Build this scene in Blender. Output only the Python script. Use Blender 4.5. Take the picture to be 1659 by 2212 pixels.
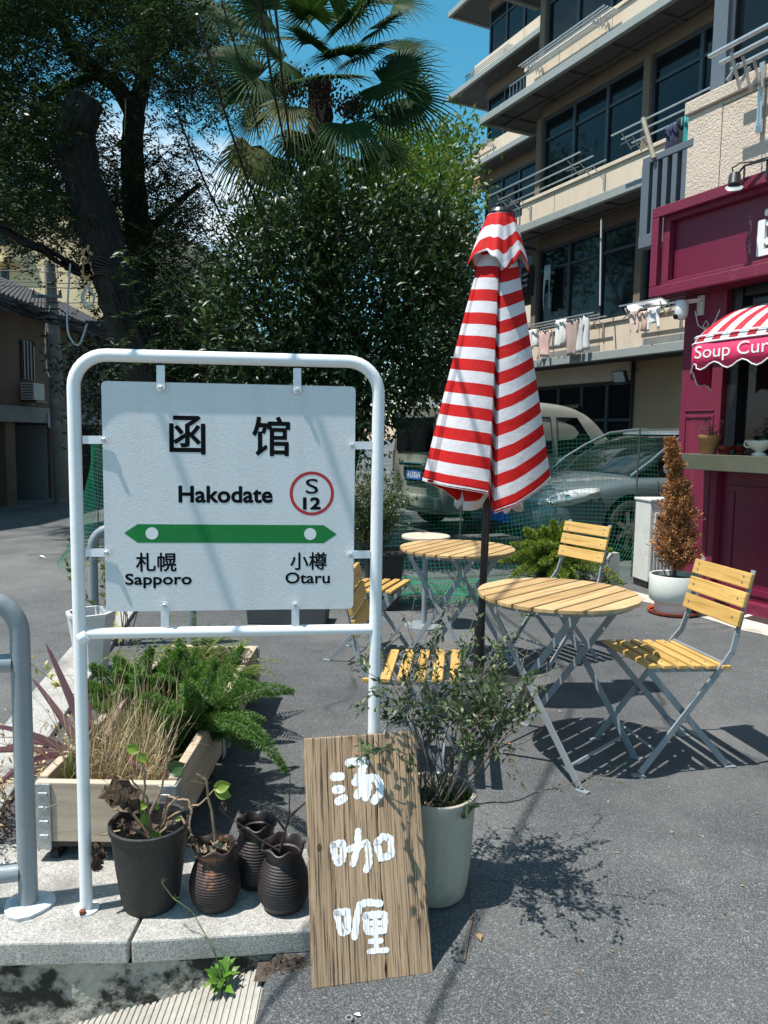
import bpy, math, random
import numpy as np
from mathutils import Vector, Matrix

for _o in list(bpy.data.objects):
    bpy.data.objects.remove(_o, do_unlink=True)
scene = bpy.context.scene
COL = scene.collection

# ------------------------------------------------------------------ camera
CAM_H = 1.36
PITCH, ROLL = math.radians(5.7), 0.015
_f = Vector((0, math.cos(PITCH), -math.sin(PITCH)))
_u0 = Vector((0, math.sin(PITCH), math.cos(PITCH)))
_r0 = Vector((1, 0, 0))
_r = _r0 * math.cos(ROLL) + _u0 * math.sin(ROLL)
_u = -_r0 * math.sin(ROLL) + _u0 * math.cos(ROLL)
CAMP = Vector((0, 0, CAM_H))
cam_d = bpy.data.cameras.new('camera')
cam = bpy.data.objects.new('camera', cam_d)
COL.objects.link(cam)
cam_d.sensor_fit = 'HORIZONTAL'
cam_d.sensor_width = 36
cam_d.lens = 36
cam_d.clip_start = 0.05
cam_d.clip_end = 2000
cam.matrix_world = Matrix(((_r.x, _u.x, -_f.x, CAMP.x), (_r.y, _u.y, -_f.y, CAMP.y),
                           (_r.z, _u.z, -_f.z, CAMP.z), (0, 0, 0, 1)))
scene.camera = cam

# ------------------------------------------------------------------ sky, sun, exposure
SUN = Vector((-0.40, -0.15, 1.0)).normalized()
world = bpy.data.worlds.new('World')
scene.world = world
world.use_nodes = True
wn, wl = world.node_tree.nodes, world.node_tree.links
wn.clear()
w_out = wn.new('ShaderNodeOutputWorld')
w_bg = wn.new('ShaderNodeBackground')
w_sky = wn.new('ShaderNodeTexSky')
w_sky.sky_type = 'NISHITA'
w_sky.sun_disc = False
w_sky.sun_elevation = math.asin(SUN.z)
w_sky.sun_rotation = math.atan2(SUN.x, SUN.y)
w_sky.altitude = 0
w_sky.air_density = 1.0
w_sky.dust_density = 0.6
w_sky.ozone_density = 1.2
w_hs = wn.new('ShaderNodeHueSaturation')
w_hs.inputs['Value'].default_value = 1.15
w_hs.inputs['Hue'].default_value = 0.466
w_hs.inputs['Saturation'].default_value = 1.36
wl.new(w_sky.outputs[0], w_hs.inputs['Color'])
w_tc = wn.new('ShaderNodeTexCoord')
w_map = wn.new('ShaderNodeMapping')
w_map.inputs['Scale'].default_value = (1.0, 1.0, 2.2)
w_map.inputs['Location'].default_value = (0.95, 0.45, 0.2)
wl.new(w_tc.outputs['Generated'], w_map.inputs['Vector'])
w_ns = wn.new('ShaderNodeTexNoise')
w_ns.inputs['Scale'].default_value = 2.3
w_ns.inputs['Detail'].default_value = 7
w_ns.inputs['Roughness'].default_value = 0.58
wl.new(w_map.outputs[0], w_ns.inputs['Vector'])
w_rmp = wn.new('ShaderNodeValToRGB')
w_rmp.color_ramp.elements[0].position = 0.54
w_rmp.color_ramp.elements[1].position = 0.70
wl.new(w_ns.outputs[0], w_rmp.inputs[0])
w_mx = wn.new('ShaderNodeMixRGB')
w_mx.inputs['Color2'].default_value = (8.5, 8.9, 9.4, 1)
wl.new(w_rmp.outputs[0], w_mx.inputs['Fac'])
wl.new(w_hs.outputs[0], w_mx.inputs['Color1'])
wl.new(w_mx.outputs[0], w_bg.inputs['Color'])
w_bg.inputs['Strength'].default_value = 0.10
wl.new(w_bg.outputs[0], w_out.inputs['Surface'])

sun_d = bpy.data.lights.new('sun', 'SUN')
sun_d.energy = 5.0
sun_d.angle = math.radians(0.53)
sun_d.color = (1.0, 0.965, 0.90)
sun_o = bpy.data.objects.new('sun', sun_d)
COL.objects.link(sun_o)
sun_o.rotation_euler = SUN.to_track_quat('Z', 'Y').to_euler()
sun_o.location = (0, 0, 30)
vs = scene.view_settings
vs.view_transform = 'Standard'
vs.look = 'None'
vs.exposure = 0.58
vs.gamma = 1.0
vs.use_curve_mapping = False
scene.cycles.max_bounces = 8
scene.cycles.transparent_max_bounces = 24

# ------------------------------------------------------------------ pixel helpers (1659 x 2212 view of the photo)
PXF = 1659.0
def ray(x, y): return _f + _r * ((x - 829.5) / PXF) - _u * ((y - 1106) / PXF)
def gp(x, y, z=0.0):
    d = ray(x, y); return CAMP + d * ((z - CAM_H) / d.z)
def at(x, y, Y):
    d = ray(x, y); return CAMP + d * (Y / d.y)
def onp(x, y, p0, n):
    d = ray(x, y); return CAMP + d * ((p0 - CAMP).dot(n) / d.dot(n))

# ------------------------------------------------------------------ materials
MATS = {}
def nodes_of(name):
    m = bpy.data.materials.new(name); m.use_nodes = True
    nt = m.node_tree; nt.nodes.clear()
    out = nt.nodes.new('ShaderNodeOutputMaterial')
    return m, nt, out
def c4(c): return (c[0], c[1], c[2], 1)
def noise(nt, scale, detail=4, rough=.55, coord='Object', stretch=None):
    tc = nt.nodes.new('ShaderNodeTexCoord'); v = tc.outputs[coord]
    if stretch:
        mp = nt.nodes.new('ShaderNodeMapping'); mp.inputs['Scale'].default_value = stretch
        nt.links.new(v, mp.inputs['Vector']); v = mp.outputs[0]
    n = nt.nodes.new('ShaderNodeTexNoise')
    n.inputs['Scale'].default_value = scale; n.inputs['Detail'].default_value = detail
    n.inputs['Roughness'].default_value = rough
    nt.links.new(v, n.inputs['Vector']); return n.outputs[0]
def ramp(nt, fac, stops):
    r = nt.nodes.new('ShaderNodeValToRGB'); e = r.color_ramp.elements
    e[0].position, e[0].color = stops[0][0], c4(stops[0][1])
    e[1].position, e[1].color = stops[-1][0], c4(stops[-1][1])
    for p, c in stops[1:-1]:
        k = e.new(p); k.color = c4(c)
    nt.links.new(fac, r.inputs[0]); return r.outputs[0]
def mixc(nt, fac, a, b, mode='MIX'):
    m = nt.nodes.new('ShaderNodeMixRGB'); m.blend_type = mode
    for i, v in ((0, fac), (1, a), (2, b)):
        if isinstance(v, (int, float)): m.inputs[i].default_value = v
        elif isinstance(v, tuple): m.inputs[i].default_value = c4(v)
        else: nt.links.new(v, m.inputs[i])
    return m.outputs[0]
def bumpn(nt, h, dist, strength=1.0, prev=None):
    b = nt.nodes.new('ShaderNodeBump'); b.inputs['Distance'].default_value = dist
    b.inputs['Strength'].default_value = strength
    nt.links.new(h, b.inputs['Height'])
    if prev is not None: nt.links.new(prev, b.inputs['Normal'])
    return b.outputs[0]
def pbsdf(nt, out, col, rough=.6, metal=0., spec=.5, nrm=None, coat=0., trans=0.):
    b = nt.nodes.new('ShaderNodeBsdfPrincipled')
    if isinstance(col, tuple): b.inputs['Base Color'].default_value = c4(col)
    else: nt.links.new(col, b.inputs['Base Color'])
    if isinstance(rough, (int, float)): b.inputs['Roughness'].default_value = rough
    else: nt.links.new(rough, b.inputs['Roughness'])
    b.inputs['Metallic'].default_value = metal
    b.inputs['Specular IOR Level'].default_value = spec
    b.inputs['Coat Weight'].default_value = coat
    b.inputs['Transmission Weight'].default_value = trans
    if nrm is not None: nt.links.new(nrm, b.inputs['Normal'])
    if out is not None: nt.links.new(b.outputs[0], out.inputs[0])
    return b
def sc(c, k): return tuple(min(1., max(0., x * k)) for x in c)
def M(name, col, rough=.6, metal=0., var=.15, scale=6., bump=0., bscale=60., spec=.5, coat=0., dirt=None, dscale=3., dlo=.52, dhi=.7, stretch=None, island=0., objrand=0., streak=None):
    """general worn surface: base colour varied by two noises, optional dirt blotches and fine relief"""
    if name in MATS: return MATS[name]
    m, nt, out = nodes_of(name)
    n1 = noise(nt, scale, 6, .6, stretch=stretch)
    c = ramp(nt, n1, [(.3, sc(col, 1 - var)), (.7, sc(col, 1 + var))])
    n2 = noise(nt, scale * 9, 3, .6, stretch=stretch)
    c = mixc(nt, .35, c, ramp(nt, n2, [(.3, sc(col, 1 - var)), (.7, sc(col, 1 + var))]))
    if island:
        g = nt.nodes.new('ShaderNodeNewGeometry')
        c = mixc(nt, 1.0, c, ramp(nt, g.outputs['Random Per Island'], [(0, (1 - island,) * 3), (1, (1.,) * 3)]), 'MULTIPLY')
    if objrand:
        g = nt.nodes.new('ShaderNodeObjectInfo')
        c = mixc(nt, 1.0, c, ramp(nt, g.outputs['Random'], [(0, (1 - objrand, 1 - objrand * 1.1, 1 - objrand * 1.3)), (1, (1., 1., 1.))]), 'MULTIPLY')
    if dirt:
        d = noise(nt, dscale, 8, .65)
        c = mixc(nt, ramp(nt, d, [(dlo, (0, 0, 0)), (dhi, (1, 1, 1))]), c, dirt)
    if streak:      # rain streaks and grime running down the face
        s1 = noise(nt, 1., 6, .7, stretch=(7, 7, .45)); s2 = noise(nt, 2.2, 3, .6)
        c = mixc(nt, ramp(nt, s1, [(.52, (0, 0, 0)), (.72, (.55, .55, .55))]), c, mixc(nt, ramp(nt, s2, [(.4, (0, 0, 0)), (.6, (1, 1, 1))]), c, streak))
    nrm = None
    if bump: nrm = bumpn(nt, noise(nt, bscale, 5, .6, stretch=stretch), bump)
    rr = nt.nodes.new('ShaderNodeMapRange')
    nt.links.new(n2, rr.inputs[0]); rr.inputs[3].default_value = max(0.03, rough - .08); rr.inputs[4].default_value = min(1, rough + .08)
    pbsdf(nt, out, c, rr.outputs[0], metal, spec, nrm, coat)
    MATS[name] = m; return m
def M_leaf(name, c1, c2, c3=None, rough=.45, transl=.35, spec=.5, tint=None):
    if name in MATS: return MATS[name]
    m, nt, out = nodes_of(name)
    g = nt.nodes.new('ShaderNodeNewGeometry')
    stops = [(0, c1), (.75, c2), (1, c3 or c2)]
    c = ramp(nt, g.outputs['Random Per Island'], stops)
    b = pbsdf(nt, None, c, rough, 0, spec)
    t = nt.nodes.new('ShaderNodeBsdfTranslucent')
    tc_ = mixc(nt, 1.0, c, tint or (1.0, 1.0, .45), 'MULTIPLY')
    nt.links.new(tc_, t.inputs[0])
    mx = nt.nodes.new('ShaderNodeMixShader'); mx.inputs[0].default_value = transl
    nt.links.new(b.outputs[0], mx.inputs[1]); nt.links.new(t.outputs[0], mx.inputs[2])
    nt.links.new(mx.outputs[0], out.inputs[0])
    MATS[name] = m; return m
def M_wood(name, col, dark, scale=1., rough=.55, grain=(2, 40, 40), objrand=.25, bump=.0008, coat=0., crack=None):
    """grain runs along local X by default (stretch the other two axes)"""
    if name in MATS: return MATS[name]
    m, nt, out = nodes_of(name)
    oi = nt.nodes.new('ShaderNodeObjectInfo')
    tc = nt.nodes.new('ShaderNodeTexCoord')
    mul = nt.nodes.new('ShaderNodeVectorMath'); mul.operation = 'SCALE'; mul.inputs[0].default_value = (37, 11, 23)
    nt.links.new(oi.outputs['Random'], mul.inputs['Scale'])
    add = nt.nodes.new('ShaderNodeVectorMath'); nt.links.new(tc.outputs['Object'], add.inputs[0]); nt.links.new(mul.outputs[0], add.inputs[1])
    mp = nt.nodes.new('ShaderNodeMapping'); mp.inputs['Scale'].default_value = grain
    nt.links.new(add.outputs[0], mp.inputs['Vector'])
    n = nt.nodes.new('ShaderNodeTexNoise'); n.inputs['Scale'].default_value = scale; n.inputs['Detail'].default_value = 6
    n.inputs['Roughness'].default_value = .6; n.inputs['Distortion'].default_value = .6
    nt.links.new(mp.outputs[0], n.inputs['Vector'])
    c = ramp(nt, n.outputs[0], [(.32, dark), (.5, col), (.72, sc(col, 1.22))])
    c = mixc(nt, 1.0, c, ramp(nt, oi.outputs['Random'], [(0, (1 - objrand, 1 - objrand * 1.15, 1 - objrand * 1.4)), (1, (1, 1, 1))]), 'MULTIPLY')
    big = noise(nt, 5, 4, .6)
    c = mixc(nt, .5, c, mixc(nt, 1.0, c, ramp(nt, big, [(.3, (.72, .70, .68)), (.7, (1.15, 1.12, 1.1))]), 'MULTIPLY'))
    nrm = bumpn(nt, n.outputs[0], bump)
    if crack:
        n3 = nt.nodes.new('ShaderNodeTexNoise'); n3.inputs['Scale'].default_value = scale * 2.2; n3.inputs['Detail'].default_value = 3
        nt.links.new(mp.outputs[0], n3.inputs['Vector'])
        cr = ramp(nt, n3.outputs[0], [(.34, (1, 1, 1)), (.42, (0, 0, 0))])
        c = mixc(nt, cr, c, crack)
        nrm = bumpn(nt, ramp(nt, n3.outputs[0], [(.34, (0, 0, 0)), (.44, (1, 1, 1))]), .003, 1., nrm)
    pbsdf(nt, out, c, rough, 0, .35, nrm, coat)
    MATS[name] = m; return m
def M_glass(name, tint=(.02, .03, .035), rough=.04, alpha=.25):
    """window glass: mostly mirror-like dark pane that lets a little through"""
    if name in MATS: return MATS[name]
    m, nt, out = nodes_of(name)
    b = pbsdf(nt, None, tint, rough, 0, .42)
    t = nt.nodes.new('ShaderNodeBsdfTransparent'); t.inputs[0].default_value = (.55, .62, .64, 1)
    mx = nt.nodes.new('ShaderNodeMixShader'); mx.inputs[0].default_value = 1 - alpha
    nt.links.new(t.outputs[0], mx.inputs[1]); nt.links.new(b.outputs[0], mx.inputs[2])
    nt.links.new(mx.outputs[0], out.inputs[0])
    MATS[name] = m; return m

# ------------------------------------------------------------------ mesh builder
def link(o, parent=None):
    COL.objects.link(o)
    if parent is not None: o.parent = parent
    return o
def tag(o, label=None, cat=None, group=None, kind=None):
    if label: o['label'] = label
    if cat: o['category'] = cat
    if group: o['group'] = group
    if kind: o['kind'] = kind
    return o
def thing(name, label, cat, loc=(0, 0, 0), rz=0., group=None):
    o = bpy.data.objects.new(name, None); link(o)
    o.location = loc; o.rotation_euler = (0, 0, rz); o.empty_display_size = .1
    return tag(o, label, cat, group)
def copy_tree(o, parent=None):
    c = o.copy(); COL.objects.link(c)
    if parent is not None: c.parent = parent
    for ch in list(o.children): copy_tree(ch, c)
    return c
class MB:
    def __init__(s): s.v = []; s.f = []; s.uv = None
    def add(s, vs, fs):
        k = len(s.v); s.v.extend([tuple(p) for p in vs]); s.f.extend([tuple(i + k for i in f) for f in fs]); return s
    def box(s, c, size, R=None, taper=1.):
        hx, hy, hz = size[0] / 2, size[1] / 2, size[2] / 2
        p = []
        for z, t in ((-hz, 1.), (hz, taper)):
            for x, y in ((-hx, -hy), (hx, -hy), (hx, hy), (-hx, hy)):
                q = Vector((x * t, y * t, z))
                if R is not None: q = R @ q
                p.append(q + Vector(c))
        return s.add(p, [(0, 3, 2, 1), (4, 5, 6, 7), (0, 1, 5, 4), (1, 2, 6, 5), (2, 3, 7, 6), (3, 0, 4, 7)])
    def bar(s, a, b, w, t, up=(0, 0, 1), ext=0.):
        """flat bar from a to b: w across, t thick along 'up'"""
        a, b = Vector(a), Vector(b); d = (b - a).normalized()
        a = a - d * ext; b = b + d * ext
        sd = d.cross(Vector(up))
        if sd.length < 1e-4: sd = d.cross(Vector((1, 0, 0)))
        sd.normalize(); n = sd.cross(d).normalized()
        p = []
        for q in (a, b):
            for i, j in ((-1, -1), (1, -1), (1, 1), (-1, 1)): p.append(q + sd * (w / 2 * i) + n * (t / 2 * j))
        return s.add(p, [(0, 1, 2, 3), (7, 6, 5, 4), (0, 4, 5, 1), (1, 5, 6, 2), (2, 6, 7, 3), (3, 7, 4, 0)])
    def tube(s, pts, r, n=8, caps=True):
        pts = [Vector(p) for p in pts]
        if isinstance(r, (int, float)): r = [r] * len(pts)
        ring = []; nrm = None
        for i, p in enumerate(pts):
            d = (pts[min(i + 1, len(pts) - 1)] - pts[max(i - 1, 0)])
            if d.length < 1e-9: d = Vector((0, 0, 1))
            d.normalize()
            if nrm is None:
                nrm = d.orthogonal().normalized()
            else:
                nrm = nrm - d * nrm.dot(d)
                if nrm.length < 1e-6: nrm = d.orthogonal()
                nrm.normalize()
            bi = d.cross(nrm)
            ring.append([p + (nrm * math.cos(2 * math.pi * k / n) + bi * math.sin(2 * math.pi * k / n)) * r[i] for k in range(n)])
        vs = [q for rr in ring for q in rr]; fs = []
        for i in range(len(pts) - 1):
            for k in range(n):
                a = i * n + k; b = i * n + (k + 1) % n
                fs.append((a, b, b + n, a + n))
        if caps:
            fs.append(tuple(range(n))[::-1]); fs.append(tuple((len(pts) - 1) * n + k for k in range(n)))
        return s.add(vs, fs)
    def lathe(s, prof, n=32, c=(0, 0, 0), mod=None, capb=True, capt=False):
        vs = []
        for (r, z) in prof:
            for k in range(n):
                a = 2 * math.pi * k / n
                rr, zz = (r, z) if mod is None else mod(r, z, a)
                vs.append((c[0] + rr * math.cos(a), c[1] + rr * math.sin(a), c[2] + zz))
        fs = []
        for i in range(len(prof) - 1):
            for k in range(n):
                a = i * n + k; b = i * n + (k + 1) % n
                fs.append((a, b, b + n, a + n))
        if capb: fs.append(tuple(range(n))[::-1])
        if capt: fs.append(tuple((len(prof) - 1) * n + k for k in range(n)))
        return s.add(vs, fs)
    def prism(s, poly, z0, z1):
        n = len(poly)
        vs = [(p[0], p[1], z0) for p in poly] + [(p[0], p[1], z1) for p in poly]
        fs = [tuple(range(n))[::-1], tuple(range(n, 2 * n))] + [(i, (i + 1) % n, n + (i + 1) % n, n + i) for i in range(n)]
        return s.add(vs, fs)
    def ribbon(s, pts, wid, up=(0, 0, 1)):
        pts = [Vector(p) for p in pts]; vs = []
        for i, p in enumerate(pts):
            d = pts[min(i + 1, len(pts) - 1)] - pts[max(i - 1, 0)]
            sd = d.cross(Vector(up))
            if sd.length < 1e-6: sd = Vector((1, 0, 0))
            sd.normalize(); w = wid[i] if not isinstance(wid, (int, float)) else wid
            vs += [p - sd * w / 2, p + sd * w / 2]
        return s.add(vs, [(2 * i, 2 * i + 1, 2 * i + 3, 2 * i + 2) for i in range(len(pts) - 1)])
    def xform(s, R): s.v = [tuple(R @ Vector(p)) for p in s.v]; return s
    def build(s, name, mat, parent=None, smooth=False, world_=False, bev=0., loc=None, mods=None):
        if parent is not None and world_:
            inv = Matrix.LocRotScale(parent.location, parent.rotation_euler, None).inverted()
            s.xform(inv)
        if loc is not None:
            s.v = [(p[0] - loc[0], p[1] - loc[1], p[2] - loc[2]) for p in s.v]
        me = bpy.data.meshes.new(name); me.from_pydata(s.v, [], s.f)
        if mat is not None: me.materials.append(mat)
        if smooth: me.polygons.foreach_set('use_smooth', [True] * len(me.polygons))
        me.update()
        o = bpy.data.objects.new(name, me); link(o, parent)
        if loc is not None: o.location = loc
        if bev:
            b = o.modifiers.new('b', 'BEVEL'); b.width = bev; b.segments = 2; b.limit_method = 'ANGLE'; b.angle_limit = math.radians(40)
        if smooth:
            try: me.set_sharp_from_angle(angle=math.radians(50))
            except Exception: pass
        return o
def shared(name, me, parent, loc=(0, 0, 0), rot=(0, 0, 0), scale=(1, 1, 1)):
    o = bpy.data.objects.new(name, me); link(o, parent)
    o.location = loc; o.rotation_euler = rot; o.scale = scale; return o
def npmesh(name, V, F, mat, parent=None, loc=None, kind=None, smooth=False):
    """V (n,3), F (m,k) arrays"""
    V = np.asarray(V, np.float32); F = np.asarray(F, np.int32)
    if loc is not None: V = V - np.array(loc, np.float32)
    me = bpy.data.meshes.new(name)
    me.vertices.add(len(V)); me.vertices.foreach_set('co', V.ravel())
    k = F.shape[1]
    me.loops.add(F.size); me.loops.foreach_set('vertex_index', F.ravel())
    me.polygons.add(len(F)); me.polygons.foreach_set('loop_start', np.arange(len(F), dtype=np.int32) * k)
    try: me.polygons.foreach_set('loop_total', np.full(len(F), k, np.int32))
    except Exception: pass
    me.materials.append(mat)
    if smooth: me.polygons.foreach_set('use_smooth', np.ones(len(F), bool))
    me.update(calc_edges=True); me.validate()
    o = bpy.data.objects.new(name, me); link(o, parent)
    if loc is not None and parent is None: o.location = loc
    if kind: o['kind'] = kind
    return o
def nrmz(a): return a / (np.linalg.norm(a, axis=-1, keepdims=True) + 1e-9)
def leaves(P, D, L, W, rng, fold=.25, droop=.15, N=None, quad=False):
    """leaf blades: base P, direction D, length L, width W -> V, F (triangles)"""
    P = np.asarray(P, float); n = len(P); D = nrmz(np.asarray(D, float))
    L = np.broadcast_to(np.asarray(L, float), (n,))[:, None]; W = np.broadcast_to(np.asarray(W, float), (n,))[:, None]
    if N is None:
        N = np.tile(np.array([0, 0, 1.]), (n, 1)) + rng.normal(0, .55, (n, 3))
    S = nrmz(np.cross(D, N)); N = nrmz(np.cross(S, D))
    if quad:
        V = np.stack([P, P + D * L * .5 + S * W / 2, P + D * L, P + D * L * .5 - S * W / 2], 1).reshape(-1, 3)
        b = np.arange(n)[:, None] * 4
        return V, np.concatenate([b + [0, 1, 2], b + [0, 2, 3]], 1).reshape(-1, 3)
    m = P + D * L * .5; t = P + D * L - N * L * droop
    l = P + D * L * .45 - S * W / 2 + N * W * fold; r = P + D * L * .45 + S * W / 2 + N * W * fold
    V = np.stack([P, m, t, l, r], 1).reshape(-1, 3); b = np.arange(n)[:, None] * 5
    F = np.concatenate([b + [0, 1, 3], b + [1, 2, 3], b + [0, 4, 1], b + [1, 4, 2]], 1).reshape(-1, 3)
    return V, F
def merge(parts):
    Vs, Fs, k = [], [], 0
    for V, F in parts:
        Vs.append(V); Fs.append(F + k); k += len(V)
    return np.concatenate(Vs), np.concatenate(Fs)
def arc(c, r, a0, a1, n, ax, ay):
    return [Vector(c) + Vector(ax) * (r * math.cos(a0 + (a1 - a0) * i / n)) + Vector(ay) * (r * math.sin(a0 + (a1 - a0) * i / n)) for i in range(n + 1)]
def text_mesh(body, bold=0.):
    cu = bpy.data.curves.new('lettering', 'FONT'); cu.body = body; cu.offset = bold; cu.resolution_u = 4
    o = bpy.data.objects.new('lettering', cu); COL.objects.link(o)
    dg = bpy.context.evaluated_depsgraph_get(); dg.update()
    me = bpy.data.meshes.new_from_object(o.evaluated_get(dg))
    bpy.data.objects.remove(o, do_unlink=True); bpy.data.curves.remove(cu)
    return me
def fit_text(name, body, mapf, box, mat, parent, bold=0.):
    """flat lettering fitted to box=(u0,u1,v0,v1); mapf(u,v)->local point"""
    me = text_mesh(body)
    co = np.array([v.co[:2] for v in me.vertices]); lo, hi = co.min(0), co.max(0)
    for v in me.vertices:
        u = box[0] + (v.co.x - lo[0]) / (hi[0] - lo[0]) * (box[1] - box[0])
        w = box[2] + (v.co.y - lo[1]) / (hi[1] - lo[1]) * (box[3] - box[2])
        v.co = mapf(u, w)
    if bold:        # heavier weight: overlaid copies of the glyph nudged round a small circle, a hair apart in depth
        V = [v.co.copy() for v in me.vertices]; F = [tuple(p.vertices) for p in me.polygons]; VV, FF = [], []
        uu = (mapf(1, 0) - mapf(0, 0)); vv = (mapf(0, 1) - mapf(0, 0)); nn = uu.cross(vv).normalized(); k_ = bold * (box[3] - box[2])
        for i in range(12):
            a = 2 * math.pi * i / 12; n0 = len(VV); VV += [c + uu * (k_ * math.cos(a)) + vv * (k_ * math.sin(a)) + nn * (.00002 * i) for c in V]; FF += [tuple(j + n0 for j in f) for f in F]
        me.clear_geometry(); me.from_pydata(VV, [], FF); me.update()
    me.materials.clear(); me.materials.append(mat); me.name = name
    o = bpy.data.objects.new(name, me); link(o, parent); return o
R3 = lambda a, ax: Matrix.Rotation(a, 3, ax)

# ================================================================== GROUND AND KERB
def smooth(a, b, x):
    t = min(1., max(0., (x - a) / (b - a))); return t * t * (3 - 2 * t)
_ra, _rb = at(98, 2212, 1.93), at(570, 2095, 1.93)
def ramp_z(x): return _rb.z + (_ra.z - _rb.z) * (x - _rb.x) / (_ra.x - _rb.x)
def gz(x, y):
    base = -.04 * (1 - smooth(1.75, 2.5, y)) * (1 - smooth(3., 6., abs(x)))
    base -= .5 * smooth(6., 15., y) * smooth(3., 6., -x)
    if x < -.27:
        low = max(-.6, ramp_z(x)) - .05
        k = smooth(-.27, -.33, x) * (1 - smooth(1.98, 2.2, y))
        base = base * (1 - k) + low * k
    return base
def M_asphalt():
    m, nt, out = nodes_of('asphalt')
    big = noise(nt, .55, 5, .6)
    mid = noise(nt, 6, 5, .6)
    fine = noise(nt, 260, 3, .7)
    vor = nt.nodes.new('ShaderNodeTexVoronoi'); vor.inputs['Scale'].default_value = 190
    tc = nt.nodes.new('ShaderNodeTexCoord'); nt.links.new(tc.outputs['Object'], vor.inputs['Vector'])
    c = ramp(nt, fine, [(.28, (.028, .031, .034)), (.5, (.096, .101, .105)), (.72, (.33, .33, .322))])
    sp = ramp(nt, vor.outputs['Color'], [(.55, (.72, .72, .72)), (.97, (1.5, 1.5, 1.48))])
    c = mixc(nt, 1., c, sp, 'MULTIPLY')
    c = mixc(nt, 1., c, ramp(nt, big, [(.34, (.66, .67, .69)), (.66, (1.18, 1.17, 1.15))]), 'MULTIPLY')
    c = mixc(nt, 1., c, ramp(nt, mid, [(.25, (.82, .82, .83)), (.75, (1.12, 1.12, 1.12))]), 'MULTIPLY')
    stain = noise(nt, 1.7, 6, .7)
    c = mixc(nt, ramp(nt, stain, [(.60, (0, 0, 0)), (.72, (.55, .55, .55))]), c, (.055, .056, .058))
    # hairline cracks, tar-dark repair blotches and pale dusty wear
    wob = nt.nodes.new('ShaderNodeTexNoise'); wob.inputs['Scale'].default_value = 2.5; wob.inputs['Detail'].default_value = 5
    mv = nt.nodes.new('ShaderNodeMixRGB'); mv.inputs[0].default_value = .22; nt.links.new(tc.outputs['Object'], mv.inputs[1]); nt.links.new(wob.outputs['Color'], mv.inputs[2]); nt.links.new(tc.outputs['Object'], wob.inputs['Vector'])
    ck = nt.nodes.new('ShaderNodeTexVoronoi'); ck.feature = 'DISTANCE_TO_EDGE'; ck.inputs['Scale'].default_value = .62; nt.links.new(mv.outputs[0], ck.inputs['Vector'])
    ckm = mixc(nt, 1., ramp(nt, ck.outputs['Distance'], [(.0, (.9, .9, .9)), (.011, (0, 0, 0))]), ramp(nt, noise(nt, .9, 3, .6), [(.5, (0, 0, 0)), (.6, (1, 1, 1))]), 'MULTIPLY')
    c = mixc(nt, ckm, c, (.02, .021, .022))
    c = mixc(nt, ramp(nt, noise(nt, .33, 7, .62), [(.50, (0, 0, 0)), (.62, (.45, .45, .45))]), c, (.20, .195, .185))
    c = mixc(nt, ramp(nt, noise(nt, 3.1, 2, .5), [(.70, (0, 0, 0)), (.76, (.6, .6, .6))]), c, (.045, .046, .048))
    nrm = bumpn(nt, fine, .004, .8)
    nrm = bumpn(nt, mid, .01, .4, nrm)
    pbsdf(nt, out, c, .82, 0, .35, nrm)
    return m
MA = M_asphalt()
xs = sorted(set([-220, -120, -60, -30, -16, -9, -6, -4.2, -3.2, -2.6] + [round(-2.2 + .1 * i, 3) for i in range(19)] + [-.33, -.31, -.29, -.27, -.25, -.15, 0, .3, .6, 1, 1.5, 2, 3, 4.5, 7, 12, 20, 40, 90, 220]))
ys = sorted(set([-60, -20, -6, -2, 0, .6] + [round(1 + .1 * i, 3) for i in range(8)] + [round(1.8 + .05 * i, 3) for i in range(16)] + [2.8, 3.2, 3.8, 4.6, 6, 8, 11, 15, 20, 28, 40, 60, 100, 220]))
g = MB(); nx = len(xs)
g.v = [(x, y, gz(x, y)) for y in ys for x in xs]
g.f = [(j * nx + i, j * nx + i + 1, (j + 1) * nx + i + 1, (j + 1) * nx + i) for j in range(len(ys) - 1) for i in range(nx - 1)]
tag(g.build('ground', MA), kind='structure')

# grooved concrete ramp
m_conc = M('grooved_concrete', (.36, .34, .30), .85, var=.3, scale=5, bump=.004, bscale=150, dirt=(.06, .055, .05), dscale=2.6, dlo=.55, dhi=.8)
g = MB(); prof = []
x = -2.3
while x < -.30:
    prof += [(x, 0), (x + .0045, .0), (x + .0065, -.005), (x + .0105, -.005), (x + .0125, 0)]
    x += .0178
prof.append((-.292, 0)); n = len(prof)
yy = [.2, .9, 1.4, 1.75, 1.9, 1.98]
for y in yy:
    for (px, dz) in prof: g.v.append((px + (y - 1.9) * -.02, y, ramp_z(px) + dz + .004 + .012 * (1.9 - y) * 0))
g.f = [(j * n + i, j * n + i + 1, (j + 1) * n + i + 1, (j + 1) * n + i) for j in range(len(yy) - 1) for i in range(n - 1)]
tag(g.build('ramp', m_conc), kind='structure')

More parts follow.
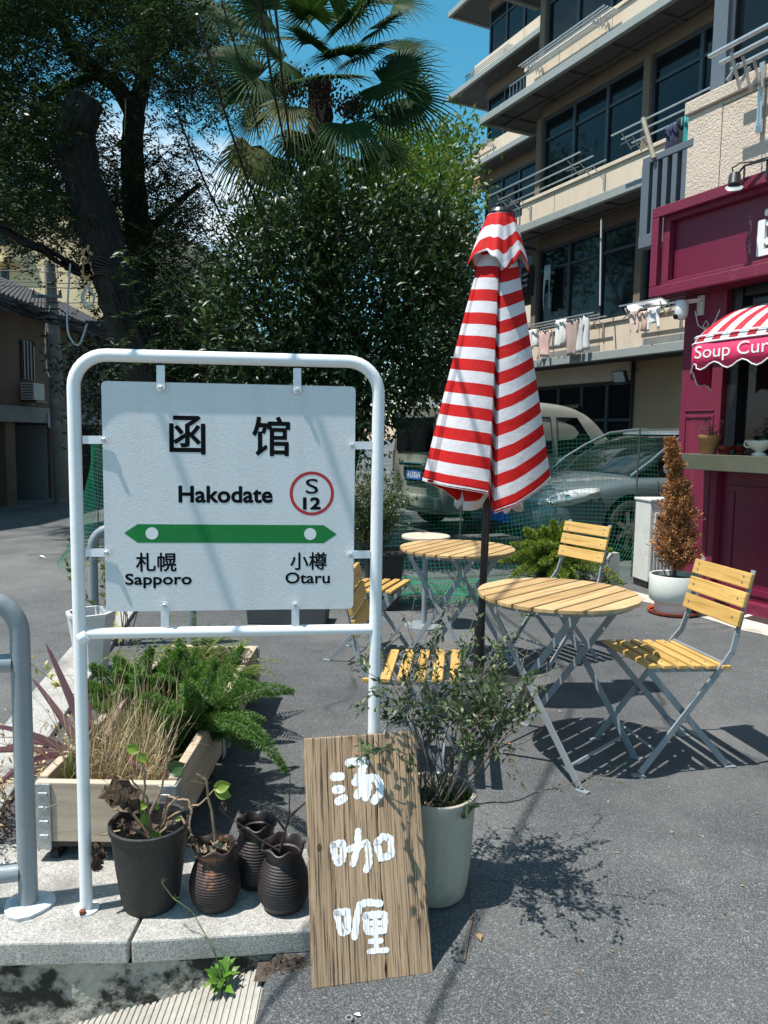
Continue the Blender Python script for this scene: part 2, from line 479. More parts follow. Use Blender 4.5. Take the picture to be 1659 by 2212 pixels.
# granite kerb: slabs on a stained mortar wall
m_gran = M('granite', (.50, .48, .44), .75, var=.28, scale=9, bump=.0015, bscale=200, dirt=(.12, .115, .10), dscale=2.3, dlo=.60, dhi=.85, spec=.4)
def M_granite():
    m, nt, out = nodes_of('kerb_granite')
    f1 = noise(nt, 150, 3, .75); f2 = noise(nt, 3, 6, .65); f3 = noise(nt, 380, 2, .6)
    c = ramp(nt, f1, [(.36, (.085, .083, .08)), (.50, (.30, .29, .268)), (.72, (.55, .53, .49))])
    c = mixc(nt, .4, c, ramp(nt, f3, [(.35, (.16, .155, .15)), (.6, (.60, .58, .54))]))
    c = mixc(nt, ramp(nt, f2, [(.50, (0, 0, 0)), (.72, (.8, .8, .8))]), c, (.12, .115, .10))
    pbsdf(nt, out, c, .75, 0, .4, bumpn(nt, f1, .0012))
    return m
MG = M_granite()
m_mort = M('mossy_mortar', (.30, .28, .24), .9, var=.45, scale=7, bump=.02, bscale=18, dirt=(.018, .018, .014), dscale=11, dlo=.46, dhi=.56)
kerb = bpy.data.objects.new('kerb', None); link(kerb); tag(kerb, kind='structure')
def kerb_front_y(x):
    # front edge read off the photo
    if x < -.5: return 1.899 + (x + .5) * .05
    return 1.899 + (x + .5) * .15
for (x0, x1) in ((-2.6, -1.62), (-1.612, -.655), (-.647, -.165)):
    ya, yb = kerb_front_y(x0), kerb_front_y(x1)
    b = MB(); b.add([(x0, ya, -.035), (x1, yb, -.035), (x1, 2.36, -.035), (x0, 2.36, -.035), (x0, ya, .03), (x1, yb, .03), (x1, 2.36, .03), (x0, 2.36, .03)],
                    [(0, 3, 2, 1), (4, 5, 6, 7), (0, 1, 5, 4), (1, 2, 6, 5), (2, 3, 7, 6), (3, 0, 4, 7)])
    b.build('kerb_stone', MG, kerb, bev=.006)
rng = np.random.default_rng(5)
b = MB(); nxk, nzk = 70, 9
for j in range(nzk):
    for i in range(nxk):
        x = -2.6 + i * (2.43 / (nxk - 1)); y = kerb_front_y(x) + .014 + rng.normal(0, .0045); z = -.04 - .5 * j / (nzk - 1)
        b.v.append((x, y, z))
b.f = [(j * nxk + i, (j + 1) * nxk + i, (j + 1) * nxk + i + 1, j * nxk + i + 1) for j in range(nzk - 1) for i in range(nxk - 1)]
b.build('mortar_wall', m_mort, kerb, smooth=True)
b = MB(); b.box((-1.38, 2.16, -.28), (2.43, .36, .46)); b.build('footing', m_mort, kerb)
b = MB(); b.box((-.172, 2.16, -.06), (.02, .38, .05)); b.build('footing', m_mort, kerb)
# kerb running back along the left road
for i in range(4):
    y0 = 2.37 + i * .86; y1 = y0 + .85; f0 = lambda y: -1.30 - (y - 2.37) * .17
    b = MB(); b.add([(f0(y0) - .24, y0, -.05), (f0(y0), y0, -.05), (f0(y1), y1, -.05), (f0(y1) - .24, y1, -.05),
                     (f0(y0) - .24, y0, .03), (f0(y0), y0, .03), (f0(y1), y1, .03), (f0(y1) - .24, y1, .03)],
                    [(0, 3, 2, 1), (4, 5, 6, 7), (0, 1, 5, 4), (1, 2, 6, 5), (2, 3, 7, 6), (3, 0, 4, 7)])
    b.build('kerb_stone', MG, kerb, bev=.006)
# crumbled soil at the kerb end
m_soil = M('crumbly_soil', (.08, .06, .045), .95, var=.6, scale=60, bump=.01, bscale=90)
def heap(name, cx, cy, rx, ry, h, label, z0f, seed=1):
    r = np.random.default_rng(seed); b = MB(); n = 22
    for j in range(n):
        for i in range(n):
            u, v = -1 + 2 * i / (n - 1), -1 + 2 * j / (n - 1); q = max(0, 1 - u * u - v * v)
            x, y = cx + u * rx, cy + v * ry
            b.v.append((x, y, z0f(x, y) - .004 + h * q ** .7 * (r.random() * 2.6 - .9)))
    b.f = [(j * n + i, j * n + i + 1, (j + 1) * n + i + 1, (j + 1) * n + i) for j in range(n - 1) for i in range(n - 1)]
    o = b.build(name, m_soil, smooth=True); tag(o, kind='stuff', label=label); return o
heap('soil_crumbs', -.245, 1.90, .075, .04, .016, 'crumbled dark soil at the end of the granite kerb', lambda x, y: max(gz(x, y), -.05), 3)


# ================================================================== BUILDINGS
FAZ = math.radians(90 + 26)                 # facade frame: local x = along the street (away), y = outward, z = up
FD = Vector((math.cos(FAZ), math.sin(FAZ), 0)); FN = Vector((-math.sin(FAZ), math.cos(FAZ), 0))
def fl(P0, x, y, o=0.):
    """pixel -> (s, z) on the facade plane at offset o"""
    P0 = Vector((P0[0], P0[1], 0)); p = onp(x, y, P0 + FN * o, FN); return (p - P0).dot(FD), p.z
def bb(b, s0, s1, o0, o1, z0, z1):
    return b.box(((s0 + s1) / 2, (o0 + o1) / 2, (z0 + z1) / 2), (abs(s1 - s0), abs(o1 - o0), abs(z1 - z0)))
def part(name, mat, parent, *boxes, bev=0.):
    b = MB()
    for q in boxes: bb(b, *q)
    return b.build(name, mat, parent, bev=bev)
m_cream = M('cream_render', (.60, .50, .385), .85, var=.08, scale=2.5, bump=.003, bscale=60, dirt=(.42, .34, .26), dscale=1.1, dlo=.6, dhi=.85, streak=(.33, .28, .22))
m_stuc = M('pebbled_stucco', (.56, .47, .38), .9, var=.12, scale=4, bump=.014, bscale=55)
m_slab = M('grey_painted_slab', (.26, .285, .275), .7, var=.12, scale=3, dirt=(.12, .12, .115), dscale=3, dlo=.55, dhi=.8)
m_soff = M('shade_darkened_soffit', (.075, .080, .082), .8, var=.2, scale=3)  # slab colour darkened to stand for the deep shade underneath
m_mull = M('slate_window_frame', (.035, .048, .062), .45, var=.15, scale=4)
m_glass = M_glass('window_pane', (.010, .014, .017), .06, .30)
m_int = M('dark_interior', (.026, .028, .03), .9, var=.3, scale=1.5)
m_curt = M('grey_curtain', (.16, .165, .17), .9, var=.25, scale=6, stretch=(14, 1, .6))
m_alu = M('aluminium_rail', (.60, .61, .61), .34, metal=.75, var=.15, scale=14)
m_beam = M('shade_darkened_beam', (.155, .120, .090), .85, var=.12, scale=2.5, streak=(.12, .10, .08))  # cream of beams and pillars darkened; shade under the slabs is in the colour
m_ochre = M('ochre_wall', (.36, .27, .17), .9, var=.10, scale=1.6, bump=.003, bscale=40, dirt=(.24, .165, .08), dscale=1.3, dlo=.60, dhi=.75)
m_irn = M('slate_iron_rail', (.10, .125, .15), .5, var=.12, scale=8)

def rack(name, P0, s0, s1, z, o0, ext, label, nr=3, mount=.34, folded=False, w=.032):
    """wall-mounted scissor clothes rack: rails along the facade carried by two zigzag arms"""
    t = thing(name, label, 'clothes rack', Vector((P0[0], P0[1], 0)) + FD * s0 + FN * o0 + Vector((0, 0, z)), FAZ, 'folding clothes racks on the balconies')
    L = s1 - s0
    offs = [ext * (k + 1) / nr for k in range(nr)]
    for k, o in enumerate(offs):
        b = MB(); b.bar((0, o, .02 * k * (0 if folded else 1)), (L, o, .02 * k * (0 if folded else 1)), w, w * .7); b.build('rail', m_alu, t, bev=w * .2)
    for x in (.12 * L, .88 * L):
        b = MB(); b.box((x, .012, -.25), (w * 1.2, .02, mount)); b.build('wall_plate', m_alu, t)
        b = MB(); n = nr * 1; st = ext / nr
        for k in range(n):
            y0, y1 = k * st + .01, (k + 1) * st
            zt, zb_ = -.01, -.30
            b.bar((x - w * .3, y0, zb_ + .06), (x - w * .3, y1, zt), w * .22, w * .75, up=(0, 1, 0)); b.bar((x + w * .3, y0, zt - .05), (x + w * .3, y1, zb_ + .1), w * .22, w * .75, up=(0, 1, 0))
        b.build('scissor_arm', m_alu, t)
    return t

# ---------------------------------------------------------------- apartment block in the middle distance
AP = gp(1200, 789, 2.9); APX = (AP.x, AP.y)
apt = thing('apartment_block', 'apartment block with cream balcony parapets and dark slate windows', 'building', (AP.x, AP.y, 0), FAZ)
S0, S1 = -15., 1.95
part('ground_wall', m_ochre, apt, (S0, -1.55, -.95, -.75, 0, 2.9))
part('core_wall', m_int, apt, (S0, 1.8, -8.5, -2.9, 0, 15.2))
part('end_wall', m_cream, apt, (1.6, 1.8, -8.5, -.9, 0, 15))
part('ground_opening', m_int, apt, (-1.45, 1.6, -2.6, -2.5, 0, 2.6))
part('lintel', m_cream, apt, (-1.5, 1.8, -.8, -.62, 2.55, 2.9))
levels = [2.9, 5.95, 8.9, 11.9]
def window_row(parent, s0, s1, o, z0, z1, bay, transom, seed=0, pillar=None, curt=.35):
    rs = np.random.default_rng(seed)
    wnd = part('window', m_mull, parent, (s0, s1, o - .05, o + .03, z0, z0 + .07), (s0, s1, o - .05, o + .03, z1 - .07, z1), (s0, s1, o - .05, o + .03, transom - .03, transom + .03), (s0, s0 + .04, o - .05, o + .03, z0 + .069, z1 - .069), (s1 - .04, s1, o - .05, o + .03, z0 + .069, z1 - .069))
    n = max(1, int(round((s1 - s0) / bay))); st = (s1 - s0) / n
    for i in range(n + 1):
        x = s0 + i * st; part('mullion', m_mull, wnd, (x - .04, x + .04, o - .06, o + .045, z0 + .07, z1 - .07))
    for i in range(n):
        a, c = s0 + i * st + .04, s0 + (i + 1) * st - .04
        part('pane', m_glass, wnd, (a, c, o - .012, o - .004, z0 + .07, transom - .03))
        part('pane', m_glass, wnd, (a, c, o - .012, o - .004, transom + .03, z1 - .07))
        if rs.random() < curt: part('curtain', m_curt, wnd, (a + .1, c - .1 - rs.random() * .3, o - .25, o - .22, z0 + .1, z1 - .1))
    return wnd
for li, z in enumerate(levels):
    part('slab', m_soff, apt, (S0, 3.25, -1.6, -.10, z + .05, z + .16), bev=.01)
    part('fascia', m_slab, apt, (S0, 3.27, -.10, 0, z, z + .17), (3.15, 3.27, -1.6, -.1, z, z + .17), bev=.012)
    b = MB()
    for k in range(14):
        s_ = 2.6 - k * 1.25; bb(b, s_ - .02, s_ + .02, -1.3, -.12, z + .0, z + .05)
    bb(b, S0, 3.1, -.62, -.58, z + .005, z + .045); b.build('soffit_brackets', m_soff, apt)
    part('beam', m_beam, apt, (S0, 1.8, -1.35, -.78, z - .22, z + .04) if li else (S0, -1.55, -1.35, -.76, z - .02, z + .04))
    if z > 11: continue
    # parapet panels
    s = S1; k = 0
    while s > S0 + 1:
        w = 1.62 if k % 3 else 1.2
        pz = part('parapet_panel', m_cream, apt, (s - w + .012, s - .0, -.5, -.40, z + .16, z + .78), bev=.004); s -= w; k += 1
    part('parapet_cap', m_cream, apt, (S0, S1 + .03, -.53, -.36, z + .782, z + .86), bev=.01)
    part('parapet_return', m_cream, apt, (S1 - .10, S1, -1.6, -.51, z + .16, z + .78))
    if li == 0: 
        for q in range(5): part('skirt_patch', M('grey_skirt', (.20, .21, .205), .8, var=.2, scale=3), apt, (1.0 - q * 3.1 - 1.9, 1.0 - q * 3.1, -.398, -.385, z + .17, z + .36))
    rl = part('side_railing', m_irn, apt, (S1 + .02, S1 + .80, -.52, -.48, z + .78, z + .82), (S1 + .02, S1 + .80, -.52, -.48, z + .2, z + .24))
    for q in range(6): part('baluster', m_irn, rl, (S1 + .06 + q * .14, S1 + .085 + q * .14, -.51, -.49, z + .24, z + .78))
    zt = (levels[li + 1] if li + 1 < len(levels) else z + 3) - .22
    for (a, c) in ((-1.4, 1.75), (-6.2, -1.62), (-11., -6.45), (S0, -11.2)):
        window_row(apt, a, c, -.86, z + .4, zt, 1.05, zt - .5, seed=li * 7 + int(a * 3) % 5)
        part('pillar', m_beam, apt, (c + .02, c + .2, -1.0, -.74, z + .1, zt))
# ground floor windows
window_row(apt, -1.5, 1.7, -.86, .1, 2.55, .78, 1.75, seed=3, curt=.1)
part('shop_return', m_int, apt, (-1.56, -1.50, -1.6, -.70, 0, 2.88))

# racks and washing on the middle block
def apt_rack(x0, y0, x1, y1, zo, ext, label, **k):
    a = fl(APX, x0, y0, -.36 + ext * .6); c = fl(APX, x1, y1, -.36 + ext * .6)
    s0_, s1_ = min(a[0], c[0]), max(a[0], c[0]); z = (a[1] + c[1]) / 2
    return rack('clothes_rack', APX, s0_, s1_, z, -.385, ext, label, **k)
apt_rack(1080, 428, 1285, 348, 0, .95, 'silver scissor clothes rack extended empty over the third storey parapet behind the parasol')
apt_rack(1345, 298, 1560, 210, 0, .75, 'silver scissor clothes rack beside the slate iron railing, wooden stick leaning on it')
apt_rack(1132, 132, 1318, 32, 0, .42, 'folded silver clothes rack on the fourth storey parapet with dotted shade below', folded=True, nr=5)

# ---------------------------------------------------------------- far stepped block
_t = at(960, 399, 31.); FB = (_t.x, _t.y)
fbk = thing('far_apartment_block', 'farther stepped apartment block with overhanging grey slabs against blue sky', 'building', (_t.x, _t.y, 0), FAZ)
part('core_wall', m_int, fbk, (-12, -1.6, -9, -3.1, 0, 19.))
part('end_wall', m_cream, fbk, (-1.75, -1.6, -9, -.9, 0, 17.6))
fz = [_t.z + (k - 2) * 3.07 for k in range(5)]
m_glass2 = M_glass('sky_window_pane', (.05, .07, .085), .03, .1)
for k, z in enumerate(fz):
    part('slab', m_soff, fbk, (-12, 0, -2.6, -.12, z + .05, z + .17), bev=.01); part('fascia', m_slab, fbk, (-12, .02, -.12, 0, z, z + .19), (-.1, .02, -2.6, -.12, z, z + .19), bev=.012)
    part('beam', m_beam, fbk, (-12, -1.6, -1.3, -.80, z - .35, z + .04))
    if k == 4: continue
    part('parapet_panel', m_cream, fbk, (-4.4, -1.35, -.5, -.40, z + .17, z + .85), bev=.004); part('parapet_panel', m_cream, fbk, (-8, -4.42, -.5, -.40, z + .17, z + .85), bev=.004)
    part('parapet_return', m_cream, fbk, (-1.45, -1.35, -2., -.51, z + .17, z + .85))
    rl = part('side_railing', m_irn, fbk, (-1.33, -.55, -.52, -.48, z + .8, z + .84))
    for q in range(7): part('baluster', m_irn, rl, (-1.28 + q * .115, -1.25 + q * .115, -.51, -.49, z + .17, z + .8))
    window_row(fbk, -8, -1.7, -.86, z + .4, fz[k + 1] - .35, 1.05, fz[k + 1] - .85, seed=40 + k, curt=.2)
def far_rack(x0, y0, x1, y1, label):
    a = fl(FB, x0, y0, -.2); c = fl(FB, x1, y1, -.2)
    rack('clothes_rack', FB, min(a[0], c[0]), max(a[0], c[0]), (a[1] + c[1]) / 2, -.385, .35, label, nr=4, folded=True)
far_rack(893 + 130, 165, 1068 + 40, 92, 'folded clothes rack on the top storey of the far stepped block')
far_rack(1022, 325, 1062, 300, 'folded clothes rack one storey below the top of the far stepped block')

# ---------------------------------------------------------------- maroon soup curry shop
SHX = (2.80, 6.1)
shop = thing('curry_shop', 'maroon painted corner shop with stucco upper floor', 'shop', (2.80, 6.1, 0), FAZ)
m_mar = M('maroon_paint', (.155, .009, .036), .55, var=.10, scale=5, bump=.004, bscale=70, dirt=(.12, .014, .03), dscale=3.5, dlo=.54, dhi=.72, streak=(.21, .035, .06))
m_mar2 = M('maroon_gloss', (.135, .008, .033), .42, var=.08, scale=6)
m_blk2 = M('black_trim', (.012, .012, .014), .4)
LE = .62
part('pillar', m_mar, shop, (.20, LE, -.35, 0, 0, 2.62), bev=.008)
part('end_wall', m_mar, shop, (LE - .12, LE, -4.6, -.351, 0, 4.0))
part('upper_wall', m_mar, shop, (-4, LE - .0, -.35, -.02, 2.62, 3.3))
part('apron_wall', m_mar2, shop, (-4, .199, -.30, -.075, 0, 1.12))
for (a, c) in ((-.55, .12), (-1.35, -.63), (-2.15, -1.43)):
    f = part('apron_frame', m_mar2, shop, (a, c, -.075, -.062, .95, 1.0), (a, c, -.075, -.062, .14, .19), (a, a + .05, -.075, -.0625, .19, .95), (c - .05, c, -.075, -.0625, .19, .95), bev=.003)
part('plinth', m_mar, shop, (-4, .62, -.06, .02, 0, .10), bev=.006)
# raised trim on the pillar
part('pillar_trim', m_mar, shop, (.26, .56, .001, .010, 1.545, 1.565), (.26, .56, .001, .010, 1.60, 1.612), (.26, .275, .001, .010, .2, 1.545), (.545, .56, .001, .010, .2, 1.545), bev=.002)
# window with dark interior
part('window_frame', m_blk2, shop, (.10, .198, -.16, -.06, 1.25, 2.62), (-4, .10, -.16, -.08, 2.50, 2.62), (-1.6, -1.53, -.16, -.08, 1.25, 2.50))
part('pane', m_glass, shop, (-1.53, .10, -.13, -.122, 1.25, 2.5)); part('pane', m_glass, shop, (-4, -1.6, -.13, -.122, 1.25, 2.5))
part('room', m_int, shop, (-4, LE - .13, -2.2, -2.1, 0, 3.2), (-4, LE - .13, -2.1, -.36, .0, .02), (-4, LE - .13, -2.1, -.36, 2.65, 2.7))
m_olive = M('olive_shelf', (.085, .088, .060), .6, var=.15, scale=7, dirt=(.13, .13, .10), dscale=5, dlo=.55, dhi=.8)
part('window_shelf', m_olive, shop, (-4, .33, -.07, .31, 1.125, 1.25), bev=.004)
# ground tiles along the shop front
m_tile = M('dark_wall_tile', (.050, .038, .035), .45, var=.3, scale=14)
m_grout = M('white_grout', (.55, .54, .51), .85, var=.15, scale=20)
gr = part('grout_strip', m_grout, shop, (-4, .66, .021, .20, -.05, .008))
for i in range(12):
    s_ = .52 - i * .30; b = MB(); P = [(s_ + .13, .035), (s_ + .10, .185), (s_ - .14, .185), (s_ - .12, .035)]
    b.prism(P, .002, .013); b.build('floor_tile', m_tile, gr, bev=.002)
# pale cement strip in front of the tiles
cs_ = MB(); n = 40; rs = np.random.default_rng(8)
for i in range(n + 1):
    s_ = 1.1 - 5. * i / n; cs_.v += [(s_, .201, .004), (s_, .44 + rs.normal(0, .012) + .03 * math.sin(i * .6), .004)]
cs_.f = [(2 * i, 2 * i + 2, 2 * i + 3, 2 * i + 1) for i in range(n)]
cs_o = cs_.build('pavement_strip', M('pale_cement', (.50, .46, .40), .9, var=.2, scale=6, dirt=(.2, .19, .18), dscale=4, dlo=.52, dhi=.75), None); cs_o.location = (2.80, 6.1, 0); cs_o.rotation_euler = (0, 0, FAZ); tag(cs_o, kind='structure')
# sign box
SO = .26
zt_, zb_ = 3.29, 2.555; SE = .785
part('sign_frame', m_mar, shop, (-4, SE, SO - .05, SO, zt_ - .085, zt_), (-4, SE, SO - .05, SO, zb_, zb_ + .085), (SE - .075, SE, SO - .05, SO, zb_ + .085, zt_ - .085), bev=.006)
part('sign_inner_frame', m_mar, shop, (-4, SE - .076, SO - .11, SO - .055, zt_ - .125, zt_ - .05), (-4, SE - .076, SO - .11, SO - .055, zb_ + .05, zb_ + .125), (SE - .15, SE - .076, SO - .11, SO - .055, zb_ + .125, zt_ - .125), bev=.004)
sp = part('sign_board', m_mar2, shop, (-4, SE - .02, SO - .16, SO - .12, zb_ + .01, zt_ - .01))
part('sign_box', m_mar, shop, (-4, SE - .005, -.01, SO - .165, zb_ + .004, zt_ - .004))
m_wlet = M('white_raised_letter', (.72, .72, .70), .5, var=.08, scale=10)
a = fl(SHX, 1639, 455, SO - .08); c = fl(SHX, 1639, 562, SO - .08)
for (ch_, u0_) in (('函', 0), ('馆', .60)):
    me_o = fit_text('lettering', ch_, lambda u, v: Vector((a[0] - u, SO - .115, v)), (u0_, u0_ + .46, c[1] + .02, a[1] - .01), m_wlet, sp, .03)
    sl = me_o.modifiers.new('s', 'SOLIDIFY'); sl.thickness = .045; sl.offset = 0
# faint worn vertical lettering: short chipped strokes
b = MB(); rs = np.random.default_rng(6)
q0 = fl(SHX, 1622, 462, SO - .118); q1 = fl(SHX, 1619, 552, SO - .118)
for i in range(70):
    t = rs.random(); s_ = q0[0] + (q1[0] - q0[0]) * t + rs.normal(0, .007); z = q0[1] + (q1[1] - q0[1]) * t
    if (int(t * 14) % 2) and rs.random() < .4: continue
    L, an = rs.uniform(.006, .02), rs.choice([0, 1.57, .5, 2.4]); dx, dz = math.cos(an) * L / 2, math.sin(an) * L / 2
    b.add([(s_ - dx - dz * .15, SO - .1185, z - dz + dx * .15), (s_ + dx - dz * .15, SO - .1185, z + dz + dx * .15), (s_ + dx + dz * .15, SO - .1185, z + dz - dx * .15), (s_ - dx + dz * .15, SO - .1185, z - dz - dx * .15)], [(0, 1, 2, 3)])
b.build('worn_lettering', M('worn_pink_paint', (.55, .35, .36), .7), sp)
# stucco upper storey
part('stucco_parapet', m_stuc, shop, (-4, .64, -.15, .06, 3.30, 4.02), bev=.01)
part('stucco_cap', m_stuc, shop, (-4, .66, -.18, .085, 4.021, 4.13), bev=.012)
part('stucco_joint', M('dark_joint', (.07, .05, .04), .9), shop, (.285, .291, .0605, .062, 3.31, 4.0), (-4, .291, .0605, .0618, 3.975, 3.983))
part('corner_post', m_irn, shop, (.36, .50, -.16, -.02, 4.13, 6.5))
wr = window_row(shop, -4, .36, -.10, 4.13, 6.3, .95, 5.7, seed=9, curt=.0)
part('roof_slab', m_slab, shop, (-4, .7, -1.5, .35, 6.4, 6.6))
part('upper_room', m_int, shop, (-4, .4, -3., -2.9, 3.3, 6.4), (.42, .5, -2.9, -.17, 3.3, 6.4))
# iron cage railing beside the stucco parapet
CO_ = .03; CS0 = fl(SHX, 1505, 290, CO_)[0]; CL = fl(SHX, 1395, 345, CO_)[0] - CS0; CZ0 = fl(SHX, 1386, 535, CO_)[1] + .12; CH = fl(SHX, 1395, 345, CO_)[1] - CZ0
cg = thing('iron_cage_railing', 'slate grey iron cage railing beside the stucco parapet above the maroon sign', 'railing', Vector((2.80, 6.1, 0)) + FD * CS0 + FN * CO_ + Vector((0, 0, CZ0)), FAZ)
part('top_rail', m_irn, cg, (.0, CL, -.035, .035, CH - .06, CH), bev=.004)
part('corner_post', m_irn, cg, (CL - .09, CL, -.04, .04, -.03, CH - .06), bev=.004)
for q in range(4): part('bar', m_irn, cg, (.06 + q * (CL - .12) / 4.1, .115 + q * (CL - .12) / 4.1, -.03, .03, -.03, CH - .06), bev=.003)
part('bottom_plate', m_irn, cg, (.0, CL, -.045, .045, -.14, -.03), bev=.004)
part('side_rail', m_irn, cg, (CL - .07, CL - .02, -.75, -.041, CH - .06, CH - .01), (CL - .07, CL - .02, -.75, -.041, .34, .38), (CL - .07, CL - .02, -.75, -.041, -.1, -.05))
# wooden stick
q = at(1398, 300, 8.); q2 = at(1412, 345, 7.8)
b = MB(); p0, p1 = at(1389, 255, 7.0), at(1411, 335, 6.95)
b.tube([p0, p0.lerp(p1, 1.08)], .020, 10); o = b.build('wooden_stick', M('bare_stick', (.46, .40, .31), .8, var=.2, scale=30), smooth=True, loc=tuple(p1)); tag(o, 'bare wooden stick leaning over the iron cage railing', 'stick')
# big rack by the shop
a1 = fl(SHX, 1545, 150, .35); 
rack('clothes_rack', SHX, a1[0] - 1.6, a1[0] - .02, a1[1] + .02, .085, .36, 'large silver scissor clothes rack on the stucco parapet above the spotlight', w=.036, mount=.5)
# awning
m_awn = None
def M_awn():
    m, nt, out = nodes_of('striped_awning')
    tc = nt.nodes.new('ShaderNodeTexCoord'); sep = nt.nodes.new('ShaderNodeSeparateXYZ'); nt.links.new(tc.outputs['Object'], sep.inputs[0])
    mu = nt.nodes.new('ShaderNodeMath'); mu.operation = 'MULTIPLY'; mu.inputs[1].default_value = 1 / .15; nt.links.new(sep.outputs['X'], mu.inputs[0])
    fr = nt.nodes.new('ShaderNodeMath'); fr.operation = 'FRACT'; nt.links.new(mu.outputs[0], fr.inputs[0])
    gt = nt.nodes.new('ShaderNodeMath'); gt.operation = 'GREATER_THAN'; gt.inputs[1].default_value = .5; nt.links.new(fr.outputs[0], gt.inputs[0])
    c = mixc(nt, gt.outputs[0], (.62, .64, .66), (.42, .02, .035)); pbsdf(nt, out, c, .5, 0, .4, bumpn(nt, noise(nt, 9, 3), .01)); return m
m_awn = M_awn(); m_val = M('cerise_valance', (.60, .026, .10), .5, var=.08, scale=6); m_whp = M('white_piping', (.74, .74, .74), .6, var=.05)
awn = thing('shop_awning', 'red and white striped awning with a cerise Soup Curry valance', 'awning', (2.80, 6.1, 0), FAZ)
prof = [(.02, 2.40), (.12, 2.37), (.24, 2.318), (.35, 2.258), (.44, 2.195), (.51, 2.135), (.545, 2.085)]
cols = [(-4 + i * .25, 0.) for i in range(17)]
stn = [(s_, 0.) for s_ in [-4 + .2 * i for i in range(20)]] + [(-.05, ph * math.pi / 180) for ph in (12, 25, 40, 55, 70, 85)]
def awp(st_, o, z): 
    s_, ph = st_; return (s_ + o * math.sin(ph) * .42, o * (1 - .80 * (1 - math.cos(ph))), z - .02 * math.sin(ph))
b = MB(); n = len(prof)
for st_ in stn:
    for (o, z) in prof: b.v.append(awp(st_, o, z))
b.f = [(i * n + k, i * n + k + 1, (i + 1) * n + k + 1, (i + 1) * n + k) for i in range(len(stn) - 1) for k in range(n - 1)]
o_ = b.build('canopy', m_awn, awn, smooth=True); sm = o_.modifiers.new('s', 'SOLIDIFY'); sm.thickness = .004
b = MB(); P = []
vst = [(-4 + .04 * i, 0.) for i in range(100)] + [(-.05, ph * math.pi / 180) for ph in range(3, 88, 6)]
acc = 0
for i, st_ in enumerate(vst):
    acc += .04; sc_ = .026 * math.cos(acc * 2 * math.pi / .24); dr = .12 * (max(0, math.degrees(st_[1]) - 20) / 60) ** 1.5
    b.v += [awp(st_, .547, 2.080), awp(st_, .552, 1.985), awp(st_, .556, 1.905 + sc_ - dr)]; P.append(b.v[-1])
b.f = [(i * 3 + k, i * 3 + k + 1, i * 3 + k + 4, i * 3 + k + 3) for i in range(len(vst) - 1) for k in (0, 1)]
o_ = b.build('valance', m_val, awn, smooth=True); sm = o_.modifiers.new('s', 'SOLIDIFY'); sm.thickness = .003
b = MB(); b.tube(P, .0055, 6); b.build('valance_piping', m_whp, awn, smooth=True)
b = MB(); b.tube([awp(s_, .552, 2.083) for s_ in stn], .008, 6); b.tube([awp(s_, .532, 2.135) for s_ in stn], .007, 6); b.build('valance_piping', m_whp, awn, smooth=True)
fit_text('lettering', 'Soup Curry', lambda u, v: Vector((-u, .5590 + .0, v)), (.02, .78, 1.935, 2.055), m_whp, awn, .004)
b = MB(); b.bar((-.02, .0, 2.0), (-.02, .5, 2.02), .02, .02); b.build('arm', m_blk2, awn)


# shop odds and ends --------------------------------------------------
def shp(x, y, o):
    s_, z = fl(SHX, x, y, o); return Vector((2.80, 6.1, 0)) + FD * s_ + FN * o + Vector((0, 0, z))
# spotlight
p = shp(1590, 392, .34)
sl_ = thing('spotlight', 'black spotlight on a bracket over the maroon shop sign', 'spotlight', p, FAZ)
b = MB(); b.tube([(.03, -.02, .05), (-.01, .03, -.045)], [.042, .045], 16); b.build('lamp_housing', m_blk2, sl_, smooth=True)
b = MB(); b.lathe([(.06, 0), (.062, .004), (.046, .012)], 18, capt=True); b.xform(R3(-.5, 'X') @ R3(-.45, 'Y')); b.v = [(q[0] - .015, q[1] + .034, q[2] - .056) for q in b.v]; b.build('lens', M('lamp_glass', (.35, .37, .38), .2), sl_)
b = MB(); b.bar((-.05, -.02, -.03), (-.05, -.02, .10), .014, .005, up=(0, 1, 0)); b.bar((-.05, -.02, .10), (-.26, -.08, .105), .014, .012); b.bar((.06, -.02, .02), (-.05, -.02, .10), .014, .008); b.bar((-.20, -.08, .10), (-.20, -.08, -.02), .02, .02, up=(0, 1, 0)); b.build('bracket_arm', m_blk2, sl_)
b = MB(); b.tube([(.04, -.02, .06), (.05, -.01, .11), (0, -.03, .135), (-.1, -.06, .12), (-.25, -.09, .13), (-.5, -.1, .16)], .006, 6); b.build('power_cable', m_blk2, sl_, smooth=True)
# dome camera
p = shp(1472, 672, .16)
m_plw_ = M('white_plastic', (.66, .66, .65), .4, var=.06, scale=10)
sc_ = thing('security_camera', 'white dome security camera hanging under the maroon sign corner', 'camera', p, FAZ)
b = MB(); b.lathe([(.052, -.02), (.055, .0), (.055, .075), (.045, .085)], 20, capt=True); b.build('housing', m_plw_, sc_, smooth=True)
b = MB(); b.lathe([(.001, -.075), (.025, -.07), (.045, -.052), (.053, -.03), (.054, -.018)], 20); b.build('dome', m_plw_, sc_, smooth=True)
b = MB(); b.tube([(.012, .038, -.042), (.016, .055, -.05)], .022, 14); b.build('lens', m_blk2, sc_)
b = MB(); b.bar((0, 0, .07), (-.06, -.14, .09), .05, .03); b.box((-.06, -.15, .05), (.06, .02, .16)); b.build('mount', m_plw_, sc_)
b = MB(); b.tube([(-.05, -.1, .0), (-.09, -.1, -.12), (-.16, -.1, -.16), (-.20, -.1, -.13), (-.17, -.1, -.09), (-.14, -.1, -.13), (-.19, -.1, -.18), (-.26, -.1, -.10), (-.30, -.1, -.02)], .004, 6); b.build('loose_cable', m_plw_, sc_, smooth=True)
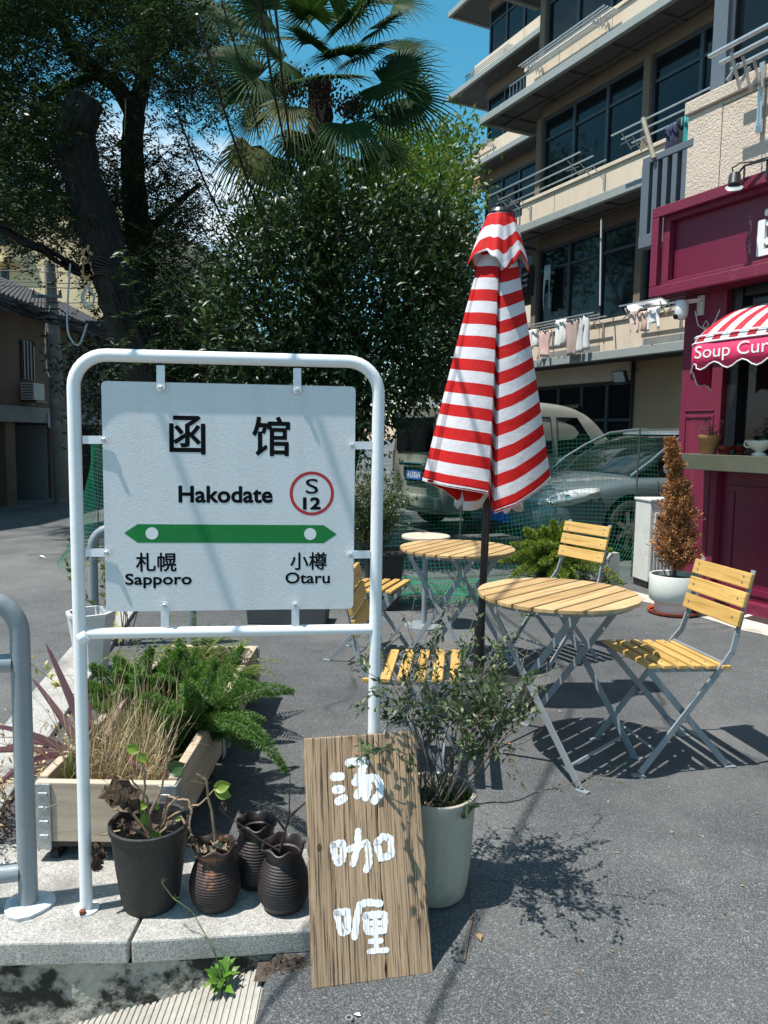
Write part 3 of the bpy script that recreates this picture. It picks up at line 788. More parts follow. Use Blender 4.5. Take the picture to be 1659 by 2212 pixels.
# pots on the window shelf
SZ = 1.252
def shelf_pt(x, o):
    s_ = fl(SHX, x, 985, o)[0]; q = Vector((2.80, 6.1, 0)) + FD * s_ + FN * o; q.z = SZ; return q
m_terra = M('terracotta', (.40, .19, .075), .8, var=.25, scale=14, bump=.002, bscale=50, dirt=(.24, .10, .045), dscale=10, dlo=.5, dhi=.75)
tp = thing('terracotta_pot', 'terracotta pot of dried brown stalks on the shop window shelf', 'plant pot', shelf_pt(1530, .20))
b = MB(); b.lathe([(.055, 0), (.062, .01), (.075, .105), (.084, .112), (.086, .145), (.078, .147), (.074, .11)], 28); b.build('pot_body', m_terra, tp, smooth=True)
b = MB(); b.lathe([(.075, .115), (.001, .125)], 16); b.build('soil', m_soil, tp)
rs = np.random.default_rng(1); b = MB()
for i in range(26):
    a_ = rs.random() * 6.28; r = rs.random() * .06; x, y = r * math.cos(a_), r * math.sin(a_); h = rs.uniform(.04, .10) if i > 4 else rs.uniform(.13, .18)
    tp_ = (x * 1.6 + rs.normal(0, .02), y * 1.6 + rs.normal(0, .02), .12 + h); b.tube([(x, y, .11), ((x + tp_[0]) / 2, (y + tp_[1]) / 2, .12 + h * .55), tp_], [.0028, .002, .001], 4)
    for k in range(3): b.box((tp_[0] + rs.normal(0, .008), tp_[1] + rs.normal(0, .008), tp_[2] + rs.normal(0, .008)), (.012, .009, .007), R3(rs.random() * 3, 'Z'))
b.build('dry_stalks', M('dry_brown_stalk', (.16, .085, .06), .9, var=.4, scale=40), tp)
m_redg = M('red_glaze', (.22, .022, .014), .25, var=.25, scale=20)
m_succ = M_leaf('succulent_green', (.10, .15, .09), (.16, .22, .14), transl=.1)
def rosette(parent, c, n, L, seed):
    r = np.random.default_rng(seed); P = np.tile(np.array(c), (n, 1)); a = r.random(n) * 6.28; el = r.uniform(.2, 1.2, n)
    D = np.stack([np.cos(a) * np.cos(el), np.sin(a) * np.cos(el), np.sin(el)], 1)
    V, F = leaves(P, D, L, L * .4, r); return npmesh('foliage', V, F, m_succ, parent)
for (x, o_, lb) in ((1567, .20, 'small red glazed bowl of succulents beside the terracotta pot'), (1597, .10, 'second small red glazed bowl between the succulents and the white cup')):
    t = thing('succulent_bowl', lb, 'bowl', shelf_pt(x, o_)); b = MB(); b.lathe([(.03, 0), (.032, .012), (.02, .02), (.045, .04), (.055, .065), (.05, .064), (.04, .045)], 24, mod=lambda r, z, a: (r, z + (.004 * math.cos(7 * a) if z > .06 else 0))); b.build('bowl_body', m_redg, t, smooth=True)
    rosette(t, (0, 0, .055), 40, .035, int(x))
m_porc = M('cream_porcelain', (.68, .64, .53), .22, var=.08, scale=8, dirt=(.25, .22, .17), dscale=9, dlo=.66, dhi=.7)
t = thing('sauce_boat', 'cream porcelain sauce boat planted with succulents on the window shelf', 'cup', shelf_pt(1640, .22), FAZ)
b = MB(); b.lathe([(.045, 0), (.045, .012), (.02, .03), (.05, .05), (.078, .085), (.085, .105), (.08, .105), (.06, .07)], 30, mod=lambda r, z, a: (r * (1 + .25 * abs(math.cos(a)) ** 3), z + (.012 * math.cos(a) ** 2 if z > .09 else 0))); b.build('cup_body', m_porc, t, smooth=True)
b = MB(); b.tube([(.085, 0, .10), (.125, 0, .105), (.135, 0, .08), (.115, 0, .06), (.075, 0, .062)], .007, 8); b.build('handle', m_porc, t, smooth=True)
rosette(t, (-.02, 0, .095), 60, .045, 4)
# flood light on the ochre wall
p = Vector((APX[0], APX[1], 0)); s_, z = fl(APX, 1340, 816, -.3)
fld = thing('flood_light', 'square black framed flood light above the ochre wall', 'lamp', p + FD * s_ + FN * -.3 + Vector((0, 0, z)), FAZ)
b = MB(); b.box((0, 0, 0), (.36, .07, .27), R3(-.35, 'X')); b.build('housing', m_blk2, fld, bev=.01)
b = MB(); b.box((0, .045, .016), (.29, .012, .20), R3(-.35, 'X')); b.build('lens', M('lamp_glass', (.35, .37, .38), .2), fld)
b = MB(); b.bar((0, -.04, .1), (0, -.45, .16), .05, .012); b.build('mount', m_blk2, fld)
# washing ---------------------------------------------------------------
def cloth(name, label, cat, P, w, h, col, seed, shape='rect', thick=.006, ax=None):
    r = np.random.default_rng(seed); b = MB(); nx_, nz_ = 9, 10; ph = r.random(4) * 6
    for j in range(nz_):
        q = j / (nz_ - 1); ww = w * (1 - .12 * q) if shape == 'rect' else w * (.8 + .25 * q)
        for i in range(nx_):
            u = (i / (nx_ - 1) - .5)
            if shape == 'shorts' and q > .45: u = u * (1.02) + (.03 if u > 0 else -.03 if u < 0 else 0)
            y = .035 * math.sin(u * 9 + ph[0] + q * 1.5) * (.3 + q) + .015 * math.sin(u * 21 + ph[1])
            b.v.append((u * ww + .012 * math.sin(q * 6 + ph[2]), y, -h * q + .02 * math.sin(u * 5 + ph[3]) * q))
    for j in range(nz_ - 1):
        for i in range(nx_ - 1):
            if shape in ('shorts', 'trousers') and i in (3, 4) and j > (nz_ * (.5 if shape == 'shorts' else .22)): continue
            a_ = j * nx_ + i; b.f.append((a_, a_ + nx_, a_ + nx_ + 1, a_ + 1))
    o = b.build(name, M('cloth_%s' % cat + str(seed), col, .9, var=.12, scale=9), smooth=True); o.location = P; o.rotation_euler = (0, 0, FAZ)
    s2 = o.modifiers.new('s', 'SOLIDIFY'); s2.thickness = thick
    return tag(o, label, cat)
def awp2(x, y, o):
    s_, z = fl(APX, x, y, o); return Vector((APX[0], APX[1], 0)) + FD * s_ + FN * o + Vector((0, 0, z))
a = fl(APX, 1150, 712, .0); c = fl(APX, 1292, 676, .0)
rack('clothes_rack', APX, c[0], a[0], (a[1] + c[1]) / 2, -.385, .5, 'low clothes rack crowded with pale washing behind the parasol')
for k, (x, y, w, h, col, sh, lb, ct) in enumerate([
    (1152, 712, .35, .40, (.66, .64, .63), 'rect', 'white garment hanging at the parasol end of the low clothes rack', 'clothes'),
    (1178, 715, .42, .55, (.62, .42, .38), 'rect', 'pink frilled garment on the low clothes rack', 'clothes'),
    (1212, 690, .34, .55, (.70, .69, .67), 'rect', 'white towel with a pale hem over the low clothes rack', 'towel'),
    (1238, 690, .38, .75, (.42, .32, .29), 'rect', 'brownish pink garment hanging next to the white towel', 'clothes'),
    (1262, 682, .30, .70, (.60, .60, .60), 'trousers', 'pale grey trousers at the shop end of the low clothes rack', 'trousers')]):
    cloth('hanging_garment', lb, ct, awp2(x, y, .02 + .02 * k), w, h, col, k + 20, sh)
cloth('hanging_jeans', 'light blue washed jeans hanging in the dark balcony window', 'trousers', awp2(1183, 573, -.7), .32, .98, (.42, .50, .50), 31, 'trousers')
cloth('hanging_shirt', 'black t-shirt with pale print hanging in the dark balcony window', 'shirt', awp2(1140, 575, -.68), .45, .7, (.012, .012, .013), 32)
sh_ = bpy.data.objects['hanging_shirt']; b = MB()
for r_ in range(3):
    b.tube([(-.10 + .018 * i, .075 + .0 * i, -.20 - .13 * r_ + .035 * math.sin(i * 1.9 + r_)) for i in range(11)], .008, 5)
b.build('shirt_print', M('pale_print', (.42, .43, .43), .8), sh_)
a = fl(APX, 1352, 664, .0); c = fl(APX, 1452, 648, .0)
rk = rack('clothes_rack', APX, c[0], a[0], (a[1] + c[1]) / 2 - .02, -.385, .55, 'clothes rack under white sheeting near the maroon shop corner')
o = cloth('white_sheet', 'white sheet laid over the clothes rack near the shop corner', 'sheet', awp2(1400, 650, .0), 1.0, .12, (.72, .70, .70), 33)
for k, (x, y, w, h, col, sh, lb) in enumerate([(1372, 668, .24, .42, (.66, .50, .45), 'shorts', 'pale pink shorts hanging under the white sheet'), (1392, 672, .16, .34, (.62, .42, .36), 'rect', 'small pink garment hanging between the two pairs of shorts'), (1412, 664, .34, .40, (.72, .72, .72), 'shorts', 'white frilled shorts hanging under the white sheet')]):
    cloth('hanging_garment', lb, 'clothes', awp2(x, y, .06), w, h, col, k + 40, sh)
p1_, p2_ = awp2(1299, 472, -.15), awp2(1296, 660, .05)
b = MB(); b.tube([p1_, p2_], .018, 8); o = b.build('hanging_pole', M('grey_pole', (.33, .34, .34), .5), smooth=True, loc=tuple(p1_)); tag(o, 'thin grey pole hanging from the balcony slab', 'pole')
for (x, y, col, lb) in ((1452, 268, (.03, .035, .08), 'dark blue sock hanging from the rack beside the iron cage railing'), (1474, 252, (.012, .012, .014), 'black cap hanging from the rack beside the iron cage railing'), (1492, 246, (.02, .26, .26), 'teal cloth hanging from the rack beside the stucco parapet')):
    cloth('hanging_garment', lb, 'clothes', awp2(x, y, .2), .26 if 'teal' not in lb else .4, .55 if 'teal' not in lb else 1.15, col, x, 'rect')
for (x, y, w, h, col, lb) in ((996, 398, .45, .55, (.62, .62, .63), 'white t-shirt hanging under the far block balcony'), (1028, 384, .45, .62, (.40, .20, .16), 'reddish shirt hanging under the far block balcony'), (1030, 402, .5, .5, (.02, .022, .03), 'dark trousers hanging under the far block balcony')):
    s_, z = fl(FB, x, y, .05); cloth('hanging_garment', lb, 'clothes', Vector((FB[0], FB[1], 0)) + FD * s_ + FN * .05 + Vector((0, 0, z)), w, h, col, x + 7)

# ================================================================== LEFT: OLD SHOPHOUSE, YELLOW BUILDING
OX = -9.2
old = thing('old_shophouse', 'shaded brown two storey shophouse with a tiled roof along the left lane', 'building', (OX, 20, -.5))
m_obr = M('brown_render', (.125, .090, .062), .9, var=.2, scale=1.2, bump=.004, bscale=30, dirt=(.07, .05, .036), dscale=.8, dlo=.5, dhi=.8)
m_oband = M('grey_fascia_band', (.16, .18, .19), .7, var=.15, scale=2)
m_otile = M('grey_roof_tile', (.075, .075, .078), .85, var=.35, scale=12, dirt=(.15, .145, .14), dscale=7, dlo=.55, dhi=.8)
def ol(x, y):
    p = onp(x, y, Vector((OX, 0, 0)), Vector((1, 0, 0))); return p.y - 20, p.z + .5
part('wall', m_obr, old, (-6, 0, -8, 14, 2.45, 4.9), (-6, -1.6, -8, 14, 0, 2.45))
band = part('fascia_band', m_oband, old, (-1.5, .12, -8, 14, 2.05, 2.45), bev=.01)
dy0, dy1 = ol(37, 1000)[0], ol(112, 1000)[0]
for (a_, c_) in ((dy0 - 3.2, dy0 - .55), (dy1 + .45, dy1 + 3.0), (dy1 + 3.6, dy1 + 6.)):
    part('shutter', M('dark_shutter', (.045, .045, .048), .6, var=.2, scale=4, stretch=(1, 1, 12)), old, (-.35, -.30, a_, c_, 0, 2.05))
for q in (dy0 - 3.5, dy0 - .28, dy1 + .22, dy1 + 3.3, dy1 + 6.3): part('pier', m_obr, old, (-1.6, 0, q - .27, q + .22, 0, 2.05))
part('doorway', M('dim_doorway', (.10, .115, .125), .8, var=.2, scale=1), old, (-1.55, -1.5, dy0, dy1, 0, 2.05)); part('open_door', M('pale_door', (.25, .28, .30), .6), old, (-1.4, -.1, dy1 - .09, dy1 - .03, 0, 2.0))
a_, c_ = ol(42, 733), ol(73, 824)
wn_ = part('window', M('brown_shutter_window', (.028, .022, .022), .6), old, (.0, .05, a_[0], c_[0], c_[1], a_[1]))
for k in range(4): part('slat', m_blk2, wn_, (.05, .07, a_[0] + (c_[0] - a_[0]) * (k + .5) / 4 - .03, a_[0] + (c_[0] - a_[0]) * (k + .5) / 4 + .03, c_[1] + .03, a_[1] - .03))
a_, c_ = ol(41, 826), ol(66, 866)
aco = thing('air_conditioner', 'white outdoor air conditioner unit mounted below the shuttered window', 'air conditioner', (OX + .2, 20 + (a_[0] + c_[0]) / 2, c_[1] - .5))
w_ = c_[0] - a_[0]; h_ = a_[1] - c_[1]
b = MB(); b.box((0, 0, h_ / 2), (.34, w_, h_)); b.build('casing', M('aged_white_casing', (.45, .45, .43), .5), aco, bev=.01)
for k in range(6): b = MB(); b.box((0, -w_ / 2 - .006, h_ * (.12 + .15 * k)), (.28, .010, .025)); b.build('grille_bar', m_blk2, aco)
b = MB(); b.box((.03, 0, -.03), (.4, w_ * 1.1, .03)); b.build('shelf_bracket', m_blk2, aco)
a_ = ol(95, 908); b = MB(); b.lathe([(.16, 0), (.16, .02)], 20, capt=True); b.xform(R3(math.pi / 2, 'Y')); b.v = [(p[0] + .122, p[1] * .7 + a_[0], p[2] * 1.25 + a_[1]) for p in b.v]; b.build('oval_plate', M('blue_enamel', (.02, .04, .16), .4), old)
# roof with tile rows
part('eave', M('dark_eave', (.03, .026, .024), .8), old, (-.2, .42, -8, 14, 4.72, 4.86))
b = MB(); x0_, z0_, x1_, z1_ = .46, 4.86, -3.4, 6.7
b.add([(x0_, -8, z0_), (x0_, 14, z0_), (x1_, 14, z1_), (x1_, -8, z1_)], [(0, 1, 2, 3)]); rf = b.build('roof', m_otile, old)
b = MB(); y = -8
while y < 14:
    K = 14
    for k in range(K):
        q0_, q1_ = k / K, (k + 1) / K + .01
        P0_, P1_ = Vector((x0_ + (x1_ - x0_) * q0_, y, z0_ + (z1_ - z0_) * q0_ + .05)), Vector((x0_ + (x1_ - x0_) * q1_, y, z0_ + (z1_ - z0_) * q1_ + .02))
        b.tube([P0_, P1_], [.085, .075], 6)
    y += .21
o = b.build('tile_rows', m_otile, rf, smooth=True); o['kind'] = 'stuff'
# yellow house
yb_ = thing('yellow_house', 'sunlit pale yellow house with a small window above the tiled roof', 'building', (-14, 31, -.5), math.radians(-14))
m_yel = M('pale_yellow_render', (.62, .50, .30), .9, var=.08, scale=.8, dirt=(.50, .40, .26), dscale=.6, dlo=.55, dhi=.8)
part('wall', m_yel, yb_, (-14, 4.3, 0, 8, 0, 10.2))
Yn = Vector((math.sin(math.radians(-14)), -math.cos(math.radians(-14)), 0)); Yo = Vector((-14, 31, 0)); Yd = Vector((math.cos(math.radians(-14)), math.sin(math.radians(-14)), 0))
def yl(x, y): p = onp(x, y, Yo, Yn); return (p - Yo).dot(Yd), p.z + .5
for (x0p, y0p, x1p, y1p) in ((2, 581, 20, 606), (-4, 470, 18, 530), (180, 470, 205, 520)):
    a_, c_ = yl(x0p, y0p), yl(x1p, y1p); wn_ = part('window', m_mull, yb_, (a_[0], c_[0], -.04, .05, c_[1], a_[1])); part('pane', m_glass, wn_, (a_[0] + .08, c_[0] - .08, -.05, -.042, c_[1] + .08, a_[1] - .08))
    part('awning_ledge', m_yel, yb_, (a_[0] - .3, c_[0] + .5, -.7, -.001, a_[1] + .12, a_[1] + .28))
# grey tower far behind
tw = thing('far_tower', 'pale grey tower block glimpsed far behind the trees', 'building', (at(470, 700, 90).x, 90, 0))
m_tow = M('pale_tower', (.42, .42, .42), .8, var=.08, scale=.3)
part('wall', m_tow, tw, (-7, 2.4, 0, 12, -1, 17.5))
for k in range(5):
    for j in range(3): part('window', m_mull, tw, (-5.6 + j * 2.6, -4.2 + j * 2.6, -.05, .02, 2 + k * 3, 3.6 + k * 3))
# utility pole
pb = gp(135, 1086, -.5); ptop = at(107, 570, pb.y - .3)
up = thing('utility_pole', 'leaning grey concrete utility pole beside the old shophouse', 'utility pole', pb)
m_upole = M('stained_concrete_pole', (.20, .185, .165), .9, var=.2, scale=4, dirt=(.30, .28, .25), dscale=2.5, dlo=.55, dhi=.65)
dv = ptop - pb
b = MB(); b.tube([(0, 0, -.05), tuple(dv * .5), tuple(dv)], [.20, .17, .13], 18); b.build('shaft', m_upole, up, smooth=True)
b = MB(); c_ = dv * .865; b.bar((c_.x - .42, c_.y - .15, c_.z), (c_.x + .32, c_.y - .15, c_.z), .07, .07); b.build('crossarm', m_mull, up)
for dx in (-.38, .28): b = MB(); b.lathe([(.03, 0), (.045, .04), (.03, .07), (.045, .10), (.02, .14)], 12, (c_.x + dx, c_.y - .15, c_.z + .035), capt=True); b.build('insulator', M('brown_insulator', (.10, .06, .05), .3), up, smooth=True)
# thin wires in front of the yellow house
for k, yv in enumerate((583, 606, 616, 648)):
    a_, c_ = at(-40, yv, 19.), at(330, yv + 4, 20.); b = MB(); b.tube([a_, a_.lerp(c_, .5) - Vector((0, 0, .05)), c_], .012, 5); o = b.build('overhead_wire', m_blk2, loc=tuple(a_)); tag(o, 'thin black overhead wire crossing in front of the yellow house', 'wire', 'wires in front of the yellow house')
# cable bundles
def bundle(label, pts, n, spread, r, seed, loops=0):
    rs = np.random.default_rng(seed); P = [at(*p) for p in pts]; b = MB()
    for k in range(n):
        of = [rs.normal(0, spread, 3) for _ in P]; Q = []
        ctl_ = [p + Vector(o_) * (.3 if i in (0, len(P) - 1) else 1) for i, (p, o_) in enumerate(zip(P, of))]
        for i in range(len(ctl_) - 1):
            for t in range(5): Q.append(ctl_[i].lerp(ctl_[i + 1], t / 5) - Vector((0, 0, spread * 1.0 * math.sin(math.pi * t / 5) * rs.random())))
        Q.append(ctl_[-1]); b.tube(Q, r * rs.uniform(.6, 1.4), 5)
    o = b.build('cable_bundle', m_blk2, loc=tuple(P[0]), smooth=True); return tag(o, label, 'cables')
bundle('thick sagging black cable bundle running to the cut tree trunk', [(-40, 470, 7.6), (20, 500, 7.9), (90, 535, 8.3), (150, 570, 8.7), (222, 604, 9.0)], 12, .035, .014, 1)
bundle('loose black cables strung low under the eave toward the trunk', [(-60, 620, 10), (40, 668, 10.), (120, 692, 10.2), (230, 716, 10), (345, 752, 9.6)], 14, .06, .011, 2)
bundle('tangled cables hanging beside the tree behind the sign top', [(190, 700, 9.8), (260, 720, 9.6), (330, 748, 9.5), (420, 800, 9.6)], 10, .10, .009, 3)
def strand(label, pts, r, mat=None, name='hanging_cable', n=10):
    P = [at(*p) for p in pts]
    Q = []
    for i in range(len(P) - 1):
        p0 = P[max(i - 1, 0)]; p1 = P[i]; p2 = P[i + 1]; p3 = P[min(i + 2, len(P) - 1)]
        for t in range(n):
            t /= n; Q.append(.5 * ((2 * p1) + (p2 - p0) * t + (2 * p0 - 5 * p1 + 4 * p2 - p3) * t * t + (3 * p1 - p0 - 3 * p2 + p3) * t ** 3))
    Q.append(P[-1]); b = MB(); b.tube(Q, r, 6); o = b.build(name, mat or m_blk2, loc=tuple(P[0]), smooth=True); return tag(o, label, 'cable')
m_wcab = M('pale_cable', (.40, .41, .42), .5)
strand('pale cable drooping in a long loop from the bundle beside the trunk', [(152, 570, 8.6), (146, 660, 8.6), (148, 720, 8.6), (170, 745, 8.6), (188, 700, 8.7)], .011, m_wcab)
strand('coiled white cable loops tied at the broken bark of the trunk', [(195, 610, 8.6), (180, 640, 8.6), (195, 662, 8.6), (203, 640, 8.6), (186, 622, 8.6), (176, 645, 8.6), (190, 668, 8.6)], .011, m_wcab)
strand('thin white wire hanging loose from the utility pole', [(108, 660, 18), (98, 720, 18), (101, 790, 18), (107, 815, 18)], .012, m_wcab)
for k, (pts, lb) in enumerate([([(-1500, -1500, 1.2), (340, -640, 3.4), (548, -30, 5.2), (590, 190, 6.2), (634, 400, 8.2)], 'dark overhead line dropping steeply past the palm crown'), ([(-900, -1700, 1.2), (470, -700, 3.4), (588, -30, 5.2), (612, 190, 6.2), (640, 400, 8.2)], 'dark overhead line beside the palm trunk'),
                            ([(425, 30, 5.5), (470, 190, 6.), (508, 312, 6.7), (556, 450, 8.)], 'thin overhead line crossing the blue gap left of the palm'), ([(380, 240, 6.5), (446, 401, 7.2), (506, 522, 8.5)], 'thin overhead line crossing the low blue gap in the trees')]):
    strand(lb, pts, .010, name='overhead_line')
strand('thin cable tangle left of the palm crown', [(478, 0, 5.), (540, 210, 6), (560, 300, 6.5)], .006, name='overhead_line')

# ================================================================== STATION SIGN
TH = math.radians(7)
SF = gp(187, 1965, .03)
SN = Vector((math.sin(TH), -math.cos(TH), 0)); SU = Vector((math.cos(TH), math.sin(TH), 0))
m_wp = M('white_painted_pipe', (.74, .75, .76), .38, var=.06, scale=4, dirt=(.40, .38, .34), dscale=5, dlo=.66, dhi=.85, bump=.0006, bscale=40)
def M_panel():
    m, nt, out = nodes_of('white_sign_panel')
    st = noise(nt, 1, 4, .5, stretch=(16, 1, .7)); sp = noise(nt, 180, 2, .6)
    c = ramp(nt, st, [(.25, (.58, .59, .60)), (.5, (.635, .645, .655))])
    c = mixc(nt, .12, c, ramp(nt, sp, [(.4, (.45, .46, .47)), (.6, (.75, .76, .77))]))
    pbsdf(nt, out, c, .45, 0, .4, bumpn(nt, sp, .0004)); return m
m_pan = M_panel()
m_blk = M('black_print', (.007, .007, .008), .9, var=.2, scale=30, spec=.08)
m_grn = M('green_print', (.018, .19, .05), .8, var=.12, scale=12, spec=.15)
m_red = M('red_print', (.42, .018, .02), .5, var=.12, scale=20)
m_stl = M('zinc_bolt', (.52, .53, .54), .35, metal=.8, var=.2, scale=80)
def sloc(x, y):
    p = onp(x, y, SF, SN) - SF; return p.dot(SU), p.z
SW = .80
v_top = sloc(490, 774)[1]; v_bot = sloc(490, 1364)[1]
sign = thing('station_sign', 'white pipe framed station name sign reading Hakodate with a green arrow', 'sign', SF, TH)
PR = .0170; RC = .085
pts = [(0, 0, 0), (0, 0, .4), (0, 0, v_top - RC)] + [(RC - RC * math.cos(a), 0, v_top - RC + RC * math.sin(a)) for a in [math.pi / 2 * i / 8 for i in range(1, 9)]]
pts += [(SW - RC + RC * math.sin(a), 0, v_top - RC + RC * math.cos(a)) for a in [math.pi / 2 * i / 8 for i in range(0, 9)]] + [(SW, 0, .4), (SW, 0, -.04)]
b = MB(); b.tube(pts, PR, 20); b.build('pipe_frame', m_wp, sign, smooth=True)
b = MB(); b.tube([(PR * .6, 0, v_bot), (SW - PR * .6, 0, v_bot)], .0150, 16); b.build('cross_bar', m_wp, sign, smooth=True)
b = MB(); b.tube([(.024, -.008, v_bot), (0.006, -.004, v_bot - .01)], [.0155, .021], 14); b.build('weld', m_wp, sign, smooth=True)
m_rust = M('rusty_bolt', (.16, .05, .025), .8, var=.4, scale=90)
b = MB(); b.lathe([(.034, -.001), (.034, .005), (.02, .007)], 20, (0, 0, 0), capt=True); foot_o = b.build('foot_plate', m_wp, sign, smooth=False)
b = MB(); b.lathe([(.009, .005), (.009, .016), (.004, .018)], 6, (-.004, -.027, 0), capt=True); b.build('anchor_bolt', m_rust, foot_o)
# panel
def rrect(u0, u1, v0, v1, r, n=6):
    P = []
    for cx, cy, a in ((u1 - r, v1 - r, 0), (u0 + r, v1 - r, 90), (u0 + r, v0 + r, 180), (u1 - r, v0 + r, 270)):
        for i in range(n + 1):
            t = math.radians(a + 90 * i / n); P.append((cx + r * math.cos(t), cy + r * math.sin(t)))
    return P
tl, trr, brr, bl_ = sloc(217, 820), sloc(768, 838), sloc(763, 1317), sloc(231, 1318)
u0, u1 = (tl[0] + bl_[0]) / 2, (trr[0] + brr[0]) / 2; v1, v0 = (tl[1] + trr[1]) / 2, (bl_[1] + brr[1]) / 2
poly = rrect(u0, u1, v0, v1, .012)
b = MB(); b.prism(poly, -.002, .002); b.xform(Matrix(((1, 0, 0), (0, 0, -1), (0, 1, 0)))); panel = b.build('panel', m_pan, sign)
PF = -.0023
zz = lambda x, y: sloc(108 + x * .4558, 729 + y * .4558)
def bx(x0, x1, y0, y1):
    a = zz(x0, y1); c = zz(x1, y0); return (a[0], c[0], a[1], c[1])
mp = lambda u, v: Vector((u, PF, v))
fit_text('lettering', '函', mp, bx(570, 733, 375, 550), m_blk, panel, .020)
fit_text('lettering', '馆', mp, bx(962, 1135, 380, 558), m_blk, panel, .020)
fit_text('lettering', 'Hakodate', mp, bx(613, 1052, 708, 780), m_blk, panel, .045)
fit_text('lettering', '札幌', mp, bx(410, 598, 1020, 1108), m_blk, panel, .020)
fit_text('lettering', 'Sapporo', mp, bx(360, 670, 1118, 1187), m_blk, panel, .03)
fit_text('lettering', '小樽', mp, bx(1140, 1310, 1018, 1100), m_blk, panel, .020)
fit_text('lettering', 'Otaru', mp, bx(1117, 1325, 1112, 1165), m_blk, panel, .03)
fit_text('lettering', 'S', mp, bx(1212, 1271, 670, 740), m_blk, panel, .008)
fit_text('lettering', '12', mp, bx(1202, 1280, 760, 812), m_blk, panel, .07)
c0 = zz(1241, 739); ro = (zz(1346, 739)[0] - zz(1136, 739)[0]) / 2; b = MB(); n = 48
for k in range(n):
    a = 2 * math.pi * k / n
    for r in (ro, ro * .86): b.v.append((c0[0] + r * math.cos(a), PF, c0[1] + r * math.sin(a)))
b.f = [(2 * k, 2 * k + 1, (2 * k + 3) % (2 * n), (2 * k + 2) % (2 * n)) for k in range(n)]
b.build('red_ring', m_red, panel)
pl_, pr_ = zz(352, 926), zz(1359, 932); t0, b0, t1, b1 = zz(416, 884), zz(416, 972), zz(1297, 889), zz(1297, 974)
b = MB(); b.add([(p[0], PF, p[1]) for p in (pl_, b0, b1, pr_, t1, t0)], [(0, 1, 2, 3, 4, 5)]); b.build('green_arrow', m_grn, panel)
m_dot = M('white_dot', (.70, .71, .72), .5, var=.04)
for (cx, cy) in ((484, 928), (1233, 931)):
    c = zz(cx, cy); r = .0166; b = MB(); b.add([(c[0] + r * math.cos(2 * math.pi * k / 32), PF - .0004, c[1] + r * math.sin(2 * math.pi * k / 32)) for k in range(32)], [tuple(range(32))]); b.build('stop_dot', m_dot, panel)
def bracket(p_edge, p_in):
    """flat strap from the pipe (p_edge) onto the panel (p_in), local (u,v)"""
    a = Vector((p_edge[0], -.006, p_edge[1])); c = Vector((p_in[0], -.008, p_in[1]))
    b = MB(); b.bar(a, c, .021, .004, up=(0, 1, 0)); d = (c - a).normalized()
    b.add([], [])
    b2 = MB(); b2.v = []; b2.lathe([(.0105, -.002), (.0105, .002)], 16, capt=True); b2.xform(Matrix(((1, 0, 0), (0, 0, 1), (0, 1, 0)))); b2.v = [(p[0] + c.x, p[1] * 1 + c.y, p[2] + c.z) for p in b2.v]
    b.add(b2.v, b2.f); o = b.build('bracket', m_wp, sign)
    k = MB(); k.lathe([(.0065, 0), (.0065, .005), (.0045, .0065)], 6, capt=True); k.xform(Matrix(((1, 0, 0), (0, 0, -1), (0, 1, 0))))
    k.v = [(p[0] + c.x, p[1] + c.y - .002, p[2] + c.z) for p in k.v]; k.build('bolt', m_stl, o)
for (x, y, y2) in ((348, 838, 790), (642, 843, 796), (357, 1306, 1352), (638, 1305, 1352)): bracket(sloc(x, y2), sloc(x, y))
for (x, y, x2) in ((226, 950, 180), (232, 1193, 186), (760, 962, 806), (756, 1197, 800)): bracket(sloc(x2, y), sloc(x, y))

# ================================================================== LEANING WOODEN BOARD
zb = lambda x, y: ((1050 + x * .6028) / 1.8517, (2800 + y * .6028) / 1.8517)
BZ = gz(0, 1.82)
BL, BR = gp(676, 2138, BZ), gp(941, 2102, BZ)
BE = (BR - BL).normalized()
def perp_pt(px, B):
    d = ray(*px); return CAMP + d * ((B - CAMP).dot(BE) / d.dot(BE))
TL, TR = at(*zb(242, 272), 2.035), at(*zb(972, 199), 2.085)
BVv = ((TL - BL).normalized() + (TR - BR).normalized()).normalized(); BVv = (BVv - BE * BVv.dot(BE)).normalized()
BAw = BVv.cross(BE).normalized()          # away from the viewer
BNn = -BAw
BW = ((BR - BL).length + (TR - TL).length) / 2; BH = ((TL - BL).length + (TR - BR).length) / 2
BM = Matrix((BE, BAw, BVv)).transposed()          # local x across, y into the board, z up the board
def bloc(x, y):
    p = onp(*zb(x, y), BL, BNn) - BL; return p.dot(BE), p.dot(BVv)
m_board = M_wood('weathered_board', (.35, .245, .155), (.215, .14, .085), scale=1.0, rough=.85, grain=(120, 60, 2.2), objrand=.0, bump=.004, crack=(.085, .05, .03))
bo = bpy.data.objects.new('leaning_board', None); link(bo); bo.location = BL; bo.rotation_euler = BM.to_euler()
tag(bo, 'weathered wooden board with white brushed Chinese characters leaning on a pot', 'sign')
rng = np.random.default_rng(2)
def plank(x0, x1, name):
    """plank with slightly wavy long edges"""
    b = MB(); n = 26; T = .034
    for j in range(n + 1):
        z = BH * j / n; e0 = rng.normal(0, .0010); e1 = rng.normal(0, .0010)
        tl_ = .012 * (x0 + x1) * .0
        b.v += [(x0 + e0, 0, z), (x0 + e0, T, z), (x1 + e1, T, z), (x1 + e1, 0, z)]
    for j in range(n):
        k = j * 4
        for a, c in ((0, 1), (1, 2), (2, 3), (3, 0)): b.f.append((k + a, k + 4 + a, k + 4 + c, k + c))
    b.f += [(0, 1, 2, 3), (4 * n + 3, 4 * n + 2, 4 * n + 1, 4 * n)]
    return b.build(name, m_board, bo, bev=.003)
plank(0, BW * .606, 'plank'); plank(BW * .606 + .0016, BW, 'plank')
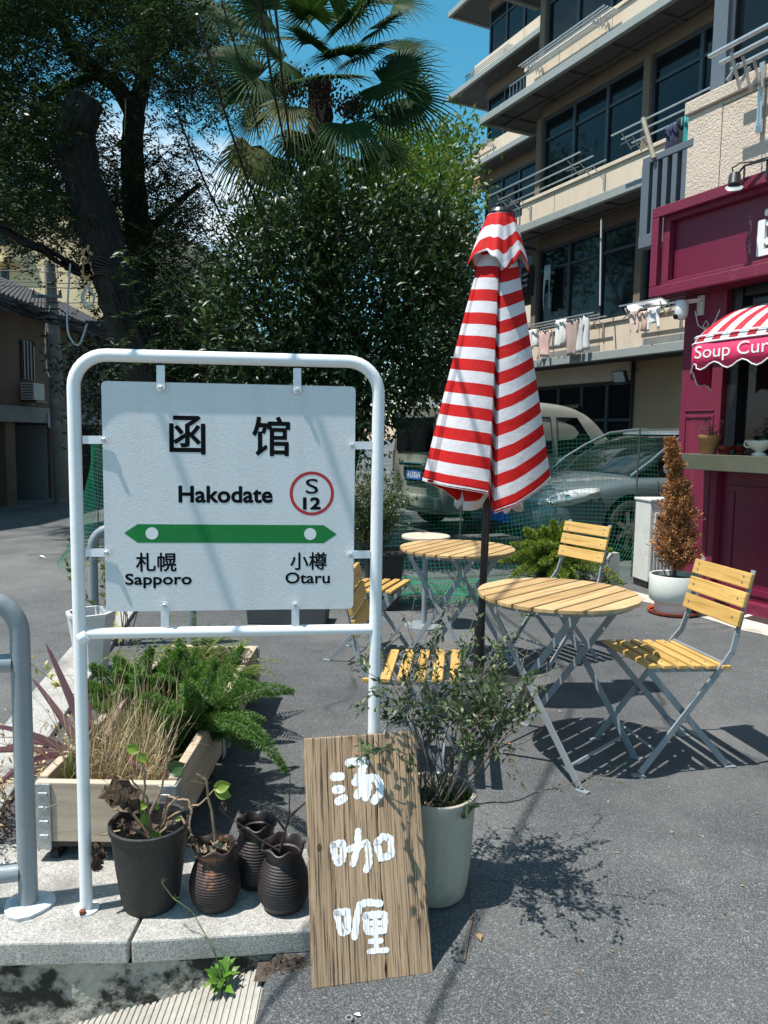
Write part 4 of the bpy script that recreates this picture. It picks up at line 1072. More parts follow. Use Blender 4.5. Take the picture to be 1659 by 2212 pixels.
def M_brush():
    m, nt, out = nodes_of('brushed_white_paint')
    n3 = noise(nt, 2.0, 4, .65, stretch=(170, 60, 2.6))
    c = ramp(nt, n3, [(.36, (.22, .15, .10)), (.42, (.62, .60, .60)), (.47, (.80, .80, .82))])
    pbsdf(nt, out, c, .7, 0, .3, bumpn(nt, n3, .001)); return m
m_brush = M_brush()
STK = {'tang': [[(472, 510), (522, 507)], [(485, 596), (522, 592)], [(502, 672), (540, 652)],
                [(572, 417), (640, 405), (682, 408), (655, 480), (618, 545)], [(615, 545), (690, 520), (748, 515), (782, 560), (776, 625), (742, 668)],
                [(668, 572), (628, 632)], [(704, 572), (684, 645)]],
       'ka': [[(470, 962), (530, 945), (538, 1010), (528, 1060), (502, 1085), (482, 1040), (468, 965)], [(575, 990), (690, 945), (706, 1010), (708, 1080), (688, 1125)],
              [(634, 872), (630, 980), (600, 1085)], [(758, 945), (800, 905), (848, 915), (855, 1030), (785, 1050), (756, 950)]],
       'li': [[(492, 1412), (566, 1402), (566, 1530), (524, 1548), (494, 1415)], [(780, 1350), (690, 1342), (645, 1360), (625, 1440), (612, 1570)],
              [(682, 1432), (760, 1420), (812, 1425), (810, 1525), (695, 1538), (682, 1435)], [(690, 1482), (805, 1478)], [(746, 1420), (756, 1655)], [(712, 1602), (788, 1596)], [(708, 1668), (826, 1658)]]}
k = 0
for ch, st in STK.items():
    b = MB()
    for ln in st:
        P = [Vector((bloc(*p)[0], 0, bloc(*p)[1])) for p in ln]
        Q = []
        for i in range(len(P) - 1):
            for t in range(6): Q.append(P[i].lerp(P[i + 1], t / 6))
        Q.append(P[-1]); w = .0090 if ch != 'li' or len(ln) > 2 else .0066
        if ch in ('tang',): w = .0110
        if ch == 'ka' and len(ln) > 4: w = .0092
        k += 1; y = -.0003 - .00004 * k
        for i, q in enumerate(Q):          # overlapping round dabs merged into a stroke
            d = (Q[min(i + 1, len(Q) - 1)] - Q[max(i - 1, 0)]).normalized(); s_ = Vector((d.z, 0, -d.x))
            ww = w * (1 + .12 * math.sin(i * 1.7 + k))
            b.v += [tuple(q + s_ * ww + Vector((0, y, 0))), tuple(q - s_ * ww + Vector((0, y, 0)))]
            if i: m_ = len(b.v); b.f.append((m_ - 4, m_ - 3, m_ - 1, m_ - 2))
        for q in (Q[0], Q[-1]):
            m_ = len(b.v); b.v += [(q.x + w * math.cos(a * math.pi / 6), y - .00002, q.z + w * math.sin(a * math.pi / 6)) for a in range(12)]; b.f.append(tuple(range(m_, m_ + 12)))
    b.build('brushed_character', m_brush, bo)
# knots
for (x, y) in ((378, 980), (965, 460)):
    u, v = bloc(x, y); b = MB(); b.add([(u + .007 * math.cos(a * .628), -.0004, v + .010 * math.sin(a * .628)) for a in range(10)], [tuple(range(10))])
    b.build('knot', M('dark_knot', (.05, .03, .018), .8, var=.4, scale=200), bo)

# ================================================================== RAILING AT LEFT
m_gp = M('grey_painted_steel', (.215, .245, .265), .42, var=.10, scale=5, dirt=(.16, .17, .175), dscale=6, dlo=.6, dhi=.8, bump=.001, bscale=50)
rb = gp(62, 1958, .03); rr_ = .0255
rail = thing('pedestrian_railing', 'thick grey painted tube railing bolted to the granite kerb', 'railing', (rb.x, rb.y, .03), math.radians(15))
rt = at(50, 1298, rb.y).z - .03
pts = [(0, 0, 0), (0, 0, rt - .09)] + [(-.10 + .10 * math.cos(a), 0, rt - .09 + .10 * math.sin(a)) for a in [math.pi / 2 * i / 8 for i in range(1, 9)]] + [(-1.3, 0, rt + .01)]
b = MB(); b.tube(pts, rr_, 20); b.build('post', m_gp, rail, smooth=True)
for z in (.105, rt - .17):
    b = MB(); b.tube([(-.02, 0, z), (-.06, 0, z), (-1.3, 0, z)], .025, 14); b.build('rail', m_gp, rail, smooth=True)
b = MB(); b.tube([(-1.3, 0, 0), (-1.3, 0, rt + .01)], rr_, 14); b.build('post', m_gp, rail, smooth=True)
b = MB(); b.lathe([(.066, -.001), (.067, .010), (.05, .016)], 14, mod=lambda r, z, a: (r * (1 + .08 * math.sin(3 * a + 1)), z), capt=True); b.build('base_plate', M('chalky_plate', (.5, .52, .53), .7, var=.2, scale=30, bump=.004, bscale=60), rail)

# ================================================================== POTS ON THE KERB
m_dpot = M('dark_plastic_pot', (.017, .016, .016), .6, var=.35, scale=40, bump=.006, bscale=70, dirt=(.15, .13, .11), dscale=95, dlo=.67, dhi=.74)
pc = gp(308, 1984, .03) + Vector((0, .075, 0))
dark_pot = thing('plant_pot', 'large matt black plant pot holding a withered hydrangea on the kerb', 'plant pot', pc)
pH = .245
b = MB(); b.lathe([(.074, 0), (.080, .02), (.094, .12), (.104, .21), (.106, .222), (.111, .228), (.112, .242), (.108, pH), (.101, pH - .003), (.097, .20), (.095, .18)], 48); b.build('pot_body', m_dpot, dark_pot, smooth=True)
b = MB(); rs = np.random.default_rng(4); n = 20
ring = [(0, 0, .192)]
for j in range(1, 8):
    for i in range(n): a = 2 * math.pi * i / n; r = .0965 * j / 7; ring.append((r * math.cos(a), r * math.sin(a), .19 + rs.normal(0, .006) + .012 * math.sin(3 * a) * j / 7))
b.v = ring; b.f = [(0, 1 + i, 1 + (i + 1) % n) for i in range(n)] + [(1 + (j - 1) * n + i, 1 + j * n + i, 1 + j * n + (i + 1) % n, 1 + (j - 1) * n + (i + 1) % n) for j in range(1, 7) for i in range(n)]
m_psoil = M('potting_soil', (.10, .065, .045), .95, var=.6, scale=90, bump=.012, bscale=120)
b.build('soil', m_psoil, dark_pot)
m_vase = M('brown_stoneware', (.026, .018, .017), .48, var=.3, scale=12, bump=.001, bscale=90, dirt=(.07, .048, .042), dscale=9, dlo=.6, dhi=.8)
m_vaser = M('rusty_stoneware', (.038, .024, .020), .6, var=.35, scale=14, bump=.002, bscale=90, dirt=(.26, .10, .045), dscale=13, dlo=.56, dhi=.66)
def vase(px, py, H, rb_, label, mat, seed, lean=0.):
    c = gp(px, py, .03) + Vector((0, rb_ * .75, 0))
    t = thing('ribbed_vase', label, 'vase', c, seed * 1.3, 'ribbed stoneware vases on the kerb')
    prof = []
    N = 72
    for i in range(N + 1):
        q = i / N; z = H * q
        r = rb_ * (.74 + .30 * math.sin(math.pi * min(1, q / .80) ** .85) - .04 * q)
        if q > .86: r = rb_ * (.775 + .25 * (q - .86) + 4.0 * (q - .86) ** 2)
        if .12 < q < .78: r += .0012 * (1 if (i % 3) < 2 else -1)
        prof.append((r, z))
    inner = [(p[0] - .006, p[1]) for p in prof[::-1] if p[1] > H * .55]
    def md(r, z, a):
        k = max(0, (z / H - .88) / .12) ** 1.5
        return r * (1 + .05 * k * math.cos(6 * a)), z - .0045 * k * math.cos(6 * a + .6)
    b = MB(); b.lathe(prof + [(prof[-1][0] - .003, H + .003)] + inner, 54, mod=md); b.build('body', mat, t, smooth=True)
    b = MB(); b.lathe([(rb_ * .82, H * .60), (.001, H * .66)], 20); b.build('soil', m_psoil, t)
    return t, c
v2, v2c = vase(456, 1976, .178, .069, 'rust-patched ribbed vase of dead leaves beside the black pot', m_vaser, 1)
v3, v3c = vase(607, 1980, .182, .070, 'dark ribbed vase holding a bare forked twig beside the wooden board', m_vase, 2)
v4, v4c = vase(548, 1926, .19, .068, 'empty dark ribbed vase standing behind the other two vases', m_vase, 3)

# ================================================================== BIG CERAMIC POT BEHIND THE BOARD
m_cer = M('sandy_ceramic', (.40, .355, .29), .55, var=.10, scale=7, bump=.0006, bscale=70, dirt=(.22, .19, .15), dscale=5, dlo=.55, dhi=.8)
cp = Vector((.166, 2.205, gz(.17, 2.2)))
cer = thing('ceramic_planter', 'tall fluted sand coloured ceramic planter supporting the wooden board', 'planter', cp)
cH = .325
def flut(r, z, a):
    k = smooth(.05, .10, z) * (1 - smooth(.24, .28, z)); return (r * (1 - .012 * k * (1 + math.cos(22 * a))), z)
b = MB(); b.lathe([(.086, 0), (.096, .01), (.104, .05), (.111, .12), (.115, .20), (.118, .26), (.120, .29), (.124, cH - .012), (.123, cH - .003), (.118, cH), (.111, cH - .004), (.109, cH - .05), (.10, cH - .09)], 88, mod=flut); b.build('pot_body', m_cer, cer, smooth=True)
b = MB(); b.lathe([(.108, cH - .04), (.06, cH - .03), (.001, cH - .035)], 24, capb=False); b.build('soil', m_psoil, cer)

# ================================================================== BISTRO FURNITURE
m_frame = M('grey_steel_frame', (.24, .265, .285), .42, var=.12, scale=9, metal=.15, dirt=(.14, .15, .155), dscale=14, dlo=.62, dhi=.8)
m_chw = M_wood('varnished_chair_slat', (.59, .375, .125), (.45, .26, .07), scale=1., rough=.36, grain=(3, 60, 60), objrand=.14, bump=.0004)
m_tbw = M_wood('weathered_table_slat', (.55, .385, .20), (.36, .22, .10), scale=1., rough=.5, grain=(3, 55, 55), objrand=.30, bump=.0007)
m_bolt = M('bolt_head', (.42, .42, .43), .3, metal=.9, var=.2, scale=60)
bm_ = MB(); bm_.lathe([(.0055, 0), (.005, .002), (.002, .0035)], 10, capt=True); bolt_me = bm_.build('bolt_head', m_bolt).data
bpy.data.objects.remove(bpy.data.objects['bolt_head'], do_unlink=True)
def make_chair(label):
    t = thing('bistro_chair', label, 'chair', group='folding bistro chairs round the tables')
    HW, ZS = .19, .45
    # seat slats (run along x)
    for i in range(6):
        y = -.16 + i * .0655
        b = MB(); b.box((0, 0, 0), (.40 - .006 * (i == 0), .041, .018)); o = b.build('seat_slat', m_chw, t, bev=.004); o.location = (0, y, ZS + .004 - .003 * i)
        for sx in (-1, 1): shared('bolt', bolt_me, o, (sx * .15, 0, .0085))
    # back slats
    tilt = math.radians(14)
    for i in range(3):
        z = .635 + i * .078; y = .232 + (z - .635) * math.tan(tilt)
        b = MB(); b.box((0, 0, 0), (.39, .018, .066)); o = b.build('back_slat', m_chw, t, bev=.004); o.location = (0, y - .012, z); o.rotation_euler = (-tilt, 0, 0)
        for sx in (-1, 1):
            for dz in ((-.012, .014) if i == 2 else (0,)): shared('bolt', bolt_me, o, (sx * (HW - .035), -.009, dz), (math.pi / 2, 0, 0))
    for s in (-1, 1):
        x = s * HW
        # long leg: front foot -> under seat -> twisted up to the backrest
        b = MB(); P = [(x, -.19, .012), (x, .165, .455)]
        b.bar(P[0], P[1], .008, .026, up=(0, .62, -.78))
        b.bar((x, .165, .455), (x * .97, .200, .50), .008, .026, up=(0, 1, -.3), ext=.006)
        b.bar((x * .97, .200, .50), (x * .93, .222, .575), .010, .024, up=(0, 1, -.3), ext=.006)
        b.bar((x * .93, .222, .575), (x * .90, .222 + .245 * math.tan(tilt), .825), .026, .006, up=(0, 1, -.25), ext=.008)
        b.build('back_leg', m_frame, t, bev=.0015)
        b = MB(); b.bar((x, -.175, .004), (x, -.225, .004), .026, .006); b.build('foot', m_frame, t, bev=.0015)
        # short leg: seat front -> rear foot
        xi = s * (HW - .022)
        b = MB(); b.bar((xi, -.165, .435), (xi, .215, .012), .008, .026, up=(0, -.74, -.66)); b.build('front_leg', m_frame, t, bev=.0015)
        b = MB(); b.bar((xi, .205, .004), (xi, .255, .004), .026, .006); b.build('foot', m_frame, t, bev=.0015)
        b = MB(); b.bar((xi, -.165, ZS - .016), (xi, .17, ZS - .026), .006, .02, up=(0, 0, 1)); b.build('seat_rail', m_frame, t)
        b = MB(); b.tube([(x + .006 * s, .0, .222), (xi - .006 * s, 0, .222)], .009, 10); b.build('pivot', m_bolt, t)
    for (y, z) in ((-.12, .098), (.165, .452), (.135, .102)):
        w = HW if z != .102 else HW - .022
        b = MB(); b.tube([(-w, y, z), (w, y, z)], .0055, 8); b.build('cross_rod', m_frame, t)
    return t
def place(o, c, face_deg, label=None):
    o.location = c; o.rotation_euler = (0, 0, math.radians(face_deg + 90))
    if label: o['label'] = label
ch = make_chair('bistro chair with its full yellow slatted back beside the striped parasol table, shop wall behind')
place(ch, (1.204, 3.218, 0), 191, 'yellow slatted folding chair with table shadow striping its seat, backrest turned to the maroon shop')
chair2 = copy_tree(ch)
l_, r_ = gp(1210, 1122, .83), gp(1320, 1138, .83); mid = (l_ + r_) / 2; e = (r_ - l_).normalized(); fc = Vector((e.y, -e.x, 0))
place(chair2, (mid.x + fc.x * .24, mid.y + fc.y * .24, 0), math.degrees(math.atan2(fc.y, fc.x)), 'yellow slatted folding chair standing in front of the bushy green fern')
chair3 = copy_tree(ch); place(chair3, (.135, 3.0, 0), -6, 'yellow slatted folding chair behind the fluted planter, pushed toward the parasol table')
chair4 = copy_tree(ch); place(chair4, (-.06, 4.62, 0), -18, 'yellow slatted folding chair beside the black square pot behind the station sign')

def make_table(label, slats, R=.338):
    t = thing('bistro_table', label, 'table', group='round slatted bistro tables')
    H = .71; n = slats; pitch = 2 * R / n
    for i in range(n):
        y0 = -R + i * pitch + .0055; y1 = -R + (i + 1) * pitch - .0055; P = []
        K = 8
        for k in range(K + 1):
            y = y0 + (y1 - y0) * k / K; P.append((math.sqrt(max(1e-6, R * R - y * y)), y))
        for k in range(K, -1, -1):
            y = y0 + (y1 - y0) * k / K; P.append((-math.sqrt(max(1e-6, R * R - y * y)), y))
        b = MB(); b.prism(P, H - .018, H); b.build('tabletop_slat', m_tbw, t, bev=.003)
    for x in (-.16, .16):
        L = math.sqrt(R * R - x * x) - .03
        b = MB(); b.bar((x, -L, H - .025), (x, L, H - .025), .03, .010); b.build('top_rail', m_frame, t)
    b = MB(); pr = R - .03; seg = 40
    for k in range(seg):
        a0, a1 = 2 * math.pi * k / seg, 2 * math.pi * (k + 1) / seg
        b.bar((pr * math.cos(a0), pr * math.sin(a0), H - .026), (pr * math.cos(a1), pr * math.sin(a1), H - .026), .006, .015)
    b.build('rim_band', m_frame, t)
    for s, hw in ((1, .225), (-1, .200)):
        for x in (-hw, hw):
            b = MB(); b.bar((x, -s * .265, .008), (x, s * .20, H - .03), .008, .028, up=(0, s * .83, -.55)); b.build('leg', m_frame, t, bev=.0015)
            b = MB(); b.bar((x, -s * .25, .004), (x, -s * .30, .004), .03, .006); b.build('foot', m_frame, t)
        b = MB(); b.tube([(-hw, -s * .215, .085), (hw, -s * .215, .085)], .006, 8); b.build('stretcher', m_frame, t)
        b = MB(); b.tube([(-hw, s * .20, H - .034), (hw, s * .20, H - .034)], .007, 8); b.build('pivot_rod', m_frame, t)
    return t
t1 = make_table('round slatted wooden folding table at the striped parasol beside the fluted planter', 8)
t1.location = (.742, 3.20, 0); t1.rotation_euler = (0, 0, math.radians(46))
t2 = make_table('round slatted wooden folding table behind the parasol pole near the green net', 9)
p = gp(988, 1182, .71); t2.location = (p.x, p.y, 0); t2.rotation_euler = (0, 0, math.radians(58))
# pale round stool top behind table 2
p = gp(920, 1156, .66)
st = thing('round_stool', 'small pale round topped side table behind the slatted table', 'side table', (p.x, p.y, 0))
m_pale = M_wood('pale_wood', (.52, .45, .36), (.40, .33, .25), scale=1, grain=(3, 40, 40), objrand=0.)
b = MB(); b.lathe([(.165, .635), (.172, .642), (.172, .655), (.166, .66)], 40, capt=True); b.build('top', m_pale, st)
b = MB(); b.tube([(0, 0, .01), (0, 0, .637)], .02, 10); b.build('stem', m_frame, st, smooth=True)
b = MB(); b.lathe([(.14, 0), (.14, .012), (.03, .022)], 24, capt=True); b.build('base', m_frame, st)

# ================================================================== STRIPED PARASOL
UB = Vector((.492, 3.80, 0))
umb = thing('striped_parasol', 'closed red and white striped parasol on a black pole and round base', 'parasol', UB)
m_pole = M('black_pole', (.012, .012, .013), .35, var=.3, scale=8)
m_base = M('dusty_black_base', (.022, .023, .024), .55, var=.4, scale=10, bump=.002, bscale=40, dirt=(.10, .10, .10), dscale=4, dlo=.5, dhi=.75)
b = MB(); b.lathe([(.275, 0), (.285, .02), (.28, .10), (.262, .135), (.22, .15), (.08, .16), (.045, .18)], 40, capt=True); b.build('base', m_base, umb, smooth=True)
topz = at(1077, 462, UB.y).z; capz = at(1070, 566, UB.y).z
lean = Vector(((at(1077, 700, UB.y).x - UB.x) * .0 + .045, 0, 0)) / topz      # slight lean of the pole
b = MB(); b.tube([(0, 0, .10), (lean.x * topz, 0, topz + .02)], .0195, 16); b.build('pole', m_pole, umb, smooth=True)
b = MB(); b.tube([(0, 0, .10), (0, 0, .42)], .027, 16); b.build('pole_socket', m_pole, umb, smooth=True)
def M_stripe():
    m, nt, out = nodes_of('striped_canopy')
    uvn = nt.nodes.new('ShaderNodeUVMap'); sep = nt.nodes.new('ShaderNodeSeparateXYZ'); nt.links.new(uvn.outputs[0], sep.inputs[0])
    fr = nt.nodes.new('ShaderNodeMath'); fr.operation = 'FRACT'; nt.links.new(sep.outputs['Y'], fr.inputs[0])
    gt = nt.nodes.new('ShaderNodeMath'); gt.operation = 'GREATER_THAN'; gt.inputs[1].default_value = .5; nt.links.new(fr.outputs[0], gt.inputs[0])
    wv = noise(nt, 700, 2, .5); wr = noise(nt, 14, 4, .6)
    c = mixc(nt, gt.outputs[0], (.72, .685, .715), (.60, .012, .012))
    c = mixc(nt, .15, c, mixc(nt, 1., c, ramp(nt, wr, [(.3, (.6, .6, .6)), (.7, (1, 1, 1))]), 'MULTIPLY'))
    nrm = bumpn(nt, wr, .008, .7); nrm = bumpn(nt, wv, .0004, .5, nrm)
    bs = pbsdf(nt, None, c, .7, 0, .25, nrm)
    tr = nt.nodes.new('ShaderNodeBsdfTranslucent'); nt.links.new(c, tr.inputs[0])
    mx = nt.nodes.new('ShaderNodeMixShader'); mx.inputs[0].default_value = .22
    nt.links.new(bs.outputs[0], mx.inputs[1]); nt.links.new(tr.outputs[0], mx.inputs[2]); nt.links.new(mx.outputs[0], out.inputs[0])
    return m
m_str = M_stripe()
def skirt(name, zt, rt, angs, zb_of, rb_of, rt_of, ns, smod, off=None, power=1.):
    """hanging pleated cloth: rings from top to hem; angs list of (angle, radius factor bottom, hem z)"""
    n = len(angs); vs = []; fs = []; uv = []
    for j in range(ns + 1):
        q = j / ns
        for i, (a, rf, hz) in enumerate(angs):
            z = zt + (hz - zt) * q
            r = rt * rt_of(i) * (1 - q ** power) + rf * q ** power
            vs.append((r * math.cos(a) + lean.x * z, r * math.sin(a), z)); uv.append((i / n, smod(i, q, zt - z)))
    for j in range(ns):
        for i in range(n):
            a = j * n + i; c = j * n + (i + 1) % n
            fs.append((a, c, c + n, a + n))
    me = bpy.data.meshes.new(name); me.from_pydata(vs, [], fs); ul = me.uv_layers.new(name='UVMap')
    for lp in me.loops: ul.data[lp.index].uv = uv[lp.vertex_index]
    me.materials.append(m_str); me.polygons.foreach_set('use_smooth', [True] * len(me.polygons))
    try: me.set_sharp_from_angle(angle=math.radians(38))
    except Exception: pass
    o = bpy.data.objects.new(name, me); link(o, umb); sl = o.modifiers.new('s', 'SOLIDIFY'); sl.thickness = .0015; return o
# pleats: ridge / valley control points (angle deg, bottom radius, hem z), camera looks along +Y so the front is -90
hz = at(990, 1050, UB.y).z
ctl = [(-172, .330, hz + .03), (-165, .316, hz + .025), (-162.5, .288, hz + .02), (-150, .272, hz + .012), (-120, .225, hz - .005), (-97, .200, hz - .02), (-91, .130, hz - .075), (-86, .175, hz - .115), (-60, .215, hz - .075), (-30, .262, hz - .00), (-12, .300, hz + .05),
       (2, .19, hz - .05), (14, .13, hz - .1), (30, .20, hz - .02), (52, .215, hz + .01), (70, .13, hz - .10), (90, .21, hz), (112, .13, hz - .10), (135, .21, hz), (152, .13, hz - .10), (170, .22, hz - .02)]
angs = []
for k in range(len(ctl)):
    a0, r0, z0 = ctl[k]; a1, r1, z1 = ctl[(k + 1) % len(ctl)]
    if k == len(ctl) - 1: a1 += 360
    for s_ in range(4):
        t_ = s_ / 4; angs.append((math.radians(a0 + (a1 - a0) * t_), r0 + (r1 - r0) * t_, z0 + (z1 - z0) * t_))
ref = topz - hz
rs = np.random.default_rng(8); jit = rs.normal(0, .004, len(angs))
can = skirt('canopy', topz - .03, .045, angs, None, None, lambda i: .55 + .45 * angs[i][1] / .33, 60, lambda i, q, d: q * ref / .1135 + (math.ceil(ref / .1135) - ref / .1135) - .02, power=.93)
# inner pleats hang a little lower than the outer panels
inn = []
for k in range(64):
    a = 2 * math.pi * k / 64; w_ = .5 + .5 * math.sin(5 * a + 1.1); inn.append((a, .10 + .075 * w_ + .012 * math.sin(13 * a), hz - .045 - .075 * (.5 + .5 * math.sin(5 * a + .4)) - .01 * math.sin(9 * a)))
skirt('inner_pleats', topz - .5, .05, inn, None, None, lambda i: 1., 14, lambda i, q, d: q * 9.0 + .44)
# white hem along the lower edge of the canopy
hm = MB(); pv = [Vector((r * math.cos(a) * 1.004 + lean.x * z, r * math.sin(a) * 1.004, z)) for a, r, z in angs]; pv.append(pv[0])
b = MB()
for i in range(len(pv) - 1):
    b.add([pv[i] + Vector((0, 0, .013)), pv[i + 1] + Vector((0, 0, .013)), pv[i + 1] - Vector((0, 0, .003)), pv[i] - Vector((0, 0, .003))], [(0, 3, 2, 1)])
b.build('hem', M('white_hem', (.70, .69, .72), .8, var=.1, scale=40), umb)
# vent cap on top
cap = []
hc = capz
for k, (a, r, dz) in enumerate([(-175, .150, -.02), (-150, .135, .02), (-128, .115, .03), (-105, .150, -.01), (-84, .135, -.065), (-62, .115, -.03), (-45, .130, .02), (-20, .145, -.02), (0, .150, -.05), (30, .12, .03), (60, .14, -.03), (95, .12, .03), (130, .14, -.03), (160, .13, .02)]):
    cap.append((a, r, hc + dz))
cang = []
for k in range(len(cap)):
    a0, r0, z0 = cap[k]; a1, r1, z1 = cap[(k + 1) % len(cap)]
    if k == len(cap) - 1: a1 += 360
    for s_ in range(8): t_ = s_ / 8; e_ = .5 - .5 * math.cos(math.pi * t_); cang.append((math.radians(a0 + (a1 - a0) * t_), r0 + (r1 - r0) * e_, z0 + (z1 - z0) * e_))
skirt('vent_cap', topz, .056, cang, None, None, lambda i: 1., 24, lambda i, q, d: q * 1.75 + .42 + .55 * math.sin(cang[i][0] * 1.0 + 2.2) * q + .1 * math.sin(cang[i][0] * 4) * q, power=.85)
b = MB(); b.lathe([(.057, topz - .012), (.066, topz), (.058, topz + .016), (.03, topz + .026), (.012, topz + .030)], 24, (lean.x * topz, 0, 0), capt=True); b.build('finial', m_pole, umb)

# ================================================================== GREEN NET
m_net = M('green_net_cord', (.012, .26, .135), .55, var=.2, scale=5)
path = [Vector(p) for p in ((-3.2, 8.6, 0), (-3.05, 7.7, 0), (-2.6, 7.15, 0), (-1.6, 7.0, 0), (-.6, 7.05, 0), (.4, 7.25, 0), (1.3, 7.6, 0), (2.05, 7.95, 0), (2.35, 7.75, 0), (2.55, 7.3, 0))]
def resample(P, step):
    out = [P[0].copy()]; acc = 0
    for a, c in zip(P[:-1], P[1:]):
        L = (c - a).length; d = (c - a) / L; pos = 0
        while acc + (L - pos) >= step:
            pos += step - acc; out.append(a + d * pos); acc = 0
        acc += L - pos
    return out
for _ in range(2):
    q = [path[0]]
    for a, c in zip(path[:-1], path[1:]): q += [a * .75 + c * .25, a * .25 + c * .75]
    q.append(path[-1]); path = q
NP = resample(path, .042); nn_ = len(NP); rows = 34
rs = np.random.default_rng(11)
base = np.array([(p.x, p.y, 0) for p in NP]); s_al = np.arange(nn_) * .042
top = 1.19 + np.clip((base[:, 0] - .2) / 2.2, 0, 1) * .22 + .035 * np.sin(s_al * 2.1) + .02 * np.sin(s_al * 5.3 + 1)
G = np.zeros((rows, nn_, 3))
nrm_ = np.gradient(base, axis=0); nrm_ = nrmz(np.stack([nrm_[:, 1], -nrm_[:, 0], 0 * nrm_[:, 0]], 1))
for j in range(rows):
    q = j / (rows - 1)
    w = .05 * np.sin(s_al * 1.3 + 3 * q) + .03 * np.sin(s_al * 3.7 - 5 * q) + .25 * (1 - q) ** 5
    G[j] = base + nrm_ * w[:, None]; G[j, :, 2] = .012 + (top - .012) * q + .018 * np.sin(s_al * 4.1 + 6 * q) * q * (1 - q) * 3
def cords(G, r, skip=None):
    """thin three-sided cords along rows and columns of a point grid"""
    parts = []
    def line(Pn):
        n = len(Pn); d = nrmz(np.gradient(Pn, axis=0)); up = np.array([.31, .22, .92]); a = nrmz(np.cross(d, up)); c = np.cross(d, a)
        V = np.concatenate([Pn + a * r, Pn - a * r * .5 + c * r * .87, Pn - a * r * .5 - c * r * .87]); F = []
        i = np.arange(n - 1)[:, None]
        for k in range(3):
            o, o2 = k * n, ((k + 1) % 3) * n
            F.append(np.concatenate([i + o, i + o2, i + 1 + o2, i + 1 + o], 1))
        return V, np.concatenate(F)
    for j in range(G.shape[0]): parts.append(line(G[j]))
    for i in range(G.shape[1]): parts.append(line(G[:, i]))
    return merge(parts)
net = thing('safety_net', 'green plastic safety netting strung across the yard before the parked cars', 'net', (0, 7.2, 0))
V, F = cords(G - np.array([0, 7.2, 0]), .0012)
npmesh('netting', V, F, m_net, net)
for i in (4, 70, 118, nn_ - 6):
    p = base[i]; b = MB(); b.tube([(p[0], p[1] - 7.2 + .02, -.02), (p[0] + .02, p[1] - 7.2 + .02, top[i] + .03)], .008, 6); b.build('stake', M('dark_stake', (.05, .06, .055), .6), net)
# loose net lying on the asphalt
lx, ly = 46, 26; G2 = np.zeros((ly, lx, 3)); rs = np.random.default_rng(3)
ph = rs.random(6) * 6
for j in range(ly):
    for i in range(lx):
        x = .02 + i * .036; y = 5.95 + j * .043 + .12 * math.sin(x * 2.2 + ph[0]) * (1 - j / ly)
        G2[j, i] = (x + .03 * math.sin(y * 9 + ph[1]), y + .03 * math.sin(x * 11 + ph[2]), .010 + .015 * (1 + math.sin(x * 7 + y * 5 + ph[3])) + .012 * (1 + math.sin(y * 17 + ph[4] + x * 3)))
V, F = cords(G2, .0026)
ln_ = npmesh('loose_netting', V, F, m_net, loc=(.8, 6.4, 0)); tag(ln_, 'crumpled green netting lying on the asphalt by the slatted table', 'net')

# ================================================================== WOODEN PLANTERS
m_plw = M_wood('pale_pine_plank', (.56, .47, .375), (.42, .33, .25), scale=1., rough=.7, grain=(1.6, 26, 26), objrand=.15, bump=.001)
m_plw_y = M_wood('pale_pine_plank_side', (.48, .39, .30), (.34, .26, .19), scale=1., rough=.75, grain=(26, 1.6, 26), objrand=.15, bump=.001)
m_zinc = M('zinc_bracket', (.42, .44, .45), .4, metal=.7, var=.15, scale=20, bump=.004, bscale=30)
m_cast = M('black_caster', (.015, .015, .016), .5)
PLX0, PLX1 = -1.06, -.628
def planter(y0, y1, label):
    t = thing('wooden_planter', label, 'planter', ((PLX0 + PLX1) / 2, y0, 0), 0, 'wooden planter boxes on casters')
    w = PLX1 - PLX0; L = y1 - y0; z0, z1 = .095, .285; th = .03
    for y in (th / 2, L - th / 2):
        b = MB(); b.box((0, y, (z0 + z1) / 2), (w - .002, th, z1 - z0)); b.build('end_plank', m_plw, t, bev=.003)
    for s in (-1, 1):
        b = MB(); b.box((s * (w / 2 - th / 2 + .0), L / 2, (z0 + z1) / 2 + .004), (th, L - 2 * th - .002, z1 - z0 + .008)); b.build('side_plank', m_plw_y, t, bev=.003)
    b = MB(); b.box((0, L / 2, z0 - .012), (w - .03, L - .03, .02)); b.build('bottom_tray', m_cast, t)
    n = 14; b = MB(); r = np.random.default_rng(int(y0 * 100))
    for j in range(n):
        for i in range(n): b.v.append((-w / 2 + .03 + (w - .06) * i / (n - 1), .03 + (L - .06) * j / (n - 1), z1 - .07 + r.normal(0, .008)))
    b.f = [(j * n + i, j * n + i + 1, (j + 1) * n + i + 1, (j + 1) * n + i) for j in range(n - 1) for i in range(n - 1)]
    b.build('soil', m_psoil, t)
    for s in (-1, 1):
        for y, d in ((0, -1), (L, 1)):
            b = MB(); b.box((s * (w / 2 - .022), y + d * .004, (z0 + z1) / 2 - .012), (.056, .006, z1 - z0 + .02)); b.box((s * (w / 2 + .004), y - d * .024, (z0 + z1) / 2 - .012), (.006, .05, z1 - z0 + .02))
            for k in range(4): b.box((s * (w / 2 - .028), y + d * .008, z0 + .02 + .045 * k), (.03, .004, .012))
            b.build('corner_bracket', m_zinc, t, bev=.002)
            b = MB(); b.tube([(s * (w / 2 - .05) - .012, y - d * .05, .032 + gz(-.8, y0)), (s * (w / 2 - .05) + .012, y - d * .05, .032)], .032, 16); b.tube([(s * (w / 2 - .05), y - d * .05, .04), (s * (w / 2 - .05), y - d * .04, z0 - .015)], .014, 8); b.build('caster', m_cast, t)
    return t
